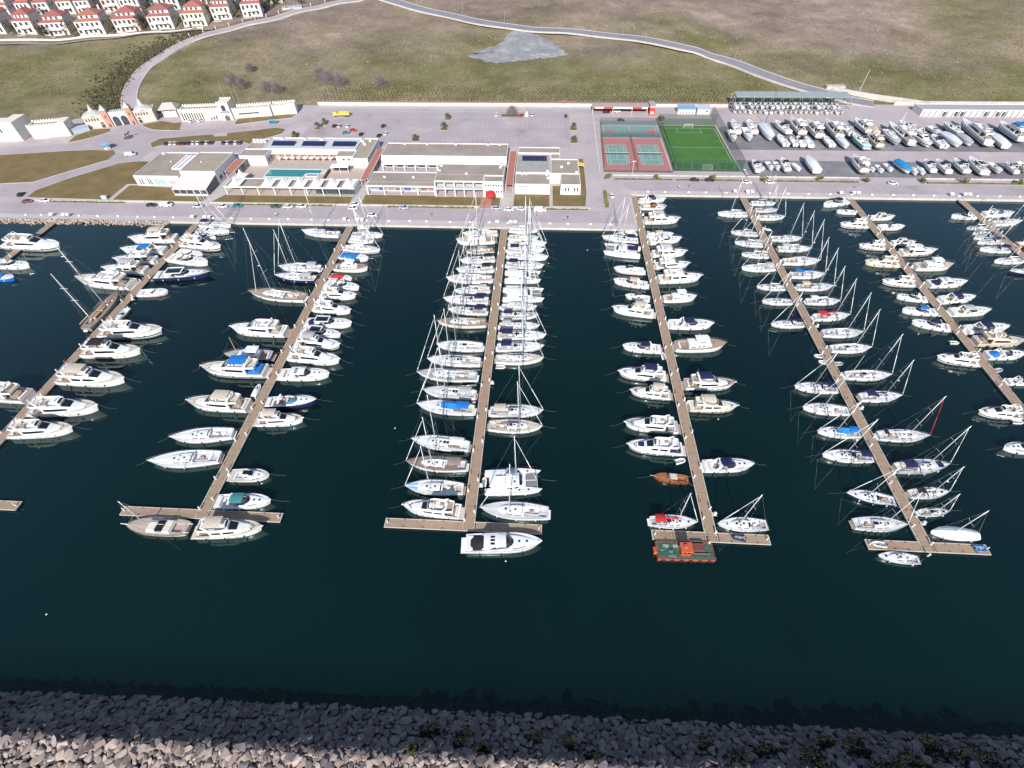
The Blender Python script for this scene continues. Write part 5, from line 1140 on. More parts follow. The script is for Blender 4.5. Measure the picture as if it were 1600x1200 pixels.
def house(i, x, y, W):
    W = min(max(W, 10), 20)*.72; row = 0 if i < 9 else (1 if i < 20 else 2)
    k = {0:i, 1:i-9, 2:i-20}[row]; r = random.Random(i*13+1)
    wallm = HW[[0,0,0,0,1,0,2,0,0,0,0,0,0,0,1,0,3,2,0,2,0,0,3,0,0,1,0,1,0,0,2][i]]; rm = ROOFR if i % 3 else ROOFO
    nm = ['white','pink','cream','grey'][HW.index(wallm)]
    z = T(x,y)-.2
    t = thing('villa', '%s red-roofed villa, %s from the gate road end of the %s row' % (nm, oned({0:9-k,1:11-k,2:11-k}[row]), hl[row]), 'house', (x,y,z), R(13+r.uniform(-2,2)), 'villas on the hill'); t.scale = (1.3,1.3,1.42)
    D = 13.5; h1, h2 = 3.1, 6.2; x0, x1 = -W/2, W/2
    MB().box(x0,x1,0,D,-1.5,h2).build('wall', wallm, t)
    MB().box(x0+W*.22,x1-.4,1.6,D-.5,h2,h2+2.5).build('attic_wall', wallm, t)
    rf = hip(MB(), x0+W*.22,x1-.4,1.6,D-.5,h2+2.55,1.9).build('roof', rm, t)
    MB().add([(x0-.4,-.5,h2+.02),(x1+.4,-.5,h2+.02),(x1+.4,1.65,h2+.95),(x0+W*.2,1.65,h2+.95),(x0+W*.2,D+.3,h2+.95),(x0-.4,D+.3,h2+.02)],[(0,1,2,3),(0,3,4,5)]).build('lower_roof', rm, t)
    MB().box(x1-2.2,x1-1.4,D-3,D-2.2,h2+2.6,h2+5.0).build('chimney', wallm, rf)
    n = max(3, int(W/2.6))
    for fl_ in range(2):
        for j in range(n):
            a = x0+.7+j*(W-1.0)/n; w_ = (W-1)/n*.55; big = (j+fl_) % 3 == 1
            win(t, a, a+w_, 0, fl_*3.1+(.3 if big else .9), fl_*3.1+2.4)
    for j in range(3):
        a = x0+W*.30+j*W*.2; win(t, a, a+W*.10, 1.6, h2+.98, h2+2.1)
    MB().box(x0+W*.25,x0+W*.8,-1.5,-.01,2.75,2.95).build('balcony', wallm, t); MB().box(x0+W*.25,x0+W*.8,-1.5,-1.42,2.96,3.85).build('balustrade', mat('balustrade_white',(.7,.7,.7),.6), t)
    for s in (0,1): winx(t, x1, 2.5+s*3.5, 3.7+s*3.5, 3.9, 5.4)
    MB().box(x0+.2,x0+W*.45,-2.6,-.01,-1.5,.12).build('terrace', CONC, t)
for i, (x, y, W) in enumerate(HOUSES): house(i, x, y, W)
gw = thing('garden_wall', 'long low white garden wall below the front row of villas', 'wall')
pth = resample(GWALL, 6)
for a, b in zip(pth, pth[1:]):
    d = (b-a).normalized(); n_ = Vector((-d.y,d.x))*.18; za, zb = T(*a), T(*b)
    MB().add([(a.x-n_.x,a.y-n_.y,za-.6),(b.x-n_.x,b.y-n_.y,zb-.6),(b.x+n_.x,b.y+n_.y,zb-.6),(a.x+n_.x,a.y+n_.y,za-.6),(a.x-n_.x,a.y-n_.y,za+1.1),(b.x-n_.x,b.y-n_.y,zb+1.1),(b.x+n_.x,b.y+n_.y,zb+1.1),(a.x+n_.x,a.y+n_.y,za+1.1)],[(0,1,5,4),(1,2,6,5),(2,3,7,6),(3,0,4,7),(4,5,6,7)]).build('wall_section', WHITEW, gw)
pf = thing('post_fence', 'white post fence along the gate road below the villas', 'fence')
for i in range(24, len(pg)-3, 2):
    p = pg[i]; d = (pg[i+1]-pg[i-1]).normalized(); q_ = p+Vector((-d.y,d.x))*7.5; z = T(*q_)
    MB().box(q_.x-.2,q_.x+.2,q_.y-.2,q_.y+.2,z-.5,z+2.4).build('post', WHITEW, pf)
    nx = pg[min(i+2,len(pg)-2)]; q2 = nx+Vector((-d.y,d.x))*7.5
    MB().path([(q_.x,q_.y,z+.9),(q2.x,q2.y,T(*q2)+.9)],.1,4).build('rail', DARKM, pf)
hp = thing('garden_pool', 'blue garden swimming pool among the villas by the gate road', 'pool', (-212,494,T(-212,494)+.5), R(20))
MB().poly([(-7,-3),(7,-3),(7,3),(-7,3)],.1).build('pool_water', mat('garden_pool_water',(.10,.32,.45),.06), hp); MB().ring([(-8,-4),(8,-4),(8,4),(-8,4)],[(-7,-3),(7,-3),(7,3),(-7,3)],-2,.2).build('pool_edge', CONC, hp)
# ================================================================ BOATS
SAILW = [(0,.66),(.08,.75),(.2,.87),(.34,.97),(.45,1),(.56,.97),(.66,.88),(.76,.71),(.84,.53),(.91,.33),(.96,.16),(1,.02)]
MOTW = [(0,.90),(.1,.94),(.25,.98),(.42,1),(.56,.985),(.68,.92),(.78,.79),(.86,.61),(.92,.42),(.96,.24),(.985,.10),(1,.02)]
TRW = [(0,.72),(.06,.84),(.15,.93),(.3,.99),(.5,1),(.66,.95),(.78,.8),(.87,.58),(.94,.32),(.98,.12),(1,.03)]
class Hull:
    def __init__(s, L, B, fb, tab, rise=.3, draft=.6):
        s.L, s.B, s.fb, s.tab, s.rise, s.draft = L, B, fb, tab, rise, draft
    def t(s, x): return max(0, min(1, x/s.L+.5))
    def w(s, x): return lerp_table(s.tab, s.t(x))*s.B/2
    def z(s, x): return s.fb*(1+s.rise*s.t(x)**2.2)
    def xs(s, extra=()):
        return sorted(set([round(-s.L/2+s.L*t, 4) for t in [a for a, _ in s.tab]]+[round(e,4) for e in extra]))
def hull_parts(root, H, hullm, deckm, hole=None, dry=False, railm=None, yoff=0.0, holem=None, hdepth=.5, stripe=None, keelm=None):
    L = H.L; xs = H.xs()
    rk = .06*L
    def xr(x, z): return x-rk*H.t(x)**5*(1-max(0,min(1,z/H.z(x))))
    lo = -.35
    hs = [[(xr(x,H.z(x)),yoff-H.w(x),H.z(x)),(xr(x,H.z(x)*.5),yoff-H.w(x)*.97,H.z(x)*.5),(xr(x,.05),yoff-H.w(x)*.88,.05),(xr(x,lo),yoff-H.w(x)*.75,lo)] for x in xs]
    hp_ = [[(a,2*yoff-b,c) for a,b,c in q][::-1] for q in hs]
    mb = MB(); mb.loft([q[::-1] for q in hs][::-1]); mb.loft([q[::-1] for q in hp_][::-1])
    tr = hs[0]+hp_[0]; mb.add(tr, [tuple(range(len(tr)))[::-1]])
    hb = mb.build('hull', hullm, root, True)
    hb.data.polygons[len(hb.data.polygons)-1].use_smooth = False
    if stripe:
        MB().patch([q[::-1] for q in hs], .02, len(xs)-1.35, 1.35, 1.75, .02, 2*len(xs), 2).build('stripe', stripe, hb)
        MB().patch([q[::-1] for q in hp_], .02, len(xs)-1.35, 1.25, 1.65, .02, 2*len(xs), 2, 1).build('stripe', stripe, hb)
    if dry:
        D = H.draft
        ks = [[(xr(x,lo),yoff-H.w(x)*.75,lo),(x-rk*H.t(x)**4,yoff,-D*(1-.8*H.t(x)**3)),(xr(x,lo),yoff+H.w(x)*.75,lo)] for x in xs]
        MB().loft(ks).build('underbody', keelm, root, True)
    # deck: strips from gunwale to the cockpit edge
    ins = .03
    dx = H.xs(hole[:2] if hole else ())
    mb = MB(); cw = hole[2] if hole else 0
    for a, b in zip(dx, dx[1:]):
        za, zb = H.z(a)-.05, H.z(b)-.05; wa, wb = max(.005,H.w(a)-ins), max(.004,H.w(b)-ins)
        inh = hole and a >= hole[0]-1e-6 and b <= hole[1]+1e-6
        if inh:
            ca, cb = min(cw, wa-.12), min(cw, wb-.12)
            for s in (-1,1): mb.add([(a,yoff+s*ca,za),(b,yoff+s*cb,zb),(b,yoff+s*wb,zb),(a,yoff+s*wa,za)], [(0,1,2,3) if s > 0 else (3,2,1,0)])
        else:
            cr = .03*H.B if not hole or a >= hole[1] else .0
            mb.add([(a,yoff-wa,za),(b,yoff-wb,zb),(b,yoff,zb+cr),(a,yoff,za+cr),(b,yoff+wb,zb),(a,yoff+wa,za)], [(0,1,2,3),(3,2,4,5)])
    dk = mb.build('deck', deckm, root)
    if hole:
        mb = MB(); hx = [x for x in dx if hole[0]-1e-6 <= x <= hole[1]+1e-6]
        c = [min(cw, H.w(x)-ins-.12) for x in hx]; zf = H.z(hole[0])-.05-hdepth
        for i in range(len(hx)-1):
            a, b, ca, cb = hx[i], hx[i+1], c[i], c[i+1]
            mb.add([(a,yoff-ca,zf),(b,yoff-cb,zf),(b,yoff+cb,zf),(a,yoff+ca,zf),(a,yoff-ca,H.z(a)-.05),(b,yoff-cb,H.z(b)-.05),(b,yoff+cb,H.z(b)-.05),(a,yoff+ca,H.z(a)-.05)],[(0,1,2,3),(0,4,5,1),(3,2,6,7)])
        for i, q in ((0,(0,1,2,3)),(-1,(3,2,1,0))):
            x, cc = hx[i], c[i]; mb.add([(x,yoff-cc,zf),(x,yoff+cc,zf),(x,yoff+cc,H.z(x)-.05),(x,yoff-cc,H.z(x)-.05)],[q])
        mb.build('cockpit', holem or deckm, root)
    pts = [(xr(x,H.z(x)),yoff-H.w(x),H.z(x)) for x in xs]
    MB().path(pts+[(a,2*yoff-b,c_) for a,b,c_ in pts[::-1]]+[pts[0]], .045, 4).build('gunwale', railm or hullm, root)
    return hb, dk
def capsule(r, l, n=8):
    m = MB(); prof_ = [(.05,-l/2-r*.9),(r*.75,-l/2-r*.5),(r,-l/2),(r,l/2),(r*.75,l/2+r*.5),(.03,l/2+r*.9)]
    m.loft([[(a*math.cos(2*math.pi*k/n),a*math.sin(2*math.pi*k/n),z) for k in range(n)] for a,z in prof_], True, True); return m
def fenders(root, H, n, dark=False, sides=(-1,1)):
    me = cached(('fender',dark), lambda: capsule(.14,.45).mesh('fender', RUBBER if dark else FENDW, True))
    for s in sides:
        for i in range(n):
            x = -H.L*.32+i*H.L*.56/max(1,n-1) if n > 1 else 0
            obj('fender', me, root, (x, s*(H.w(x)+.13), H.z(x)*.5))
def rail(root, H, x0, x1, h, ins=.08, name='guard_rail', mid=True, st=1.8, closed=False):
    n = max(2, int((x1-x0)/st))
    for s in (-1,1):
        mb = MB(); pts = []
        for i in range(n+1):
            x = x0+(x1-x0)*i/n; y = s*max(.02, H.w(x)-ins); z = H.z(x); pts.append((x,y,z+h)); mb.tube((x,y,z-.03),(x,y,z+h),.018,None,4,False)
        mb.path(pts,.02,4)
        if mid: mb.path([(a,b,c-h*.5) for a,b,c in pts],.012,3)
        mb.build(name, STEEL, root)
def moor(root, H, stern_gap=1.2, bow=True):
    mb = MB(); L = H.L
    for s in (-1,1):
        w_ = H.w(-L/2)*.9; mb.path([(-L/2+.2,s*w_,H.z(-L/2)),(-L/2-stern_gap*.6,s*(w_+.35),.45),(-L/2-stern_gap-.6,s*(w_+.8),.55)],.022,3)
    if bow: mb.path([(L/2-.2,.05,H.z(L/2)),(L/2+2.0,.25,.55),(L/2+4.4,.5,-.12)],.02,3)
    mb.build('mooring_line', ROPE, root)
def hatch(root, x, y, z, a=.5, b=.5, m=None):
    o = obj('hatch', cached(('hatch',round(a,2),round(b,2),m.name if m else 0), lambda: MB().bbox(-a/2,a/2,-b/2,b/2,0,.05,.02).mesh('hatch', m or GLASS)), root, (x,y,z)); return o
def shell(st):
    """stations (x, w_base, w_top, z_base, z_top) -> sections"""
    return [[(x,-wb,z0),(x,-wb*.35-wt*.65,z0+(z1-z0)*.72),(x,-wt*.9,z1-.02*(z1-z0)),(x,0,z1+.03*(z1-z0)),(x,wt*.9,z1-.02*(z1-z0)),(x,wb*.35+wt*.65,z0+(z1-z0)*.72),(x,wb,z0)] for x,wb,wt,z0,z1 in st]
def arc_sheet(x0, x1, w_, z, crown, n=6, nx=3, sag=.0):
    return [[(x0+(x1-x0)*i/(nx-1), -w_+2*w_*k/n, z+crown*(1-(2*k/n-1)**2)-sag*abs(2*i/(nx-1)-1)) for k in range(n+1)] for i in range(nx)]
def thick(secs, t=.05):
    n = len(secs[0]); low = [[(x,y,z-t) for x,y,z in q] for q in secs]; mb = MB(); mb.loft(secs); mb.loft([q[::-1] for q in low])
    for S_, Lw in ((secs[0],low[0]),(secs[-1],low[-1])): mb.loft([S_,Lw])
    mb.loft([[q[0] for q in secs],[q[0] for q in low]]); mb.loft([[q[-1] for q in low],[q[-1] for q in secs]]); return mb
def bimini(root, x0, x1, w_, z, zd, col, name='bimini'):
    b = thick(arc_sheet(x0,x1,w_,z,.22,6,4,.08),.03).build(name, canvas(col), root, False)
    for x in (x0+.05, (x0+x1)/2, x1-.05):
        xb_ = (x0+x1)/2+.4*(x-(x0+x1)/2); MB().path([(xb_,-w_*.98,zd),(x,-w_,z-.05),(x,0,z+.10),(x,w_,z-.05),(xb_,w_*.98,zd)],.02,4).build('bimini_frame', STEEL, b)
    return b
def wheel(root, x, y, z, r=.42):
    def mk():
        mb = MB(); n = 12; mb.path([(0,r*math.cos(2*math.pi*k/n),r*math.sin(2*math.pi*k/n)) for k in range(n+1)],.025,4)
        for k in range(3): a = 2*math.pi*k/3; mb.tube((0,0,0),(0,r*math.cos(a),r*math.sin(a)),.015,None,3)
        return mb.mesh('steering_wheel', STEEL)
    obj('steering_wheel', cached(('wheel',r), mk), root, (x,y,z))
def seat(root, x0,x1,y0,y1,z0,h,m=None,name='seat',c=.08):
    return MB().bbox(x0,x1,y0,y1,z0,z0+h,c).build(name, m or UPHOL, root)
def rig(root, H, xm, hgt, opts, cover, boomL, zb, jib='white', rk=.022, spreaders=2, yoff=0):
    L = H.L; zd = H.z(xm); top = Vector((xm-hgt*rk,0,zd+hgt)); base = Vector((xm,0,zd-.05))
    ms = MB().tube(base,top,.115,.085,8).build('mast', ALU, root, True)
    mb = MB(); tips = []
    for i in range(spreaders):
        f = (i+1)/(spreaders+1)*.93+.03; p = base.lerp(top,f); wd = H.B*(.34-.07*i); 
        mb = MB()
        for s in (-1,1): q = p+Vector((-.25,s*wd,.05)); mb.tube(p,q,.045,.03,4); tips.append((s,q))
        mb.build('spreader', ALU, ms)
    MB().tube(top,top+Vector((0,0,.5)),.02,None,4).tube(top+Vector((-.3,0,.1)),top+Vector((.3,0,.1)),.03,None,4).build('masthead', STEEL, ms)
    mb = MB()
    bow = Vector((L/2-.1,0,H.z(L/2)))
    for s in (-1,1):
        ch = Vector((xm-.2,s*H.w(xm)*.93,H.z(xm))); pts = [ch]+[q for t_,q in tips if t_ == s]+[base.lerp(top,.985)]
        mb.path(pts,.014,3); mb.path([ch,base.lerp(top,.36)],.012,3)
    st_ = Vector((-L/2+.15,0,H.z(-L/2)))
    mid = st_.lerp(top,.22); mb.path([top,mid],.014,3); 
    for s in (-1,1): mb.path([mid,st_+Vector((0,s*H.w(-L/2)*.7,0))],.012,3)
    mb.build('rigging', STEEL, ms)
    jt = base.lerp(top,.97)
    if jib: 
        a = bow+Vector((0,0,.35)); d = jt-a
        MB().tube(a,a+d*.08,.06,.115,6).tube(a+d*.08,a+d*.5,.115,.085,6).tube(a+d*.5,a+d*.96,.085,.04,6).build('furled_jib', canvas(jib), root, True)
        MB().tube(bow+Vector((0,0,.1)),a,.07,.11,8).build('furler_drum', STEEL, root)
    else: MB().path([bow,jt],.014,3).build('forestay', STEEL, root)
    g = Vector((xm-.15,0,zb)); e = Vector((xm-boomL,0,zb+.12))
    bo = MB().tube(g,e,.07,.06,6).build('boom', ALU, ms)
    if cover:
        secs = []
        for f,a,b in ((0.0,.10,.42),(.06,.16,.55),(.3,.19,.42),(.65,.16,.30),(.97,.08,.16)):
            c = g.lerp(e,f); secs.append([(c.x,a*math.cos(2*math.pi*k/8),c.z+b*.45+b*.5*math.sin(2*math.pi*k/8)) for k in range(8)])
        MB().loft(secs,True,True).build('sail_cover', canvas(cover), ms, True)
    return ms
def optd(o): return dict(a.split('=') for a in o.split(',') if a)
AF = [mat('antifoul_blue',(.03,.05,.14),.8,0,.2,1), mat('antifoul_red',(.20,.05,.04),.8,0,.2,1), mat('antifoul_black',(.04,.04,.045),.8,0,.2,1)]
def lighten(c): return c
# ---------------------------------------------------------------- sailing yacht
def sailboat(root, L, B, o, r, dry=False, wood=False):
    fb = min(1.45,.075*L+.2); H = Hull(L,B,fb,SAILW,.22,1.5 if dry else .6)
    hullc = o.get('hull','white'); dk = o.get('deck', r.choice(['white','white','lightgrey','white','white']))
    hm = gel(hullc); dm = decking(dk)
    wet = .46 if 'reverse' not in o else .46
    hole = (-.47*L, -.15*L, .27*B)
    hull_parts(root,H,hm,dm,hole,dry,mat('toe_rail_'+('wood' if dk in('teak','taupe') else 'alu'),(.30,.19,.12) if dk in('teak','taupe') else (.6,.6,.6),.5), 0, decking(r.choice(['white','lightgrey','lightgrey','sand','grey']) if dk != 'teak' else 'teak'), .45,
        gel(o['stripe']) if 'stripe' in o else (gel('navy') if hullc == 'white' and r.random() < .35 else None), AF[r.randrange(3)])
    zd = H.z(0)
    # coachroof
    cr = o.get('roof', 'white' if dk != 'cream' else 'cream')
    st = [(-.15*L,.30*B,.26*B,H.z(-.15*L)-.08,H.z(-.15*L)+.46),(-.05*L,.32*B,.27*B,H.z(-.05*L)-.08,H.z(-.05*L)+.46),(.07*L,.30*B,.24*B,H.z(.07*L)-.08,H.z(.07*L)+.40),(.16*L,.24*B,.18*B,H.z(.16*L)-.08,H.z(.16*L)+.30),(.25*L,.13*B,.06*B,H.z(.25*L)-.08,H.z(.25*L)+.05)]
    sc = shell(st); mb = MB().loft(sc); mb.add(sc[0],[tuple(range(7))])
    cb = mb.build('coachroof', gel(cr), root)
    for s in (0,1):
        v0,v1 = (.25,.85) if s == 0 else (5.15,5.75)
        if L > 9:
            MB().patch(sc,.35,1.35,v0,v1,.02,4,2).build('window', GLASS, cb); MB().patch(sc,1.6,2.5,v0,v1,.02,4,2).build('window', GLASS, cb)
        else: MB().patch(sc,.5,2.2,v0,v1,.02,4,2).build('window', GLASS, cb)
    for x,a in ((-.02*L,.5),(.05*L,.36),(.12*L,.55))[:3 if L > 10 else 2]:
        for s in ((-1,1) if a < .4 else (0,)): hatch(root, x, s*.13*B, (H.z(x)+.46 if x < .06*L else H.z(x)+.40-.08*(x/L-.07)/.09)+.0, a, a)
    hatch(root, .315*L, 0, H.z(.315*L)+.0, .6, .55)
    # companionway garage and cockpit furniture
    MB().bbox(-.155*L,-.06*L,-.45,.45,H.z(-.1*L)+.44,H.z(-.1*L)+.56,.04).build('companion_hatch', gel('white') if r.random()<.6 else GLASS, root)
    zf = H.z(hole[0])-.5
    for s in (-1,1):
        seat(root,-.36*L,-.165*L,min(s*.12*B,s*.265*B),max(s*.12*B,s*.265*B),zf,.36,decking(r.choice(['lightgrey','white','sand','teak'])),'bench',.03)
    if L > 10.5:
        for s in (-1,1): wheel(root,-.385*L,s*.15*B,zf+.85,.38); MB().box(-.378*L,-.368*L,s*.15*B-.12,s*.15*B+.12,zf,zf+.85).build('pedestal', gel('white'), root)
    else: wheel(root,-.36*L,0,zf+.8,.45)
    MB().bbox(-.29*L,-.22*L,-.06*B,.06*B,zf,zf+.7,.05).build('cockpit_table', decking(r.choice(['white','teak','lightgrey'])), root)
    MB().box(-L/2-.55,-L/2+.02,-.28*B,.28*B,.25,.36).build('swim_platform', decking('teak' if r.random()<.5 else 'white'), root)
    # winches, cleats
    wm = cached('winch', lambda: MB().tube((0,0,0),(0,0,.18),.09,.07,8).mesh('winch', STEEL))
    for x in (-.2*L,-.3*L):
        for s in (-1,1): obj('winch', wm, root, (x,s*.335*B,H.z(x)))
    rail(root,H,-.47*L,.42*L,.6,.1,'lifeline')
    MB().path([(.42*L,-H.w(.42*L)+.1,H.z(.42*L)+.6),(L/2-.05,-.08,H.z(L/2)+.65),(L/2-.05,.08,H.z(L/2)+.65),(.42*L,H.w(.42*L)-.1,H.z(.42*L)+.6)],.025,4).build('pulpit', STEEL, root)
    MB().path([(-.47*L,-H.w(-.47*L)+.1,H.z(-.47*L)+.6),(-L/2+.05,-H.w(-L/2)*.85,H.z(-L/2)+.6),(-L/2+.05,-H.w(-L/2)*.3,H.z(-L/2)+.6)],.025,4).build('pushpit', STEEL, root); MB().path([(-.47*L,H.w(-.47*L)-.1,H.z(-.47*L)+.6),(-L/2+.05,H.w(-L/2)*.85,H.z(-L/2)+.6),(-L/2+.05,H.w(-L/2)*.3,H.z(-L/2)+.6)],.025,4).build('pushpit', STEEL, root)
    MB().tube((L/2-.1,0,H.z(L/2)-.05),(L/2+.35,0,H.z(L/2)-.15),.06,.04,4).build('anchor', STEEL, root)
    bim = o.get('bim'); cov = o.get('cover') or (bim if bim in ('navy','blue','red') else r.choice(['white','white','navy','grey','white']))
    if bim or r.random() < .55:
        c = bim or r.choice(['white','grey','navy','beige'])
        sh = [[(-.13*L+.9*k*.35, .29*B*math.cos(a), H.z(-.13*L)+.40+(.75-.45*k)*math.sin(a)) for a in [math.pi*q/8 for q in range(9)]] for k in (0,.5,1)]
        sp = thick(sh,.02).build('sprayhood', canvas(c), root)
        MB().patch(sh,.9,1.95,1.5,6.5,.02,3,6,1).build('sprayhood_window', GLASS, sp)
    if bim: bimini(root,-.42*L,-.20*L,.30*B,H.z(-.3*L)+1.75,H.z(-.3*L),bim)
    if 'patch' in o: MB().patch([[(x,-H.w(x)*.7,H.z(x)+.02),(x,H.w(x)*.7,H.z(x)+.02)] for x in (.28*L,.36*L,.44*L)],0,2,0,1,.03,4,3).build('deck_cover', canvas(o['patch']), root)
    if 'pad' in o: MB().bbox(.27*L,.37*L,-.2*B,.2*B,H.z(.3*L),H.z(.3*L)+.25,.06).build('deck_cover', canvas(o['pad']), root)
    if 'solar' in o:
        MB().box(-.47*L,-.38*L,-.25*B,.25*B,H.z(-.4*L)+1.9,H.z(-.4*L)+1.95).build('solar_panel', SOLAR, root); MB().path([(-.45*L,-.24*B,H.z(-.4*L)),(-.45*L,-.24*B,H.z(-.4*L)+1.9)],.03).path([(-.45*L,-.24*B,H.z(-.4*L)+1.88),(-.45*L,.24*B,H.z(-.4*L)+1.88),(-.45*L,.24*B,H.z(-.4*L))],.03).build('arch', STEEL, root)
    mh = float(o.get('mast', 1.22*L if L < 19 else 1.15*L))
    if mh > 0: rig(root,H,.07*L,mh,o,cov,.36*L,H.z(0)+1.35,o.get('jib', r.choice(['white','white','pale','white'])) if 'jib' in o or r.random()<.85 else None)
    if mh > 0 and o.get('cover') == 'blue':
        MB().loft([[(x,-.3*B*f,zd+.75),(x,0,zd+1.75*f+.3),(x,.3*B*f,zd+.75)] for x,f in ((-.30*L,.8),(-.1*L,1),(.06*L,.8))]).build('boom_tent', canvas('blue'), root)
    if 'stay2' in o: a=Vector((.36*L,0,H.z(.36*L))); MB().tube(a,a.lerp(Vector((.07*L-.5,0,H.z(0)+mh*.8)),1),.08,.05,6).build('furled_staysail', canvas('white'), root)
    if 'mizzen' in o:
        b_=Vector((-.40*L,0,H.z(-.4*L))); MB().tube(b_,b_+Vector((-.15,0,.5*mh)),.08,.06,6).build('mizzen_mast', ALU, root); MB().tube(b_+Vector((-.1,0,1.5)),b_+Vector((-.14*L,0,1.6)),.13,.1,6).build('mizzen_boom', canvas('white'), root)
    if r.random() < .35 and mh > 0: MB().tube((.07*L+.25,0,zd+mh*.45),(.07*L+.25,0,zd+mh*.45+.2),.26,.2,8).build('radar_dome', gel('white'), root)
    if not dry: fenders(root,H,int(o.get('fend',3 if L > 11 else 2)), r.random()<.4)
    return H
# ---------------------------------------------------------------- flybridge motor yacht
def flybridge(root, L, B, o, r, dry=False):
    fb = min(1.9,.07*L+.45); H = Hull(L,B,fb,MOTW,.42,.9)
    hm = gel(o.get('hull','white')); dkc = o.get('deck',r.choice(['white','white','white','sand'])); dm = decking(dkc)
    hole = (-.46*L,-.25*L,.38*B); zb = H.z(-.3*L)
    hull_parts(root,H,hm,dm,hole,dry,None,0,decking('teak' if dkc in('teak','sand') or r.random()<.45 else 'sand'),.35, gel(o['stripe']) if 'stripe' in o else (GLASS if r.random()<.4 else None), AF[r.randrange(3)])
    sc_ = L/15.0; h = 1.75*min(1.25,max(.85,sc_)); sup = gel('white' if o.get('hull') not in ('cream','sand') else o['hull'])
    z0 = lambda x: H.z(x)-.1
    st = [(-.25*L,.40*B,.37*B,z0(-.25*L),zb+h),(-.1*L,.42*B,.38*B,z0(-.1*L),zb+h*1.03),(.03*L,.41*B,.35*B,z0(.03*L),zb+h*1.0),(.13*L,.37*B,.29*B,z0(.13*L),zb+h*.72),(.22*L,.30*B,.22*B,z0(.22*L),H.z(.22*L)+.42),(.33*L,.19*B,.12*B,z0(.33*L),H.z(.33*L)+.16)]
    sc = shell(st); mb = MB().loft(sc); mb.add(sc[0],[tuple(range(7))]); su = mb.build('superstructure', sup, root)
    MB().patch(sc,2.15,3.05 if r.random()<.5 else 3.3,2.12,3.88,.03,4,5).build('windscreen', GLASS, su)
    for v0,v1 in ((.38,.95),(5.05,5.62)):
        if r.random() < .5: MB().patch(sc,.25,2.9,v0,v1,.03,8,2).build('side_window', GLASS, su)
        else: MB().patch(sc,.25,1.2,v0,v1,.03,5,2).build('side_window', GLASS, su); MB().patch(sc,1.45,2.85,v0,v1,.03,5,2).build('side_window', GLASS, su)
    MB().box(-.252*L,-.249*L,-.28*B,.28*B,zb-.3,zb+h*.8).build('saloon_door', GLASS, su)
    # flybridge tub
    zt = zb+h*1.0; xa,xb = -.40*L,.05*L
    outl = [(xa,-.34*B),(xa+.08*L,-.39*B),(-.05*L,-.39*B),(.02*L,-.33*B),(xb,-.18*B),(xb,.18*B),(.02*L,.33*B),(-.05*L,.39*B),(xa+.08*L,.39*B),(xa,.34*B)]
    inn = [(x*.985-.004*L if x > 0 else x+.012*L,y*.93) for x,y in outl]
    fbp = MB().prism(outl, zt-.12, zt+.02).build('flybridge', sup, root)
    MB().ring(outl,inn,zt+.021,zt+.62).build('coaming', sup, fbp)
    MB().poly([(x,y) for x,y in inn], zt+.03).build('fly_floor', decking(dkc if dkc != 'white' else r.choice(['teak','sand','lightgrey'])), fbp)
    mb = MB(); pts = [(xb-.01*L,y) for y in (-.2*B,-.1*B,0,.1*B,.2*B)]; mb.loft([[(x+.02,y,zt+.62) for x,y in pts],[(x-.35,y*.95,zt+1.0) for x,y in pts]]); mb.build('fly_windscreen', GLASS, fbp)
    seat(root,-.03*L,.01*L,-.08*B,.22*B,zt+.03,.75,sup,'helm_console'); wheel(root,-.035*L,.1*B,zt+.85,.2)
    seat(root,-.08*L,-.055*L,-.02*B,.24*B,zt+.03,.75,UPHOL,'helm_seat')
    seat(root,-.28*L,-.24*L,-.33*B,.15*B,zt+.03,.5,UPHOL,'sofa'); seat(root,-.24*L,-.13*L,-.34*B,-.24*B,zt+.03,.5,UPHOL,'sofa')
    seat(root,-.22*L,-.16*L,-.16*B,.0,zt+.03,.55,decking('teak'),'table',.03)
    ar = MB(); xr_ = -.31*L
    for s in (-1,1): ar.loft([[(xr_+.9,s*.36*B-.06,zt+.3),(xr_+1.7,s*.36*B-.06,zt+.3),(xr_+1.7,s*.36*B+.06,zt+.3),(xr_+.9,s*.36*B+.06,zt+.3)],[(xr_,s*.31*B-.06,zt+1.7),(xr_+.5,s*.31*B-.06,zt+1.7),(xr_+.5,s*.31*B+.06,zt+1.7),(xr_,s*.31*B+.06,zt+1.7)]],True,True)
    ar.box(xr_,xr_+.5,-.31*B,.31*B,zt+1.62,zt+1.76); ar.build('radar_arch', sup, root)
    MB().tube((xr_+.25,0,zt+1.77),(xr_+.25,0,zt+2.0),.3,.24,8).build('radar_dome', sup, root); MB().tube((xr_+.25,.25*B,zt+1.76),(xr_,.25*B,zt+3.2),.02,.01,4).build('antenna', sup, root)
    tp = o.get('top')
    if tp in ('hard','white') : thick(arc_sheet(-.30*L,-.0*L,.34*B,zt+1.85,.15,6,3),.1).build('hardtop', sup, root)
    elif tp == 'glass': pass
    elif tp: bimini(root,-.27*L,-.02*L,.35*B,zt+1.85,zt+.6,tp)
    if o.get('cover'):
        MB().bbox(-.46*L,-.27*L,-.36*B,.36*B,zb+.02,zb+.6,.2).build('cockpit_cover', canvas(o['cover']), root)
    else:
        seat(root,-.455*L,-.42*L,-.3*B,.3*B,zb-.38,.5,UPHOL,'aft_sofa'); seat(root,-.40*L,-.34*L,-.14*B,.14*B,zb-.38,.6,decking('teak'),'cockpit_table',.03)
    for s in (-1,1): MB().tube((-.39*L,s*.33*B,zb),(-.37*L,s*.33*B,zt-.1),.05,None,5).build('fly_support', sup, root)
    MB().bbox(-L/2-.075*L,-L/2+.02,-.40*B,.40*B,.30,.45,.04).build('swim_platform', decking('teak' if r.random()<.6 else 'sand') , root)
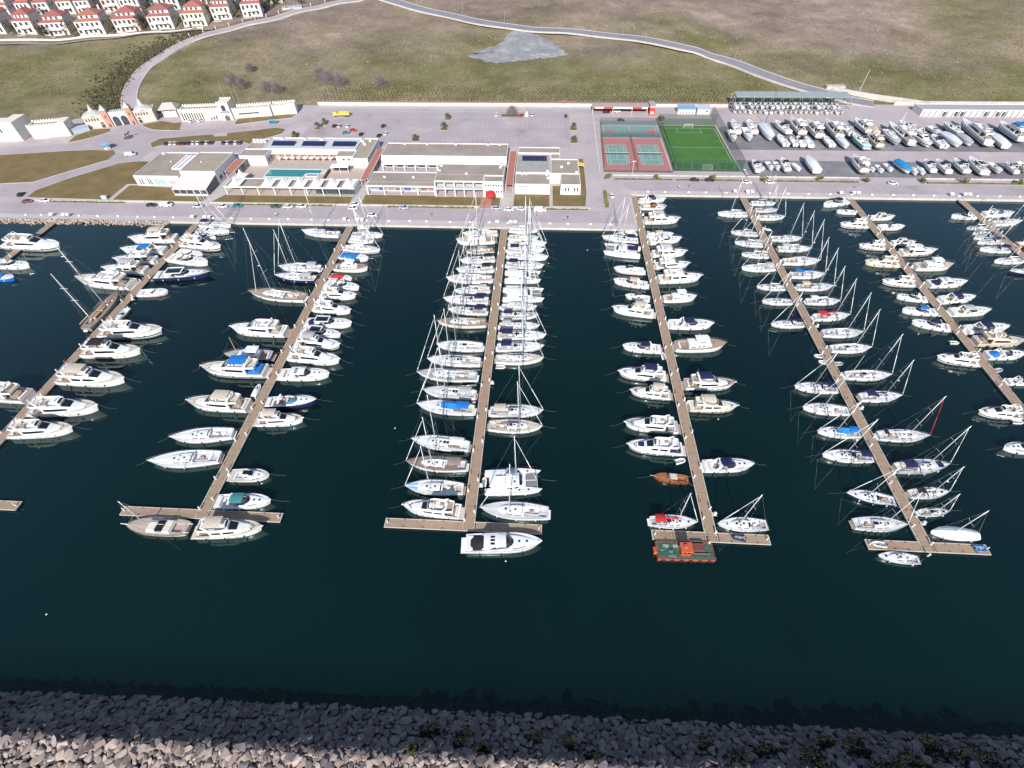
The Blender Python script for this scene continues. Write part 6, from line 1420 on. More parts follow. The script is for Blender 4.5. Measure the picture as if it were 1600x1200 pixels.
    pc = o.get('pad'); zx = H.z(.27*L)+.33
    sp_ = [[(x,y,z_+dz) for y in (-w_,-w_*.5,0,w_*.5,w_)] for x,w_,z_,dz in ((.19*L,.19*B,H.z(.22*L)+.5,.06),(.25*L,.18*B,H.z(.25*L)+.38,.06),(.31*L,.13*B,H.z(.31*L)+.25,.06))]
    if pc or r.random()<.5: thick(sp_,.12).build('sunpad', canvas(pc) if pc else UPHOL, root)
    hatch(root,.38*L,0,H.z(.38*L)+.02,.6,.6); 
    for s in (-1,1): hatch(root,.345*L,s*.13*B,H.z(.345*L)+.02,.35,.35)
    rail(root,H,.02*L,.46*L,.7,.1,'bow_rail',True,1.5)
    MB().path([(.46*L,-H.w(.46*L)+.1,H.z(.46*L)+.7),(L/2-.02,0,H.z(L/2)+.72),(.46*L,H.w(.46*L)-.1,H.z(.46*L)+.7)],.025,4).build('pulpit', STEEL, root)
    MB().bbox(L/2-.5,L/2+.3,-.16,.16,H.z(L/2)-.08,H.z(L/2)+.06,.03).build('bow_roller', sup, root)
    for s in (-1,1):
        for k in range(2): 
            x = (.02+.11*k)*L; w_ = H.w(x); MB().tube((x-.3,s*(w_*.945+.02),H.z(x)*.55),(x+.3,s*(w_*.945+.02),H.z(x)*.55),.12,.12,6).build('porthole', GLASS, root)
    if not dry: fenders(root,H,3,r.random()<.6)
    return H
# ---------------------------------------------------------------- open / express cruiser
def express(root, L, B, o, r, dry=False, small=False):
    fb = min(1.6,.07*L+.4); H = Hull(L,B,fb,MOTW,.35,.8)
    hm = gel(o.get('hull','white')); dkc = o.get('deck','white'); dm = decking(dkc)
    hole = (-.40*L,.08*L,.36*B); tp = o.get('top')
    hull_parts(root,H,hm,dm,hole,dry,None,0,decking(r.choice(['sand','teak','lightgrey']) if dkc == 'white' else dkc),.5, gel(o['stripe']) if 'stripe' in o else None, AF[r.randrange(3)])
    z0 = lambda x: H.z(x)-.1; sup = gel('white' if o.get('hull') not in ('cream',) else 'cream')
    st = [(.07*L,.40*B,.34*B,z0(.07*L),H.z(.07*L)+.42),(.16*L,.38*B,.30*B,z0(.16*L),H.z(.16*L)+.36),(.26*L,.30*B,.22*B,z0(.26*L),H.z(.26*L)+.26),(.36*L,.19*B,.12*B,z0(.36*L),H.z(.36*L)+.12),(.43*L,.08*B,.04*B,z0(.43*L),H.z(.43*L)+.0)]
    sc = shell(st); mb = MB().loft(sc); mb.add(sc[0],[tuple(range(7))]); su = mb.build('foredeck', sup, root)
    for v0,v1 in ((.3,.75),(5.25,5.7)): MB().patch(sc,.4,2.2,v0,v1,.02,5,2).build('side_window', GLASS, su)
    for x in (.2*L,.3*L): hatch(root,x,0,H.z(x)+(.34 if x < .25*L else .22),.5,.5)
    gm = GLASSB if tp == 'blueglass' else GLASS
    ws_ = []
    for k in range(11):
        a = math.pi*(k/10-.5); ws_.append((-.06*L+.20*L*math.cos(a)**.8 if abs(k-5)<5 else -.06*L, .37*B*math.sin(a)))
    secs = [[(x,y,H.z(.05*L)+.30) for x,y in ws_],[(x-.055*L if x > -.05*L else x-.02*L,y*.86,H.z(.05*L)+1.05) for x,y in ws_]]
    wsd = MB().loft(secs).build('windscreen', gm, root); MB().path(secs[1],.035,4).build('windscreen_frame', STEEL if r.random()<.5 else sup, wsd)
    MB().ring([(-.06*L,-.40*B),(.08*L,-.40*B),(.08*L,.40*B),(-.06*L,.40*B)],[(-.06*L,-.35*B),(.06*L,-.30*B),(.06*L,.30*B),(-.06*L,.35*B)],H.z(0)-.08,H.z(0)+.32).build('dash', sup, root)
    zf = H.z(-.4*L)-.55
    seat(root,-.02*L,.02*L,-.26*B,.02*B,zf+.0,1.1,sup,'helm_console'); wheel(root,-.035*L,-.12*B,zf+1.1,.2)
    seat(root,-.10*L,-.06*L,-.28*B,.28*B,zf,.8,UPHOL,'helm_seat')
    for s in (-1,1): seat(root,-.33*L,-.16*L,min(s*.2*B,s*.34*B),max(s*.2*B,s*.34*B),zf,.45,UPHOL,'bench')
    seat(root,-.385*L,-.33*L,-.34*B,.34*B,zf,.5,UPHOL,'aft_bench'); seat(root,-.28*L,-.2*L,-.1*B,.1*B,zf,.55,decking('teak'),'table',.03)
    seat(root,-.485*L,-.405*L,-.38*B,.38*B,H.z(-.45*L)-.05,.22,canvas(o['pad']) if 'pad' in o else UPHOL,'sunpad')
    MB().bbox(-L/2-.07*L,-L/2+.02,-.40*B,.40*B,.25,.40,.04).build('swim_platform', decking('teak' if r.random()<.5 else 'white'), root)
    zt = H.z(0)+1.55
    if tp == 'hard' or tp == 'glass':
        hs = arc_sheet(-.26*L,.03*L,.37*B,zt-.25,.22,6,4,.05)
        ht = thick(hs,.08).build('hardtop', sup if tp == 'hard' else GLASS, root)
        if tp == 'hard':
            for k in range(3): MB().patch(hs,.9,1.5,1.0+k*1.4,1.9+k*1.4,.012,2,2).build('roof_hatch', GLASS, ht)
        else: MB().ring([(-.27*L,-.38*B),(.035*L,-.36*B),(.035*L,.36*B),(-.27*L,.38*B)],[(-.25*L,-.31*B),(.01*L,-.29*B),(.01*L,.29*B),(-.25*L,.31*B)],zt-.2,zt-.0).build('roof_frame', sup, ht)
        for s in (-1,1): MB().loft([[(-.30*L,s*.37*B,H.z(-.3*L)),(-.22*L,s*.37*B,H.z(-.2*L))],[(-.25*L,s*.36*B,zt-.3),(-.12*L,s*.36*B,zt-.28)]]).build('roof_pillar', sup, root)
        MB().loft([[(x+.01,y,H.z(.05*L)+1.0) for x,y in secs and [(p[0],p[1]) for p in secs[1]]],[(min(p[0],.03*L)-.02,p[1],zt-.22+.2*(1-(p[1]/(.37*B))**2)) for p in secs[1]]]).build('upper_windscreen', GLASS, root)
    else:
        ar = MB()
        for s in (-1,1): ar.loft([[(-.30*L,s*.39*B-.05,H.z(-.3*L)-.05),(-.24*L,s*.39*B-.05,H.z(-.3*L)-.05),(-.24*L,s*.39*B+.05,H.z(-.3*L)-.05),(-.30*L,s*.39*B+.05,H.z(-.3*L)-.05)],[(-.22*L,s*.33*B-.05,zt-.1),(-.18*L,s*.33*B-.05,zt-.1),(-.18*L,s*.33*B+.05,zt-.1),(-.22*L,s*.33*B+.05,zt-.1)]],True,True)
        ar.box(-.22*L,-.18*L,-.33*B,.33*B,zt-.12,zt); ar.build('radar_arch', sup, root)
        if tp and tp not in ('blueglass',): bimini(root,-.20*L,.03*L,.36*B,zt-.05,H.z(-.1*L),tp)
    cv = o.get('cover')
    if cv: thick([[(x,y,H.z(x)+hh*(1-(y/(.4*B))**2)) for y in [(-.4+.16*k)*B for k in range(6)]] for x,hh in ((-.44*L,.2),(-.34*L,.5),(-.25*L,.9))],.03).build('cockpit_cover', canvas(cv), root)
    rail(root,H,.05*L,.46*L,.55,.1,'bow_rail',False,1.5)
    MB().path([(.46*L,-H.w(.46*L)+.1,H.z(.46*L)+.55),(L/2-.02,0,H.z(L/2)+.58),(.46*L,H.w(.46*L)-.1,H.z(.46*L)+.55)],.025,4).build('pulpit', STEEL, root)
    if not dry: fenders(root,H,3 if L > 11 else 2,r.random()<.6)
    return H
# ---------------------------------------------------------------- small motor boat / day cruiser
def smallboat(root, L, B, o, r, dry=False):
    fb = max(.6,.07*L+.25); H = Hull(L,B,fb,MOTW,.35,.5)
    hc = o.get('hull','white'); hm = mat('varnished_wood',C3['wood'],.25,0,.25,1.5,coat=.5) if hc == 'wood' else gel(hc)
    dkc = o.get('deck','white'); hole = (-.42*L,.10*L,.33*B)
    hull_parts(root,H,hm,decking(dkc),hole,dry,None,0,decking(r.choice(['lightgrey','sand','white'])),.4, gel(o['stripe']) if 'stripe' in o else None, AF[r.randrange(3)])
    z0 = lambda x: H.z(x)-.1; tp = o.get('top'); sup = gel('white')
    st = [(.06*L,.38*B,.31*B,z0(.06*L),H.z(.06*L)+.38),(.18*L,.35*B,.26*B,z0(.18*L),H.z(.18*L)+.32),(.30*L,.24*B,.16*B,z0(.3*L),H.z(.3*L)+.18),(.40*L,.10*B,.05*B,z0(.4*L),H.z(.4*L))]
    sc = shell(st); mb = MB().loft(sc); mb.add(sc[0],[tuple(range(7))]); su = mb.build('cuddy', sup, root)
    for v0,v1 in ((.3,.8),(5.2,5.7)): MB().patch(sc,.3,1.7,v0,v1,.02,4,2).build('side_window', GLASS, su)
    hatch(root,.24*L,0,H.z(.24*L)+.25,.42,.42)
    zf = H.z(-.4*L)-.45
    if tp in ('hard','wood'):
        wm_ = sup if tp == 'hard' else mat('varnished_wood',C3['wood'],.25)
        hz = H.z(0)+1.25; s2 = shell([(-.12*L,.30*B,.28*B,zf,hz),(.02*L,.31*B,.27*B,H.z(0)-.1,hz+.04),(.12*L,.30*B,.2*B,H.z(.1*L)-.1,H.z(.1*L)+.55)])
        wh = MB().loft(s2).build('wheelhouse', wm_, root); MB().patch(s2,1.05,1.85,2.1,3.9,.02,3,3).build('windscreen', GLASS, wh)
        for v0,v1 in ((.55,.98),(5.02,5.45)): MB().patch(s2,.15,1.2,v0,v1,.02,3,2).build('side_window', GLASS, wh)
        hatch(root,-.04*L,0,hz+.05,.18*L,.3*B)
    else:
        ws_ = [(.0+.09*L*math.cos(a),.34*B*math.sin(a)) for a in [math.pi*(k/8-.5) for k in range(9)]]
        MB().loft([[(x,y,H.z(.05*L)+.2) for x,y in ws_],[(x-.03*L,y*.9,H.z(.05*L)+.75) for x,y in ws_]]).build('windscreen', GLASS, root)
        if tp and tp not in ('glass',): 
            if tp in ('blue','white','pale','red') and not dry or tp in ('white','pale'): thick([[(x,y,H.z(x)+hh*(1-.8*(y/(.42*B))**2)) for y in [(-.42+.14*k)*B for k in range(7)]] for x,hh in ((-.46*L,.25),(-.25*L,.75),(0,1.0),(.12*L,.7))],.03).build('boat_cover', canvas(tp), root)
            else: bimini(root,-.22*L,.06*L,.33*B,H.z(0)+1.35,H.z(0),tp)
    seat(root,-.06*L,0,-.2*B,.2*B,zf,.7,UPHOL,'helm_seat'); seat(root,-.41*L,-.34*L,-.32*B,.32*B,zf,.42,UPHOL,'aft_bench')
    for s in (-1,1): seat(root,-.33*L,-.15*L,min(s*.2*B,s*.32*B),max(s*.2*B,s*.32*B),zf,.36,UPHOL,'bench')
    wheel(root,.02*L,-.12*B,H.z(0)+.1,.18)
    if L < 9 and not dry or dry and r.random()<.5:
        en = MB().bbox(-L/2-.55,-L/2-.05,-.2,.2,fb*.7,fb*.7+.7,.1).build('outboard', RUBBER if r.random()<.5 else gel('white'), root); MB().box(-L/2-.4,-L/2-.2,-.08,.08,-.4,fb*.7).build('outboard_leg', RUBBER, en)
    else: MB().bbox(-L/2-.07*L,-L/2+.02,-.36*B,.36*B,.22,.34,.03).build('swim_platform', decking('white'), root)
    rail(root,H,.12*L,.46*L,.4,.08,'bow_rail',False,1.4)
    if not dry: fenders(root,H,2,r.random()<.5)
    return H
# ---------------------------------------------------------------- trawler / pilothouse boat
def trawler(root, L, B, o, r, dry=False):
    fb = min(1.8,.08*L+.35); H = Hull(L,B,fb,TRW,.45,1.0)
    dk = o.get('deck',r.choice(['teak','white','sand'])); sup = gel('white')
    hull_parts(root,H,gel(o.get('hull','white')),decking(dk),(-.45*L,-.26*L,.34*B),dry,mat('cap_rail_wood',(.26,.13,.07),.4),0,decking('teak'),.4, gel(o['stripe']) if 'stripe' in o else None, AF[1])
    z0 = lambda x: H.z(x)-.1; zc = H.z(-.1*L)
    s1 = shell([(-.26*L,.36*B,.34*B,z0(-.26*L),zc+1.15),(-.05*L,.37*B,.34*B,z0(-.05*L),zc+1.2),(.10*L,.35*B,.31*B,z0(.1*L),zc+1.15),(.19*L,.30*B,.24*B,z0(.19*L),zc+.75)])
    mb = MB().loft(s1); mb.add(s1[0],[tuple(range(7))]); mb.add(s1[-1][::-1],[tuple(range(7))]); ca = mb.build('cabin', sup, root)
    for v0,v1 in ((.45,.92),(5.08,5.55)):
        for k in range(4): MB().patch(s1,.2+k*.55,.6+k*.55,v0,v1,.02,2,2).build('window', GLASS, ca)
    zt = zc+1.15; xw = .02*L if 'derrick' not in o else -.12*L
    s2 = shell([(xw-.12*L,.26*B,.25*B,zt-.05,zt+1.35),(xw+.04*L,.27*B,.25*B,zt-.05,zt+1.4),(xw+.09*L,.25*B,.21*B,zt-.05,zt+1.25)])
    mb = MB().loft(s2); mb.add(s2[0],[tuple(range(7))]); mb.add(s2[-1][::-1],[tuple(range(7))]); wh = mb.build('wheelhouse', sup, root)
    for v0,v1 in ((.5,.95),(5.05,5.5)): MB().patch(s2,.2,.9,v0,v1,.02,2,2).build('window', GLASS, wh)
    for k in range(3): MB().box(xw+.091*L,xw+.093*L,(-.2+k*.14)*B,(-.09+k*.14)*B,zt+.55,zt+1.1).build('window', GLASS, wh)
    MB().prism([(xw-.15*L,-.3*B),(xw+.10*L,-.3*B),(xw+.12*L,0),(xw+.10*L,.3*B),(xw-.15*L,.3*B)],zt+1.42,zt+1.52).build('wheelhouse_roof', sup, wh)
    MB().tube((xw-.1*L,0,zt+1.5),(xw-.12*L,0,zt+3.6),.06,.04,6).tube((xw-.115*L,-.7,zt+2.9),(xw-.115*L,.7,zt+2.9),.03,None,4).build('signal_mast', gel('white'), root)
    if 'derrick' in o:
        a = Vector((.22*L,0,H.z(.22*L))); t_ = a+Vector((-.6,0,7.5)); MB().tube(a,t_,.12,.08,6).build('cargo_mast', mat('varnished_spar',(.45,.33,.18),.5), root); MB().path([t_,(-.05*L,.2*B,zt+1.2)],.02,3).path([t_,(L/2-.1,0,H.z(L/2))],.02,3).build('rigging', STEEL, root)
    for k in range(2): hatch(root,(.26+.07*k)*L,0,H.z(.3*L)+.0,.6,.6)
    seat(root,-.44*L,-.4*L,-.25*B,.25*B,zc-.45,.45,UPHOL,'aft_sofa')
    MB().bbox(-L/2-.06*L,-L/2+.02,-.32*B,.32*B,.3,.42,.03).build('swim_platform', decking('teak'), root)
    rail(root,H,-.44*L,.46*L,.75,.08,'guard_rail',True,1.6); MB().path([(.46*L,-H.w(.46*L)+.08,H.z(.46*L)+.75),(L/2,0,H.z(L/2)+.78),(.46*L,H.w(.46*L)-.08,H.z(.46*L)+.75)],.025,4).build('pulpit', STEEL, root)
    if not dry: fenders(root,H,3,False)
    return H
# ---------------------------------------------------------------- catamaran
def catamaran(root, L, B, o, r):
    fb = 1.5; hb = .26*B; off = B/2-hb/2
    for s in (-1,1):
        Hh = Hull(L,hb,fb,SAILW,.12,.6); hull_parts(root,Hh,gel('white'),decking('white'),None,False,None,s*off)
        for x in (.1*L,.26*L): hatch(root,x,s*off,Hh.z(x),.5,.45)
        for k in range(3): MB().box(-L/2-.35*k*.0-.3+.25*k,-L/2+.25*k+.05,s*off-.4,s*off+.4,.3+.25*k,.38+.25*k).build('transom_step', decking('teak'), root)
    H = Hull(L,B,fb,[(0,1),(1,1)],.12)
    MB().box(-.40*L,.22*L,-off+.1,off-.1,.75,fb+.02).build('bridge_deck', gel('white'), root)
    sc = shell([(-.16*L,.36*B,.32*B,fb-.05,fb+1.15),(.0,.36*B,.31*B,fb-.05,fb+1.2),(.10*L,.32*B,.25*B,fb-.05,fb+.95),(.17*L,.24*B,.16*B,fb-.05,fb+.35)])
    mb = MB().loft(sc); mb.add(sc[0],[tuple(range(7))]); mb.add(sc[-1][::-1],[tuple(range(7))]); sa = mb.build('saloon', gel('white'), root)
    MB().patch(sc,2.05,2.8,1.3,4.7,.03,3,7).build('windscreen', GLASS, sa)
    for v0,v1 in ((.35,.95),(5.05,5.65)): MB().patch(sc,.3,2.2,v0,v1,.03,5,2).build('window', GLASS, sa)
    for y in (-.12*B,.12*B): hatch(root,.02*L,y,fb+1.2,.5,.5)
    thick(arc_sheet(-.42*L,-.14*L,.33*B,fb+1.75,.12,6,3),.08).build('cockpit_roof', canvas(o['bim']) if 'bim' in o else gel('white'), root)
    for x in (-.40*L,-.17*L):
        for s in (-1,1): MB().tube((x,s*.3*B,fb),(x,s*.3*B,fb+1.75),.05,None,5).build('roof_post', STEEL, root)
    seat(root,-.39*L,-.35*L,-.26*B,.26*B,fb,.45,UPHOL,'aft_sofa'); seat(root,-.32*L,-.24*L,-.1*B,.14*B,fb,.65,decking('teak'),'cockpit_table',.03)
    wheel(root,-.17*L,.28*B,fb+1.2,.35); seat(root,-.2*L,-.18*L,.22*B,.34*B,fb,.7,UPHOL,'helm_seat')
    NT = mat('trampoline_net',(.20,.19,.19),.9,0,.1,2)
    for s in (-1,1): MB().box(.23*L,.41*L,min(s*.05,s*(off-hb*.42)),max(s*.05,s*(off-hb*.42)),fb+.02,fb+.04).build('trampoline', NT, root)
    MB().tube((.42*L,-off,fb+.1),(.42*L,off,fb+.1),.09,None,6).build('crossbeam', ALU, root); MB().box(.22*L,.42*L,-.1,.1,fb+.02,fb+.08).build('centre_walkway', gel('white'), root)
    Hm = Hull(L*.84,B*.9,fb,[(0,1),(1,1)],.1); rig(root,Hm,.06*L,1.35*L,o,r.choice(['white','grey']),.38*L,fb+2.1,'white')
    for s in (-1,1):
        mb = MB(); pts = []
        for i in range(7):
            x = -.38*L+i*.135*L; pts.append((x,s*(B/2-.08),Hh.z(x)+.6)); mb.tube((x,s*(B/2-.1),Hh.z(x)),pts[-1],.018,None,4,False)
        mb.path(pts,.018,3).build('lifeline', STEEL, root)
    me = cached(('fender',False), lambda: capsule(.14,.45).mesh('fender', FENDW, True))
    for x in (-.25*L,.0,.2*L):
        for s in (-1,1): obj('fender', me, root, (x,s*(B/2+.13),.75))
    H.L = L; return Hull(L,B*.9,fb,[(0,.9),(1,.3)],.1)
# ---------------------------------------------------------------- wooden craft, covered boats, dinghies, barge
def ketch(root, L, B, o, r):
    H = Hull(L,B,1.6,TRW,.5,1.2); wd = mat('aged_teak',(.27,.22,.18),.8,0,.25,2)
    hull_parts(root,H,mat('grey_wood_hull',(.20,.19,.19),.7,0,.2,1),wd,(-.40*L,-.28*L,.28*B),False,mat('cap_rail_wood',(.26,.13,.07),.4),0,wd,.4)
    for xa,xb,w_,h,m in ((-.27*L,-.12*L,.26*B,.9,'aged_teak'),(-.06*L,.06*L,.22*B,.6,'aged_teak'),(.18*L,.25*L,.16*B,.45,'aged_teak')):
        d = MB().bbox(xa,xb,-w_,w_,H.z(xa)-.1,H.z((xa+xb)/2)+h,.08).build('deckhouse', mat('varnish_house',(.40,.27,.16),.5,0,.2,2), root)
        for s in (-1,1): MB().box(xa+.3,xb-.3,min(s*w_,s*(w_+.02)),max(s*w_,s*(w_+.02)),H.z(xa)+.2,H.z(xa)+h*.75).build('window', GLASS, d)
    rr_ = random.Random(9)
    for _ in range(16):
        x = rr_.uniform(-.38,.3)*L; y = rr_.uniform(-.32,.32)*B; s = rr_.uniform(.25,.6); seat(root,x,x+s*1.4,y,y+s,H.z(x),rr_.uniform(.2,.6),[UPHOL,wd,canvas('beige'),canvas('red')][rr_.randrange(4)],'deck_gear')
    SP = mat('varnished_spar',(.45,.33,.18),.5)
    for xm,h in ((.10*L,27),(-.30*L,20)):
        z = H.z(xm); ms = MB().tube((xm,0,z),(xm-.35,0,z+h),.17,.11,8).build('mast', gel('white'), root)
        for f in (.45,.7): MB().tube((xm-.35*f,-.26*B,z+h*f),(xm-.35*f,.26*B,z+h*f),.06,None,5).build('spreader', gel('white'), ms)
        mb = MB()
        for s in (-1,1): 
            for dx in (-.5,.3): mb.path([(xm+dx,s*H.w(xm)*.95,z),(xm-.3,0,z+h*.95)],.02,3)
        mb.path([(xm-.35,0,z+h),(L/2,0,H.z(L/2))],.02,3).build('rigging', STEEL, ms)
        MB().tube((xm-.3,0,z+1.9),(xm-.24*L,0,z+2.1),.10,.08,6).build('boom', SP, ms); MB().tube((xm-.4,0,z+2.2),(xm-.22*L,0,z+2.3),.24,.15,7).build('furled_sail', canvas('beige'), ms)
    MB().tube((L/2-1.0,0,H.z(L/2)),(L/2+2.6,0,H.z(L/2)+.6),.13,.08,6).build('bowsprit', SP, root)
    rail(root,H,-.46*L,.46*L,.7,.06,'guard_rail',True,1.5); fenders(root,H,4,True)
    MB().bbox(-L/2-.9,-L/2,-.7,.7,.5,.95,.15).build('stern_tender', gel('white'), root)
    return H
def woodsloop(root, L, B, o, r):
    H = Hull(L,B,1.15,TRW,.3,1); tk = mat('sloop_deck',(.44,.36,.31),.7,0,.15,2)
    hull_parts(root,H,gel('cream'),tk,(-.42*L,-.26*L,.25*B),False,mat('cap_rail_wood',(.26,.13,.07),.4),0,tk,.4)
    YC = canvas('cream')
    for k,(xa,xb,m) in enumerate(((-.26*L,-.14*L,canvas('cream')),(-.13*L,-.02*L,GLASS),(-.01*L,.12*L,canvas('cream')))):
        MB().bbox(xa,xb,-.34*B+.03*k*B,.34*B-.03*k*B,H.z(0)-.1,H.z(0)+.62,.12).build('deckhouse' if k != 1 else 'skylight', m if k != 1 else GLASS, root)
    MB().box(-.27*L,.13*L,-.36*B,.36*B,H.z(0)-.08,H.z(0)+.15).build('coaming', gel('white'), root)
    rig(root,H,.14*L,12.5,o,None,.30*L,H.z(0)+1.2,None,.03,1)
    rail(root,H,-.46*L,.45*L,.6,.08,'guard_rail',True,1.6); fenders(root,H,3,True)
    MB().tube((L/2-.5,0,H.z(L/2)),(L/2+1.1,0,H.z(L/2)+.25),.12,.08,6).build('bowsprit', gel('white'), root)
    for s in (-1,1): MB().tube((-.47*L,s*.25*B,H.z(-.47*L)),(-L/2-.7,s*.25*B,H.z(-.5*L)-.1),.12,.1,5).build('davit', gel('white'), root)
    return H
def woodlaunch(root, L, B, o, r):
    V = mat('varnished_mahogany',(.26,.085,.035),.22,0,.25,1.5,coat=.6); H = Hull(L,B,.95,TRW,.35,.7)
    hull_parts(root,H,V,mat('mahogany_deck',(.32,.13,.06),.35,0,.25,2.0),(-.44*L,-.16*L,.34*B),False,V,0,mat('mahogany_deck',(.42,.16,.06)),.4)
    s1 = shell([(-.16*L,.34*B,.31*B,H.z(0)-.1,H.z(0)+.8),(.0,.34*B,.30*B,H.z(0)-.1,H.z(0)+.82),(.10*L,.31*B,.25*B,H.z(0)-.1,H.z(0)+.55)])
    mb = MB().loft(s1); mb.add(s1[0],[tuple(range(7))]); mb.add(s1[-1][::-1],[tuple(range(7))]); ca = mb.build('cabin', V, root)
    MB().bbox(-.17*L,.06*L,-.29*B,.29*B,H.z(0)+.80,H.z(0)+.92,.05).build('cabin_roof', decking('sand'), ca)
    for v0,v1 in ((.4,.95),(5.05,5.6)):
        for k in range(2): MB().patch(s1,.15+k*.85,.75+k*.85,v0,v1,.02,2,2).build('window', GLASS, ca)
    for s in (-1,1): seat(root,-.40*L,-.2*L,min(s*.2*B,s*.32*B),max(s*.2*B,s*.32*B),H.z(-.4*L)-.45,.35,mat('mahogany_deck',(.42,.16,.06)),'bench',.03)
    MB().tube((L/2-.3,0,H.z(L/2)),(L/2+.9,0,H.z(L/2)+.15),.05,None,4).build('bow_pole', gel('white'), root)
    hatch(root,.24*L,0,H.z(.24*L)+.02,.6,.5,mat('mahogany_deck',(.42,.16,.06))); fenders(root,H,2,True); return H
def covered(root, L, B, o, r, dry=True):
    fb = .075*L+.4; H = Hull(L,B,fb,MOTW if dry else SAILW,.3,.9); c = o.get('top','white'); cm = canvas(c) if c in ('azure','grey','beige') else mat('shrink_wrap_'+c,C3[c],.35,0,.05,1,.2,2)
    hull_parts(root,H,gel('white'),decking('white'),None,dry,None,0,None,.4,gel(o['stripe']) if 'stripe' in o else None,AF[r.randrange(3)])
    secs = []; rg_ = .11*L
    for f in [0,.06,.18,.32,.46,.6,.74,.86,.95,1.0]:
        x = -L/2+L*f; w_ = H.w(x)*1.03+.03; hh = rg_*(.55+.45*math.sin(math.pi*min(1,f*1.1)))*(1-.75*f**3)*r.uniform(.94,1.06)
        z = H.z(x); secs.append([(x,-w_,z*.62),(x,-w_*.98,z+.02),(x,-w_*.55,z+hh*.6),(x,0,z+hh),(x,w_*.55,z+hh*.6),(x,w_*.98,z+.02),(x,w_,z*.62)])
    mb = MB().loft(secs); mb.add(secs[0],[tuple(range(7))]); mb.build('cover', cm, root)
    if not dry: 
        rig(root,H,.02*L,1.05*L,o,None,.3*L,H.z(0)+1.4,None,.02,1); fenders(root,H,2); MB().bbox(-L/2-.3,-L/2+.05,-.3*B,.3*B,H.z(-.5*L)-.3,H.z(-.5*L)+.35,.1).build('stern_cover', canvas('navy'), root)
        rail(root,H,.3*L,.46*L,.5,.06,'bow_rail',False)
    return H
def rib(root, L=3.0, B=1.55, c='white'):
    pts = [(-L*.5,-B*.38),(L*.18,-B*.38),(L*.36,-B*.27),(L*.46,-B*.1),(L*.46,B*.1),(L*.36,B*.27),(L*.18,B*.38),(-L*.5,B*.38)]
    tm = mat('rib_tube_'+c, C3.get(c,C3['white']) if c != 'white' else (.72,.71,.69), .5)
    mb = MB(); n = 8; rr_ = .2
    secs = []
    for i,(x,y) in enumerate(pts):
        a = pts[max(i-1,0)]; b = pts[min(i+1,len(pts)-1)]; d = Vector((b[0]-a[0],b[1]-a[1],0)).normalized(); nn = Vector((-d.y,d.x,0))
        secs.append([Vector((x,y,.3))+nn*rr_*math.cos(2*math.pi*k/n)+Vector((0,0,rr_*math.sin(2*math.pi*k/n))) for k in range(n)])
    mb.loft(secs,True,True).build('tube', tm, root, True)
    MB().prism([(-L*.42,-B*.33),(L*.2,-B*.33),(L*.4,0),(L*.2,B*.33),(-L*.42,B*.33)],.12,.2).build('floor', mat('rib_floor',(.33,.34,.36),.8), root)
    MB().box(-L*.44,-L*.42,-B*.34,B*.34,.1,.5).build('transom', gel('white'), root); MB().bbox(-L*.12,L*.02,-B*.33,B*.33,.32,.4,.02).build('thwart', mat('rib_floor',(.33,.34,.36),.8), root)
    MB().bbox(-L*.44-.35,-L*.44-.02,-.15,.15,.4,.85,.08).build('outboard', RUBBER, root)
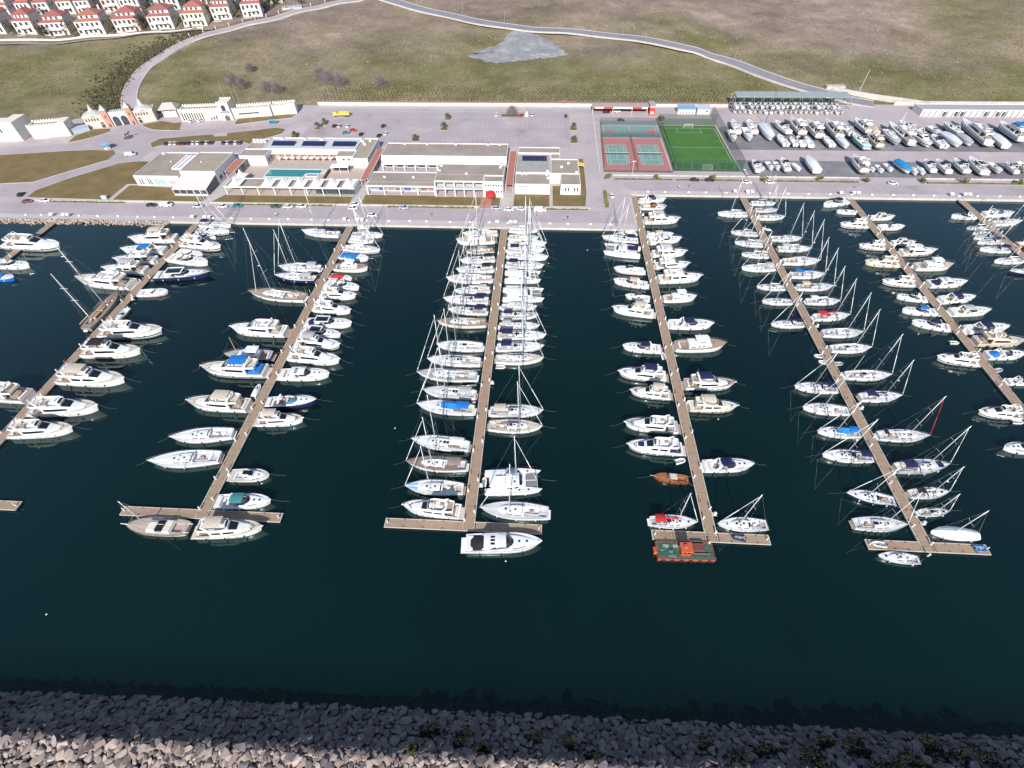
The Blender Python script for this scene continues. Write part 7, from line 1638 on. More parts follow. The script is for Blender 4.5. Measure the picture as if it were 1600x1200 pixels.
def barge(root, L, B, o, r):
    OR = mat('orange_paint',(.50,.10,.035),.5,0,.15,1.2); GR = mat('green_deck',(.055,.10,.075),.85,0,.4,1.2); z = .95
    out = [(-L/2,-B/2),(L/2,-B/2),(L/2,B/2),(-L/2,B/2)]
    MB().prism(out,-.4,z).build('hull', mat('red_hull',(.34,.075,.045),.6,0,.2,1), root)
    MB().prism([(x*.975,y*.93) for x,y in out],z,z+.02).build('deck', GR, root)
    MB().ring(out,[(x*.975,y*.93) for x,y in out],z+.001,z+.18).build('bulwark', mat('red_hull',(.45,.08,.04)), root)
    cb = MB().bbox(-.10*L,.07*L,-.30*B,.22*B,z,z+2.3,.1).build('cabin', OR, root)
    MB().bbox(-.12*L,.09*L,-.33*B,.25*B,z+2.3,z+2.45,.04).build('cabin_roof', OR, cb)
    for k in range(2): MB().box(-.07*L+k*.07*L,-.02*L+k*.07*L,-.305*B,-.30*B,z+1.2,z+1.9).build('window', GLASS, cb)
    MB().box(.07*L,.0725*L,-.2*B,.1*B,z+1.2,z+1.9).build('window', GLASS, cb); MB().bbox(-.06*L,.0,-.1*B,.1*B,z+2.45,z+2.8,.06).build('roof_box', OR, cb)
    RS = mat('rusty_brown',(.14,.05,.04),.9,0,.4,2); NETM = mat('green_netting',(.075,.18,.14),.95,0,.5,3,.8,8)
    MB().bbox(.12*L,.34*L,-.05*B,.38*B,z,z+.8,.06).build('cargo_box', RS, root); MB().box(.12*L,.42*L,-.22*B,-.18*B,z+.3,z+.4).build('pipe', mat('grey_pipe',(.3,.3,.28),.6), root)
    rr_ = random.Random(2)
    for k in range(14):
        x = rr_.uniform(-.45,-.14)*L; y = rr_.uniform(-.36,.3)*B; s = rr_.uniform(.3,.7)
        MB().loft([[(x+s*q*math.cos(a)*rr_.uniform(.8,1.2),y+s*q*math.sin(a)*rr_.uniform(.8,1.2),z+zz*s) for a in [2*math.pi*i/8 for i in range(8)]] for q,zz in ((1,0),(.8,.35),(.35,.55),(.03,.6))],True).build('net_heap', NETM if k % 3 else mat('pale_net',(.25,.33,.28),.9), root)
    mb = MB(); n = 14
    for s in (-1,1):
        ps = []
        for i in range(n+1): x = -L/2+.1+(L-.2)*i/n; ps.append((x,s*(B/2-.1),z+1.1)); mb.tube((x,s*(B/2-.1),z+.2),(x,s*(B/2-.1),z+1.1),.025,None,4,False)
        mb.path(ps,.025,4).path([(a,b,c-.4) for a,b,c in ps],.02,3)
    mb.build('guard_rail', mat('green_rail',(.14,.2,.15),.6), root)
    me = cached('tyre', lambda: MB().loft([[((.38+.13*math.cos(b))*math.cos(a),.13*math.sin(b),(.38+.13*math.cos(b))*math.sin(a)) for b in [2*math.pi*k/6 for k in range(6)]] for a in [2*math.pi*k/12 for k in range(13)]],True).mesh('tyre', RUBBER))
    for i in range(6): obj('tyre', me, root, (-L*.4+i*L*.16,-B/2-.14,.45))
    MB().bbox(-L/2-.7,-L/2,-.18*B,.18*B,.2,z+.3,.08).build('stern_engine', OR, root)
    MB().tube((-.16*L,-.1*B,z),(-.16*L,-.1*B,z+4.2),.06,.04,6).build('mast', mat('green_rail',(.14,.2,.15)), root)
    return Hull(L,B,z,[(0,1),(1,1)],0)
BUILD = dict(s=sailboat,f=flybridge,x=express,m=smallboat,t=trawler,c=catamaran,k=ketch,w=woodsloop,v=woodlaunch,b=barge,p=covered)
KNAME = dict(s='sailing_yacht',f='motor_yacht',x='express_cruiser',m='motor_boat',t='pilothouse_boat',c='catamaran',k='wooden_ketch',w='wooden_sloop',v='wooden_launch',b='work_barge',p='covered_boat',r='inflatable_dinghy')
PIER = dict(Z='rocky-shore pier',A='ketch pier',B='blue-tarp pier',C='red-dome pier',D='orange-barge pier',E='all-sailboat pier',F='powerboat pier',G='outermost pier')
COLN = dict(lightgrey='pale grey',skyblue='light blue',azure='bright blue',dark='black',taupe='taupe',pale='pale',beige='beige',sand='sand')
def cn(c): return COLN.get(c,c)
def describe(ty, o):
    h = o.get('hull','white'); h = cn(h)
    if ty == 's':
        if o.get('mast') == '0': return h+' mastless racing yacht'
        e = 'sloop' if 'mizzen' not in o else 'two-masted yacht'
        if o.get('cover') == 'blue': return '%s %s under blue tarpaulin' % (h,e)
        if 'solar' in o: return '%s %s with solar panel' % (h,e)
        if 'patch' in o: return '%s %s with light-blue deck cover' % (h,e)
        if 'bim' in o: return '%s %s with %s bimini' % (h,e,cn(o['bim']))
        if o.get('deck') in ('teak','grey','taupe','sand'): return '%s %s with %s deck' % (h,e,cn(o['deck']))
        return '%s %s' % (h,e)
    b = dict(f='flybridge yacht',x='express cruiser',m='small motorboat',t='pilothouse boat',c='catamaran',p='covered boat')[ty]
    if ty == 'p': return 'boat wrapped in %s cover' % cn(o.get('top','white'))
    if 'top' in o and o['top'] not in ('hard','glass','blueglass'): return '%s %s with %s top' % (h,b,cn(o['top']))
    if 'cover' in o: return '%s %s with %s cockpit cover' % (h,b,cn(o['cover']))
    if 'stripe' in o: return '%s %s with %s hull stripe' % (h,b,cn(o['stripe']))
    if o.get('top') in ('glass','blueglass'): return '%s %s with glass roof' % (h,b)
    if o.get('top') == 'hard': return '%s %s with hardtop' % (h,b)
    if 'pad' in o: return '%s %s with %s sunpad' % (h,b,cn(o['pad']))
    if o.get('deck') in ('teak','grey','sand'): return '%s %s with %s deck' % (h,b,cn(o['deck']))
    return '%s %s' % (h,b)
SPECIAL = dict(k='grey wooden two-masted ketch lying alongside the ketch pier',w='cream wooden sloop with yellow deck covers outside the blue-tarp pier head',v='varnished mahogany launch with cream cabin roof on the orange-barge pier',b='orange and green work barge moored outside its pier head')
groups = {}
for q in BOATS: groups.setdefault((q[0],q[1]),[]).append(q)
BCAT = dict(s='sailboat',f='motor yacht',x='motor yacht',m='motorboat',t='motorboat',c='catamaran',k='sailboat',w='sailboat',v='motorboat',b='barge',p='boat',r='dinghy')
bi = 0
for (pr,sd), l in groups.items():
    l.sort(key=lambda q: -q[4])
    for n, q in enumerate(l, 1):
        _,_,ty,cx,cy,hd_,L,B,os_ = q; o = optd(os_); bi += 1; r = random.Random(bi*31+5)
        d = describe(ty,o) if ty not in 'kwvbr' else None
        if ty in SPECIAL: lab = SPECIAL[ty]
        elif ty == 'r': lab = 'tiny dinghy between sloops, on boatyard side of the all-sailboat pier'
        elif sd == 'T': lab = d+' moored outside the '+PIER[pr]+' head'
        elif 'alongside' in o: lab = d+' lying alongside the '+PIER[pr]
        else: lab = '%s, %s from quay, %s side of %s' % (d, oned(n), 'gate' if sd == 'L' else 'boatyard', PIER[pr])
        root = thing(KNAME[ty], lab, BCAT[ty], (cx,cy,WZ), R(hd_), 'boats moored at the piers')
        if ty == 'r': rib(root, 2.8, 1.5); continue
        H = BUILD[ty](root, L, B, o, r) if ty != 'p' else covered(root,L,B,o,r,False)
        if sd in 'LR' and 'alongside' not in o and 'reverse' not in o: moor(root, H)
# dinghies afloat and on the pier heads
dl = {'C':'behind a sloop on the red-dome pier'}
cnt = {}
for pr,x,y,h,c in RIBS:
    cnt[pr] = cnt.get(pr,0)+1
    t = thing('inflatable_dinghy', '%s inflatable dinghy afloat beside the %s, %s of its dinghies from quay' % ('grey' if c == 'grey' else 'white', PIER[pr], oned(cnt[pr])), 'dinghy', (x,y,WZ), R(h), 'dinghies tied to the piers'); rib(t, 3.1, 1.6, c or 'white')
for pr,x,y,h,c in DECKRIBS:
    t = thing('inflatable_dinghy', '%s dinghy stowed on the deck of the %s head' % (cn(c), PIER[pr]), 'dinghy', (x,52.55,-.28), R(h), 'dinghies stowed on pier heads'); rib(t, 3.0, 1.5, c)
t = thing('inflatable_dinghy', 'small white dinghy hanging at the stern of the large catamaran', 'dinghy', (-12.4,65.2,WZ), R(90), 'dinghies tied to the piers'); rib(t,2.8,1.3)
for i,(x,y) in enumerate(BUOYS[:9]):
    t = thing('mooring_buoy', 'small white mooring buoy floating in the open harbour water', 'buoy', (x,y,WZ), 0, 'mooring buoys'); capsule(.2,.08,8).build('float', FENDW, t, True); MB().tube((0,0,.2),(0,0,.45),.04).build('ring_post', STEEL, t)
# ---------------------------------------------------------------- boats ashore on stands
def stands(root, L, B, zk):
    mb = MB()
    for x in (-.32*L,0,.28*L):
        for s in (-1,1): mb.tube((x,s*B*.34,.45),(x,s*(B*.34+.5),-zk),.06,None,4)
        mb.box(x-.2,x+.2,-.35,.35,-zk,-zk+max(.2,zk-.75))
    mb.build('cradle', mat('cradle_steel',(.12,.12,.14),.7), root)
yc = {}
for row,ty,cx,cy,h,L,B,os_ in sorted(YARD, key=lambda q: q[2]):
    o = optd(os_); yc[row] = yc.get(row,0)+1; n = yc[row]; r = random.Random(n*17+(3 if row == 'front' else 8))
    zk = 1.55 if L > 9 else 1.1
    if ty == 'r':
        t = thing('inflatable_dinghy','grey inflatable dinghy ashore, at the pitch end of the front boatyard row','dinghy',(cx,cy,.3),R(h)); rib(t,5,2.2,'grey'); MB().box(-1.8,1.8,-.6,.6,-.28,.1).build('trailer', STEELG, t); continue
    t = thing(KNAME[ty], '%s on stands, %s from pitch in %s yard row' % (describe(ty,o), oned(n), 'hillside' if row == 'back' else 'quayside'), BCAT[ty], (cx,cy,zk), R(h), 'boats on stands in the boatyard')
    if ty == 's': zk = 1.9; t.location.z = zk
    BUILD[ty](t, L, B, o, r, True); stands(t, L, B, zk)
# boats stored in the rack
def rackboat(x, y, z, rz, L, col, lab):
    t = thing('rack_boat', lab, 'motorboat', (x,y,z), rz, 'small boats stored in the rack'); B = L*.34; H = Hull(L,B,.7,MOTW,.3,.5)
    hull_parts(t,H,gel(col),decking('white'),(-.4*L,.08*L,.3*B),True,None,0,decking('lightgrey'),.35,None,AF[2])
    seat(t,-.38*L,-.28*L,-.28*B,.28*B,.35,.35,UPHOL,'aft_bench'); seat(t,-.05*L,.02*L,-.2*B,.2*B,.35,.5,UPHOL,'helm_console')
    ws_ = [(.0+.09*L*math.cos(a),.32*B*math.sin(a)) for a in [math.pi*(k/6-.5) for k in range(7)]]
    MB().loft([[(x_,y_,H.z(.05*L)) for x_,y_ in ws_],[(x_-.03*L,y_*.9,H.z(.05*L)+.5) for x_,y_ in ws_]]).build('windscreen', GLASS, t)
rr_ = random.Random(12); n = 0
for tier,z in ((0,.75),(1,3.65)):
    for i in range(22):
        if tier == 1 and rr_.random() < .18: continue
        x = 115+i*2.96; L = rr_.uniform(5.6,7.2); n += 1
        rackboat(x, 322.6+L*.16+rr_.uniform(-.6,.3), z, R(-90 if rr_.random()<.7 else 90), L, rr_.choice(['white','white','white','lightgrey','cream','pale']), 'small day boat in %s tier of boat rack, %s from pitch end' % ('ground' if tier == 0 else 'upper', oned(i+1)))
# ================================================================ PIERS
PDECK = mat('pier_decking',(.335,.238,.168),.8,0,.12,.7,.2,6,.3); PEDGE = mat('pier_edge',(.52,.46,.41),.7,0,.12,.8); FLOATM = mat('pontoon_float',(.10,.10,.10),.8,0,.2,1)
PED = mat('pedestal_white',(.74,.73,.71),.4)
pedm = None
def pedestal_mesh(): return MB().bbox(-.16,.16,-.14,.14,0,1.05,.05).box(-.2,.2,-.18,.18,1.05,1.16).mesh('service_pedestal', PED)
def cleat_mesh(): return MB().box(-.05,.05,-.05,.05,0,.12).box(-.22,.22,-.04,.04,.12,.18).mesh('cleat', DARKM)
def pier(code, xc, y1, y0, head, lab):
    t = thing('floating_pier', lab, 'pier', (xc,y1,0)); zd = -.3; hw = 1.5; y = y1; k = 0
    secs_ = []
    r = random.Random(ord(code))
    while y > y0+.5:
        e = max(y0, y-12.0)
        MB().box(-hw+.22,hw-.22,e-y1+.05,y-y1-.05,zd-.12,zd).build('deck_section', PDECK, t)
        MB().box(-hw,-hw+.21,e-y1+.05,y-y1-.05,zd-.2,zd+.05).build('edge_beam', PEDGE, t); MB().box(hw-.21,hw,e-y1+.05,y-y1-.05,zd-.2,zd+.05).build('edge_beam', PEDGE, t)
        MB().box(-hw+.1,hw-.1,e-y1+.3,y-y1-.3,-1.3,zd-.125).build('float', FLOATM, t)
        for s in (-1,1):
            if not (k == 0): obj('service_pedestal', cached('ped',pedestal_mesh), t, (s*(hw-.42),(e+y)/2-y1+s*1.3+r.uniform(-.6,.6),zd))
            for dy in (.2,.5,.8): obj('cleat', cached('cleat',cleat_mesh), t, (s*(hw-.3),(e-y)*dy+y-y1,zd), R(90))
        if k % 3 == 1:
            mb = MB().box(hw-.1,hw+1.1,(e+y)/2-y1-.5,(e+y)/2-y1+.5,zd-.1,zd+.0).build('side_platform', PEDGE, t); MB().bbox(hw+.3,hw+.9,(e+y)/2-y1-.25,(e+y)/2-y1+.25,zd,zd+.9,.06).build('dock_locker', PED, mb)
            MB().tube((-hw+.5,(e+y)/2-y1+3,zd),(-hw+.5,(e+y)/2-y1+3,zd+1.0),.06,None,6).tube((-hw+.5,(e+y)/2-y1+3,zd+1.0),(-hw+.42,(e+y)/2-y1+3.0,zd+1.02),.3,None,10).build('life_ring_post', mat('ring_orange',(.6,.16,.05),.6), t)
        y = e-.0; k += 1
    MB().add([(-1.1,-1.0,zd+.08),(1.1,-1.0,zd+.08),(1.1,1.6,.22),(-1.1,1.6,.22),(-1.1,-1.0,zd),(1.1,-1.0,zd),(1.1,1.6,.12),(-1.1,1.6,.12)],[(0,1,2,3),(4,7,6,5),(0,4,5,1),(1,5,6,2),(2,6,7,3),(3,7,4,0)]).build('gangway', PEDGE, t)
    if head:
        xa, xb = head[0]-xc, head[1]-xc; ya, yb = 51.25-y1, 53.75-y1
        for a,b in ((xa,-hw-.05),(hw+.05,xb)):
            MB().box(a+.2,b-.02,ya+.2,yb-.2,zd-.12,zd).build('deck_section', PDECK, t)
            MB().box(a,b,ya,ya+.19,zd-.2,zd+.05).build('edge_beam', PEDGE, t); MB().box(a,b,yb-.19,yb,zd-.2,zd+.05).build('edge_beam', PEDGE, t)
            MB().box(a+.2,b-.2,ya+.2,yb-.2,-1.3,zd-.125).build('float', FLOATM, t)
            ex = a if a < 0 else b; s = -1 if a < 0 else 1
            MB().box(min(ex,ex-s*.19),max(ex,ex-s*.19),ya+.2,yb-.2,zd-.2,zd+.05).build('edge_beam', PEDGE, t)
            MB().tube((ex-s*.7,(ya+yb)/2,zd),(ex-s*.7,(ya+yb)/2,zd+1.1),.16,.12,8).tube((ex-s*.7,(ya+yb)/2,zd+1.1),(ex-s*.7,(ya+yb)/2,zd+1.4),.12,.1,8).build('navigation_light', PED, t)
            for f in (.25,.5,.75):
                for yy in (ya+.35,yb-.35): obj('cleat', cached('cleat',cleat_mesh), t, (a+(b-a)*f,yy,zd))
        MB().box(-hw+.02,hw-.02,ya,ya+.19,zd-.2,zd+.05).build('edge_beam', PEDGE, t)
    return t
PX = dict(Z=-219,A=-152.6,B=-82.9,C=-15.1,D=43.5+.25,E=94.0,F=142.2,G=191.5)
pier('Z', PX['Z'], 189.9, 52, None, 'brown pier running out from the rocky shore, only its root in view')
pier('A', PX['A'], 189.9, 51.45, (-173.2,-131.7), 'brown floating pier with the wooden ketch alongside')
pier('B', PX['B'], 189.9, 51.45, (-104,-62.3), 'brown floating pier with the blue-tarp motor yacht, ending in a T-head')
pier('C', PX['C'], 189.9, 51.45, (-36,3), 'brown floating pier crowded with masts below the red domed canopy')
pier('D', PX['D']+.1, 220.6, 51.45, (29.6,57.6), 'brown floating pier with the orange barge at its T-head')
pier('E', PX['E'], 220.6, 51.45, (80.1,107.9), 'brown floating pier lined only with sailing yachts')
pier('F', PX['F'], 220.6, 52, None, 'brown floating pier of motor cruisers next to the all-sailboat pier')
pier('G', PX['G'], 220.6, 52, None, 'outermost brown pier near the boatyard with small sailboats')
# ================================================================ VEHICLES
def car_paint(c): return mat('car_paint_'+c, dict(dark=(.02,.022,.026),white=(.78,.78,.77),pale=(.5,.55,.6)).get(c, C3.get(c,(.3,.3,.3))), .25, .0, coat=.6)
def car_meshes(c, van=False):
    p = car_paint(c); L, W = (4.3,1.75) if not van else (5.4,2.0); h = 1.0
    def body():
        prof_ = [(-L/2,.35,.62),(-L/2+.1,.3,.92),(-L*.30,.28,.96),(L*.12,.28,.94),(L*.34,.28,.86),(L/2-.12,.3,.74),(L/2,.36,.58)] if not van else [(-L/2,.4,1.1),(-L/2+.05,.32,1.2),(-L*.2,.3,1.2),(L*.25,.3,1.15),(L*.36,.3,1.0),(L/2-.1,.32,.85),(L/2,.4,.65)]
        return MB().loft([[(x,-W/2*.94,z0),(x,-W/2,(z0+z1)/2),(x,-W/2*.95,z1),(x,W/2*.95,z1),(x,W/2,(z0+z1)/2),(x,W/2*.94,z0)] for x,z0,z1 in prof_],True,True).mesh('body',p)
    def cab():
        st = [(-L*.40,.78,.95),(-L*.30,1.38,.93),(-L*.02,1.46,.92),(L*.10,1.36,.93),(L*.26,.88,.9)] if not van else [(-L*.49,1.15,.97),(-L*.47,2.0,.95),(0,2.1,.95),(L*.22,2.0,.95),(L*.34,1.1,.92)]
        return MB().loft([[(x,-W/2*.93,.9 if not van else 1.1),(x,-W/2*.78*k,z),(x,W/2*.78*k,z),(x,W/2*.93,.9 if not van else 1.1)] for x,z,k in st]).mesh('glasshouse',GLASS if not van else p)
    def roof():
        if van: return MB().box(L*.2,L*.33,-W*.4,W*.4,1.3,1.85,.05,.05).mesh('windscreen',GLASS)
        return MB().loft([[(x,-W/2*.735,z),(x,0,z+.03),(x,W/2*.735,z)] for x,z in ((-L*.31,1.385),(-L*.02,1.475),(L*.105,1.375))]).mesh('roof',p)
    whl = cached('wheel_car', lambda: MB().tube((0,-.1,0),(0,.1,0),.33,None,10).mesh('wheel',RUBBER))
    return [('body',cached(('cb',c,van),body)),('glasshouse',cached(('cg',c,van),cab)),('roof' if not van else 'windscreen',cached(('cr',c,van),roof))], whl, L, W
def car(name, lab, x, y, rz, c, van=False, group='parked cars'):
    t = thing(name, lab, 'car' if not van else 'van', (x,y,.012), R(rz), group); parts, wl, L, W = car_meshes(c, van)
    for n_, me in parts: obj(n_, me, t)
    for sx in (-.31,.31):
        for sy in (-1,1): obj('wheel', wl, t, (sx*L,sy*(W/2-.1),.33))
    hl_ = cached(('hl',van), lambda: MB().box(-.05,.03,-.2,.2,-.08,.08).mesh('headlight', mat('lamp_glass',(.8,.8,.8),.1)))
    tl_ = cached(('tl',van), lambda: MB().box(-.03,.05,-.18,.18,-.08,.08).mesh('tail_light', mat('lamp_red',(.4,.02,.02),.2)))
    for sy in (-1,1): obj('headlight', hl_, t, (L/2-.06,sy*W*.33,.68)); obj('tail_light', tl_, t, (-L/2+.0,sy*W*.36,.75))
def where(x, y):
    if y < 210 and x < 25: return 'on the quay road'
    if 210 <= y < 222 and x > 25: return 'on the wide quay corner'
    if y < 240 and x > 40: return 'on the road before the boatyard'
    if 262 < y < 285 and x < -150: return 'in the row by the lawn island'
    if y > 318: return 'under the red carport'
    if x > 30: return 'behind the basketball court'
    if x < -180: return 'before the crenellated wall'
    return 'in the main car park'
NEAR = {}
for x,y,h,c in sorted(CARS, key=lambda q: (q[0])):
    k = (where(x,y), c); NEAR[k] = NEAR.get(k,0)+1; n = NEAR[k]
    nm = dict(dark='black',plum='plum red',teal='teal',lavender='lilac grey').get(c,c)
    car('parked_car', '%s car %s, %s %s one from gatehouse' % (nm, k[0], oned(n), nm), x, y, h+random.Random(x).uniform(-2,2), c)
vl = ['white delivery van parked on the quay road below the restaurant','white van parked on the quay road below the office building','white van parked between the red and the silver car','pale van standing at the roundabout exit']
for (x,y,h,c),l in zip(VANS,vl): car('parked_van', l, x, y, h, c, True, 'parked vans')
tk = thing('truck', 'yellow tipper truck parked against the back of the car park', 'truck', (-122.5,313.6,.012), R(2))
YL = mat('truck_yellow',(.62,.44,.10),.5,0,.1,1)
MB().bbox(-5,-2.6,-1.2,1.2,.7,2.7,.15).build('cab', YL, tk); MB().box(-5.02,-5,-1,1,1.6,2.5).build('windscreen', GLASS, tk)
MB().ring([(-2.3,-1.25),(5,-1.25),(5,1.25),(-2.3,1.25)],[(-2.1,-1.1),(4.8,-1.1),(4.8,1.1),(-2.1,1.1)],1.0,2.4).build('tipper_body', YL, tk); MB().box(-2.2,4.9,-1.15,1.15,.95,1.3).build('load', mat('rust_load',(.20,.12,.08),.95,0,.3,2), tk)
for sx in (-3.8,2.4,3.8):
    for sy in (-1.05,1.05): MB().tube((sx,sy-.15,.5),(sx,sy+.15,.5),.5,None,10).build('wheel', RUBBER, tk)
# travel lift far behind a mast crane in the yard: two tall bare masts of laid-up yachts
for x,y,h,l in ((127.5,304,17,'tall bare dark mast of a yacht stored behind the boat rack front'),(198.5,352,14,'slim white pole standing by the pump house at the road foot')):
    t = thing('yard_mast', l, 'mast', (x,y,T(x,y))); MB().tube((0,0,0),(.2,0,h),.16,.1,6).build('pole', DARKM if y < 330 else ALU, t); MB().tube((.1,-.8,h*.6),(.1,.8,h*.6),.05,None,4).build('spreader', DARKM if y < 330 else ALU, t)
# ================================================================ QUAY FURNITURE
sbm = cached('sb', lambda: MB().bbox(-.55,.55,-.14,.14,0,.3,.06).mesh('block', PED))
def quay_block(x, y, lab): 
    t = thing('quay_bench', lab, 'bench', (x,y,.016), 0, 'white stone benches along the quay edge'); obj('seat_block', sbm, t); obj('backrest', cached('sbb', lambda: MB().box(-.55,.55,.08,.14,.3,.46).mesh('backrest', PED)), t)
for i in range(31): quay_block(-236+i*8.9+random.Random(i).uniform(-1,1), 193.4, 'white stone bench on quay below the shops, %s from the rocky shore' % oned(i+1))
for i in range(19): quay_block(50+i*9.4+random.Random(i).uniform(-1,1), 223.2, 'white stone bench on quay before courts and yard, %s from orange-barge pier' % oned(i+1))
for code,yq in (('Z',192.6),('A',192.6),('B',192.6),('C',192.6),('E',223.0),('F',223.0),('G',223.0)):
    for k,dx in enumerate((-3.2,2.6,4.6)):
        t = thing('notice_board', 'tilted white notice board at the root of the %s' % PIER[code], 'sign', (PX[code]+dx,yq,.016), 0, 'notice boards at the pier roots')
        for s in (-.6,.6): MB().box(s-.05,s+.05,-.05,.05,0,1.1).build('post', DARKM, t)
        MB().add([(-.75,-.45,.8),(.75,-.45,.8),(.75,.5,1.5),(-.75,.5,1.5),(-.75,-.45,.88),(.75,-.45,.88),(.75,.5,1.58),(-.75,.5,1.58)],[(4,5,6,7),(0,3,2,1),(0,1,5,4),(1,2,6,5),(2,3,7,6),(3,0,4,7)]).build('panel', PED, t)
def lamp(x, y, h=7, lab='grey street lamp', base=0):
    t = thing('street_lamp', lab, 'lamp', (x,y,base), 0, 'street lamps'); MB().tube((0,0,0),(0,0,h),.07,.045,6).build('pole', STEELG, t); MB().tube((0,0,h),(0,-1.1,h+.15),.035,None,4).build('arm', STEELG, t); MB().bbox(-.14,.14,-1.6,-1.0,h+.08,h+.2,.03).build('lamp_head', STEELG, t)
for x in (-252,-224): lamp(x, 270.5, 7, 'grey street lamp on the approach road to the gatehouse')
for x,y in ((-213,281.5),(-189,287.5),(-169,292.5)): lamp(x,y,7,'grey street lamp on the road along the crenellated walls')
for i in range(7): lamp(-96+i*17, 326, 8, 'grey street lamp along the back wall of the car park')
for i in range(6): lamp(112+i*25, 240.6, 6, 'grey street lamp along the boatyard front')
for i in range(4,len(ph)-8,7):
    p = ph[i]; d = (ph[i+1]-ph[i-1]).normalized(); q_ = p+Vector((-d.y,d.x))*6.4; lamp(q_.x,q_.y,8,'grey street lamp along the hill road',T(*q_))
for x,y,hh in ((-204,333,11),(-199,334,9),(-196,334.6,10)):
    t = thing('flagpole','bare white flagpole standing behind the square tower','flagpole',(x,y,T(x,y)),0,'flagpoles behind the tower'); MB().tube((0,0,0),(0,0,hh),.07,.04,6).build('pole', ALU, t); MB().tube((0,0,hh),(0,0,hh+.15),.1,.02,6).build('finial', ALU, t)
# row of bollards between car park and courts
bm_ = cached('bol', lambda: MB().tube((0,0,0),(0,0,.75),.12,.1,8).tube((0,0,.75),(0,0,.85),.13,.04,8).mesh('post', PED))
for i in range(26):
    t = thing('bollard','short white bollard beside the court fence, %s from the quay' % oned(i+1),'bollard',(29.4+.03*i,244+i*2.9,.004),0,'bollards beside the courts'); obj('post', bm_, t); obj('base', cached('bolb', lambda: MB().tube((0,0,0),(0,0,.06),.2,None,8).mesh('base', DARKM)), t)
# ================================================================ PLANTS
LEAF = [mat('leaf_dark',(.028,.038,.016),.85,0,.35,.8,island=.45), mat('leaf_olive',(.09,.095,.03),.85,0,.35,.8,island=.4), mat('leaf_yellow',(.15,.15,.03),.85,0,.3,.8,island=.4), mat('twig_bare',(.27,.205,.21),.95,0,.3,1,island=.3), mat('palm_leaf',(.085,.095,.035),.8,0,.3,1,island=.35)]
BARK = mat('bark',(.16,.12,.09),.95,0,.3,2)
def leaf_cloud(r, n, rx, ry, rz, zc, s, clumps=7):
    mb = MB(); cs = [(Vector((r.gauss(0,.5)*rx,r.gauss(0,.5)*ry,zc+r.gauss(0,.45)*rz)), r.uniform(.35,.6)) for _ in range(clumps)]
    for i in range(n):
        c, k = cs[r.randrange(clumps)]; d = Vector((r.gauss(0,1),r.gauss(0,1),r.gauss(0,1))).normalized()*r.uniform(.5,1)**.4
        p = c+Vector((d.x*rx*k,d.y*ry*k,d.z*rz*k))
        if p.z < .15: p.z = .15+r.random()*.3
        u = Vector((r.gauss(0,1),r.gauss(0,1),r.gauss(0,1))).normalized(); v = u.orthogonal().normalized(); a = s*r.uniform(.6,1.3)
        mb.add([p-u*a,p+v*a*.6,p+u*a,p-v*a*.6],[(0,1,2,3)])
    return mb
def tree(name, lab, x, y, z, h, w_, kind, group, seed, n=420):
    r = random.Random(seed); t = thing(name, lab, 'tree', (x,y,z), r.uniform(0,6), group)
    tr = MB().tube((0,0,-.3),(0.1,0,h*.5),.06*h**.7,.03*h**.7,6)
    for k in range(5): a = r.uniform(0,6.3); tr.tube((.05,0,h*.3),(math.cos(a)*w_*.5,math.sin(a)*w_*.5,h*r.uniform(.5,.85)),.025*h**.7,.01*h**.7,4)
    tr.build('trunk', BARK, t); leaf_cloud(r,n,w_,w_,h*.5,h*.6,.35).build('crown', LEAF[kind], t)
for i,(x,y) in enumerate(HTREES):
    k = [0,0,1,0,1,0][i%6]; tree('garden_tree', ('dark evergreen' if k == 0 else 'olive green')+' garden tree growing between the villas', x, y, T(x,y), 6.5+((i*7)%5)*1.0, 2.4+((i*3)%4)*.6, k, 'garden trees between the villas' if k == 0 else 'olive garden trees between the villas', 100+i)
for i,(x,y) in enumerate(BUSHES):
    t = thing('round_bush','yellow-green round bush, %s along the road hedge from the tennis courts' % oned(i+1),'bush',(x,y,0),0,'round bushes along the road hedge'); r = random.Random(i+60); MB().tube((0,0,0),(0,0,.9),.1,.06,5).build('trunk', BARK, t); leaf_cloud(r,420,1.5,1.5,1.1,1.3,.25).build('crown', LEAF[2], t)
def bare_tree(x, y, z, h, seed, lab):
    r = random.Random(seed); t = thing('bare_tree', lab, 'tree', (x,y,z), 0, 'bare shrubby trees on the hill'); tr = MB(); tw = MB()
    def grow(p, d, l, rad, dep):
        e = p+d*l; (tr if dep > 1 else tw).tube(p,e,rad,rad*.6,4 if dep > 1 else 3,False)
        if dep == 0: return
        for k in range(r.choice([3,4])):
            nd = (d+Vector((r.gauss(0,.55),r.gauss(0,.55),r.gauss(.12,.35)))).normalized(); grow(p.lerp(e,r.uniform(.55,1)),nd,l*r.uniform(.55,.85),rad*.55,dep-1)
    for k in range(5): grow(Vector((r.uniform(-.5,.5),r.uniform(-.5,.5),-.2)),Vector((r.gauss(0,.45),r.gauss(0,.45),1)).normalized(),h*.34,.13,3)
    for _ in range(1500):
        a = r.uniform(0,6.3); el = r.uniform(.1,1.5); rr = h*.55*r.uniform(.4,1); p = Vector((math.cos(a)*math.cos(el)*rr,math.sin(a)*math.cos(el)*rr,math.sin(el)*rr*1.15+.3)); tw.tube(p,p+Vector((r.gauss(0,.4),r.gauss(0,.4),r.uniform(.2,.8))),.045,.02,3,False)
    tr.build('trunk', LEAF[3], t); tw.build('crown', LEAF[3], t)
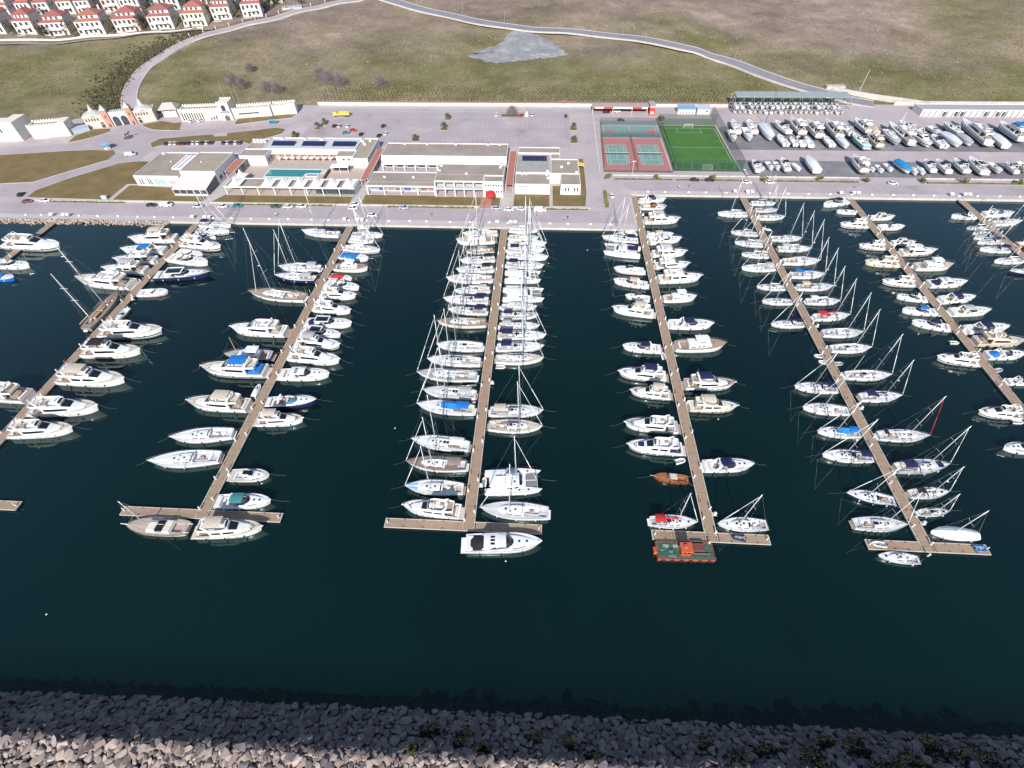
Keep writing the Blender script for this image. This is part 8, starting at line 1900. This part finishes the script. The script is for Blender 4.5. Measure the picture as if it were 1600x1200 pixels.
bl = ['bare purple-brown tree, largest clump on the hill','bare purple-brown tree in the middle of the hill clump','bare purple-brown tree on the car park side of the clump','single bare purple-brown tree alone on the slope','bare brown shrub above the crenellated wall, by the field edge','bare brown shrub standing highest above the crenellated wall','bare brown shrub near the wall end bastion','smaller bare shrub next to the wall end bastion','bare low shrub among those above the tower','bare leafless tree on its own bed at the back of the car park']
for i,(x,y) in enumerate(BARE): bare_tree(x, y, T(x,y), [12,11.5,11,11.5,10,7.5,9.5,9.5,9,7.5][i], 300+i, bl[i])
def palm(x, y, h, seed, lab):
    r = random.Random(seed); t = thing('palm_tree', lab, 'palm', (x,y,.1), r.uniform(0,6), 'palms in the car park')
    MB().tube((0,0,-.1),(.1,0,h),.30,.22,8).build('trunk', BARK, t); cr = MB(); n = 34
    for k in range(n):
        a = 2*math.pi*k/n*2.4+r.uniform(-.2,.2); el = r.uniform(-.15,1.25); l = r.uniform(1.9,2.8); p = Vector((.1,0,h)); d = Vector((math.cos(a)*math.cos(el),math.sin(a)*math.cos(el),math.sin(el))); sd_ = Vector((-math.sin(a),math.cos(a),0)); secs = []
        for q in range(6):
            f = q/5; c = p+d*l*f+Vector((0,0,-1.5*f*f*l*.35)); w_ = .34*math.sin(math.pi*min(1,.12+f*.9)); secs.append([c-sd_*w_-Vector((0,0,.12*w_)),c+Vector((0,0,.06)),c+sd_*w_-Vector((0,0,.12*w_))])
        cr.loft(secs)
    cr.build('crown', LEAF[4], t)
pl_ = ['bushy palm at the gate end of the car park','palm behind the pool building wall','palm on a small bed behind the shopping block','palm in the middle of the car park on a grass bed','smaller palm by the back wall side of the car park','palm on a round bed beside the service road, further from the shops','palm on a round bed beside the service road, nearer the office','small palm beside the yellow truck']
for i,(x,y) in enumerate(PALMS):
    palm(x,y,[2.2,1.6,1.8,2.4,1.8,2.0,2.0,1.8][i],500+i,pl_[i])
    bd = sheet('palm_bed', [(x+2.2*math.cos(a*math.pi/8),y-.6+2.0*math.sin(a*math.pi/8)) for a in range(16)], LAWN, .05); struct('kerb', MB().ring([(x+2.45*math.cos(a*math.pi/8),y-.6+2.25*math.sin(a*math.pi/8)) for a in range(16)],[(x+2.2*math.cos(a*math.pi/8),y-.6+2.0*math.sin(a*math.pi/8)) for a in range(16)],0,.1), CURB, bd)
sheet('tree_bed', [(-25,314.5),(-12.5,314.5),(-12.5,318.6),(-25,318.6)], LAWN, .05)
# planted rows, scrub and tufts: uncountable cover
def tuft(mb, r, x, y, z, s, h, n):
    for _ in range(n):
        a = r.uniform(0,6.3); w_ = s*r.uniform(.3,.7); px, py = x+r.gauss(0,s*.4), y+r.gauss(0,s*.4)
        mb.add([(px-w_*math.cos(a),py-w_*math.sin(a),z-.05),(px+w_*math.cos(a),py+w_*math.sin(a),z-.05),(px+r.gauss(0,s*.4),py+r.gauss(0,s*.4),z+h*r.uniform(.6,1.2))],[(0,1,2)])
r = random.Random(21); mb = MB()
for j in range(8):
    y = 336+j*2.6
    for i in range(118):
        x = -142+i*2.25+(j%2)*1.1+r.uniform(-.3,.3)
        if r.random() < .1 or (j > 4 and r.random() < .25) or (x > 118): continue
        tuft(mb, r, x, y+r.uniform(-.3,.3), T(x,y), .42, .8, 7)
tag(mb.build('planted_shrub_rows', mat('shrub_dark',(.055,.05,.028),.95,0,.3,1,island=.4)), 'rows of small dark planted shrubs on the bank above the car park', 'shrubs', kind='stuff')
mb = MB()
for _ in range(2600):
    f = r.random(); i = min(len(pg)-2, int(f*26)); p = pg[i]; d = (pg[i+1]-pg[max(0,i-1)]).normalized(); o_ = 6.0+abs(r.gauss(0,9)); q_ = p+Vector((-d.y,d.x))*o_+Vector((r.gauss(0,2),r.gauss(0,2)))
    if q_.y < hill_y0(q_.x)+2: continue
    tuft(mb, r, q_.x, q_.y, T(*q_), r.uniform(.4,1.1), r.uniform(.6,1.6), 7)
tag(mb.build('roadside_scrub', mat('scrub_leaf',(.115,.105,.058),.95,0,.4,.6,island=.45)), 'dark scrub covering the bank beside the gate road', 'scrub', kind='stuff')
mb = MB(); mb2 = MB(); on_road = lambda x,y: any((x-p.x)**2+(y-p.y)**2 < 90 for p in pg[::2]) or any((x-p.x)**2+(y-p.y)**2 < 120 for p in ph[::2])
for _ in range(24000):
    x, y = r.uniform(-480,420), 336+abs(r.gauss(0,110))
    if y < hill_y0(x)+2.5 or on_road(x,y): continue
    v = math.sin(x*.031+2)*math.cos(y*.043)+math.sin(x*.013-y*.021)
    if v < -.2 and r.random() < .7: continue
    tuft(mb if r.random() < .55 else mb2, r, x, y, T(x,y), r.uniform(.25,.85), r.uniform(.15,.6), 3)
tag(mb.build('grass_tufts', mat('tuft_olive',(.16,.155,.062),.95,0,.3,.5,island=.35)), 'olive grass tufts scattered over the hillside', 'grass', kind='stuff')
tag(mb2.build('dry_grass_tufts', mat('tuft_dry',(.235,.185,.125),.95,0,.3,.5,island=.35)), 'dry straw-coloured tufts scattered over the hillside', 'grass', kind='stuff')
mb = MB()
for _ in range(190):
    cx,cy,sp = r.choice([(-30,432,16),(8,428,18),(110,425,30),(150,440,45),(250,400,50),(60,470,60),(-300,400,50),(-120,420,60),(200,470,60)])
    x,y = r.gauss(cx,sp), r.gauss(cy,sp*.5)
    if y < hill_y0(x)+4 or on_road(x,y): continue
    me = SMW[r.randrange(8)]; mm = Matrix.Translation((x,y,T(x,y)+.05)) @ Matrix.Rotation(r.uniform(0,6),4,'Z') @ Matrix.Scale(r.uniform(.3,1.0),4); n = len(mb.v); mb.v += [tuple(mm @ v.co) for v in me.vertices]; mb.f += [tuple(i+n for i in p.vertices) for p in me.polygons]
tag(mb.build('field_stones', STONEW), 'pale stones and rubble scattered over the hillside', 'stones', kind='stuff')
# dark shrubs growing on the breakwater
for i,(x,w_) in enumerate(((-17,3.0),(-11,2.4),(-7,1.9),(-20,1.2),(3,2.4),(8.5,2.2),(12,1.6),(33,2.4),(44,3.2),(51,3.4),(60,3.6),(69,3.2),(77,3.6),(55,2.6),(64,2.8),(73,3.0),(83,3.4),(38,2.0))):
    y = [10.8,9.6,8.6,7.7,10.4,9.8,8.4,10.6,10.2,9.0,10.8,9.4,10.6,11.6,8.4,11.8,10.2,8.8][i]; t = thing('breakwater_shrub','dark shrub among breakwater stones, %s from the sunlit crest end' % oned(i+1),'shrub',(x,y+bwy(x),bw_z(y)-.2),0,'shrubs on the breakwater'); rq = random.Random(i+900)
    leaf_cloud(rq,1500,w_*.66,w_*.55,.55,.5,.19,10).build('foliage', mat('breakwater_shrub_leaf',(.013,.017,.009),.95,0,.3,1,island=.4) if i != 3 else LEAF[1], t); MB().tube((0,0,-.4),(.05,0,.5),.08,.04,5).build('stem', BARK, t)
# ================================================================ PEOPLE (tiny figures on the quay)
def person(x, y, rz, shirt, trousers, lab):
    t = thing('person', lab, 'person', (x,y,.016), R(rz)); me = bpy.data.meshes.new('body'); J = dict(pel=(0,0,.93),ch=(.02,0,1.35),nk=(.02,0,1.5),hd=(.04,0,1.68),top=(.03,0,1.78),ls=(.0,.19,1.42),le=(-.06,.25,1.14),lw=(.08,.24,.92),rs=(.0,-.19,1.42),re=(.02,-.26,1.14),rw=(.16,-.24,.95),lh=(0,.09,.9),lk=(.12,.1,.5),la=(.05,.1,.08),lf=(.22,.11,.04),rh=(0,-.09,.9),rk=(.0,-.1,.5),ra=(-.2,-.1,.1),rf=(-.04,-.11,.04))
    ks = list(J); E_ = [('pel','ch'),('ch','nk'),('nk','hd'),('hd','top'),('ch','ls'),('ls','le'),('le','lw'),('ch','rs'),('rs','re'),('re','rw'),('pel','lh'),('lh','lk'),('lk','la'),('la','lf'),('pel','rh'),('rh','rk'),('rk','ra'),('ra','rf')]
    me.from_pydata([J[k] for k in ks],[(ks.index(a),ks.index(b)) for a,b in E_],[]); o = obj('body', me, t)
    sk = o.modifiers.new('skin','SKIN'); rad = dict(pel=.15,ch=.17,nk=.06,hd=.1,top=.07,ls=.07,le=.05,lw=.04,rs=.07,re=.05,rw=.04,lh=.1,lk=.07,la=.05,lf=.04,rh=.1,rk=.07,ra=.05,rf=.04)
    for i,k in enumerate(ks): me.skin_vertices[0].data[i].radius = (rad[k],rad[k]*(.8 if k in('ch','pel') else 1)); me.skin_vertices[0].data[i].use_root = (k == 'pel')
    o.modifiers.new('sub','SUBSURF').levels = 1; o.modifiers['sub'].render_levels = 1
    m = bpy.data.materials.new('clothing_'+shirt+trousers); m.use_nodes = True; tt_ = m.node_tree; b = tt_.nodes['Principled BSDF']; b.inputs['Roughness'].default_value = .9
    tcn = tt_.nodes.new('ShaderNodeTexCoord'); sp = tt_.nodes.new('ShaderNodeSeparateXYZ'); cr = tt_.nodes.new('ShaderNodeValToRGB'); cr.color_ramp.interpolation = 'CONSTANT'
    dv = tt_.nodes.new('ShaderNodeMath'); dv.operation = 'DIVIDE'; dv.inputs[1].default_value = 1.85; tt_.links.new(tcn.outputs['Object'],sp.inputs[0]); tt_.links.new(sp.outputs[2],dv.inputs[0]); tt_.links.new(dv.outputs[0],cr.inputs[0])
    e = cr.color_ramp.elements; e[0].color = (.03,.03,.03,1); e[0].position = 0; e[1].position = .05; e[1].color = (*C3[trousers],1)
    for p_,c_ in ((.53,C3[shirt]),(.835,(.50,.32,.23)),(.945,(.05,.035,.03))): q_ = e.new(p_); q_.color = (*c_,1)
    tt_.links.new(cr.outputs[0],b.inputs['Base Color']); me.materials.append(m)
for i,((x,y),(s_,t_)) in enumerate(zip(PEOPLE,(('white','dark'),('dark','dark'),('dark','navy'),('navy','grey'),('dark','grey'),('white','dark'),('white','navy'),('grey','dark')))):
    person(x,y,i*75,s_,t_,'person in %s top and %s trousers on the %s' % (cn(s_),cn(t_),['quay below the office lawn','quay beside a walker in white','quay road by the red-dome pier root','quay below the shopping block','quay before the football pitch','quay before the tennis court end','quay below the tented arcade','quay before the boatyard entrance'][i]))
# ---------------------------------------------------------------- put each origin-built thing's Empty at its own base
def recentre():
    for o in list(COL.objects):
        if o.type == 'EMPTY' and o.parent is None and o.location.length < 1e-6:
            ch = [c for c in o.children if c.data]
            if not ch: continue
            xs_ = []; 
            for c in ch:
                for v in c.bound_box: xs_.append(c.matrix_basis @ Vector(v))
            c0 = Vector(((min(v.x for v in xs_)+max(v.x for v in xs_))/2,(min(v.y for v in xs_)+max(v.y for v in xs_))/2,max(0,min(v.z for v in xs_))))
            o.location = c0
            for c in o.children: c.location = c.location-c0
recentre()
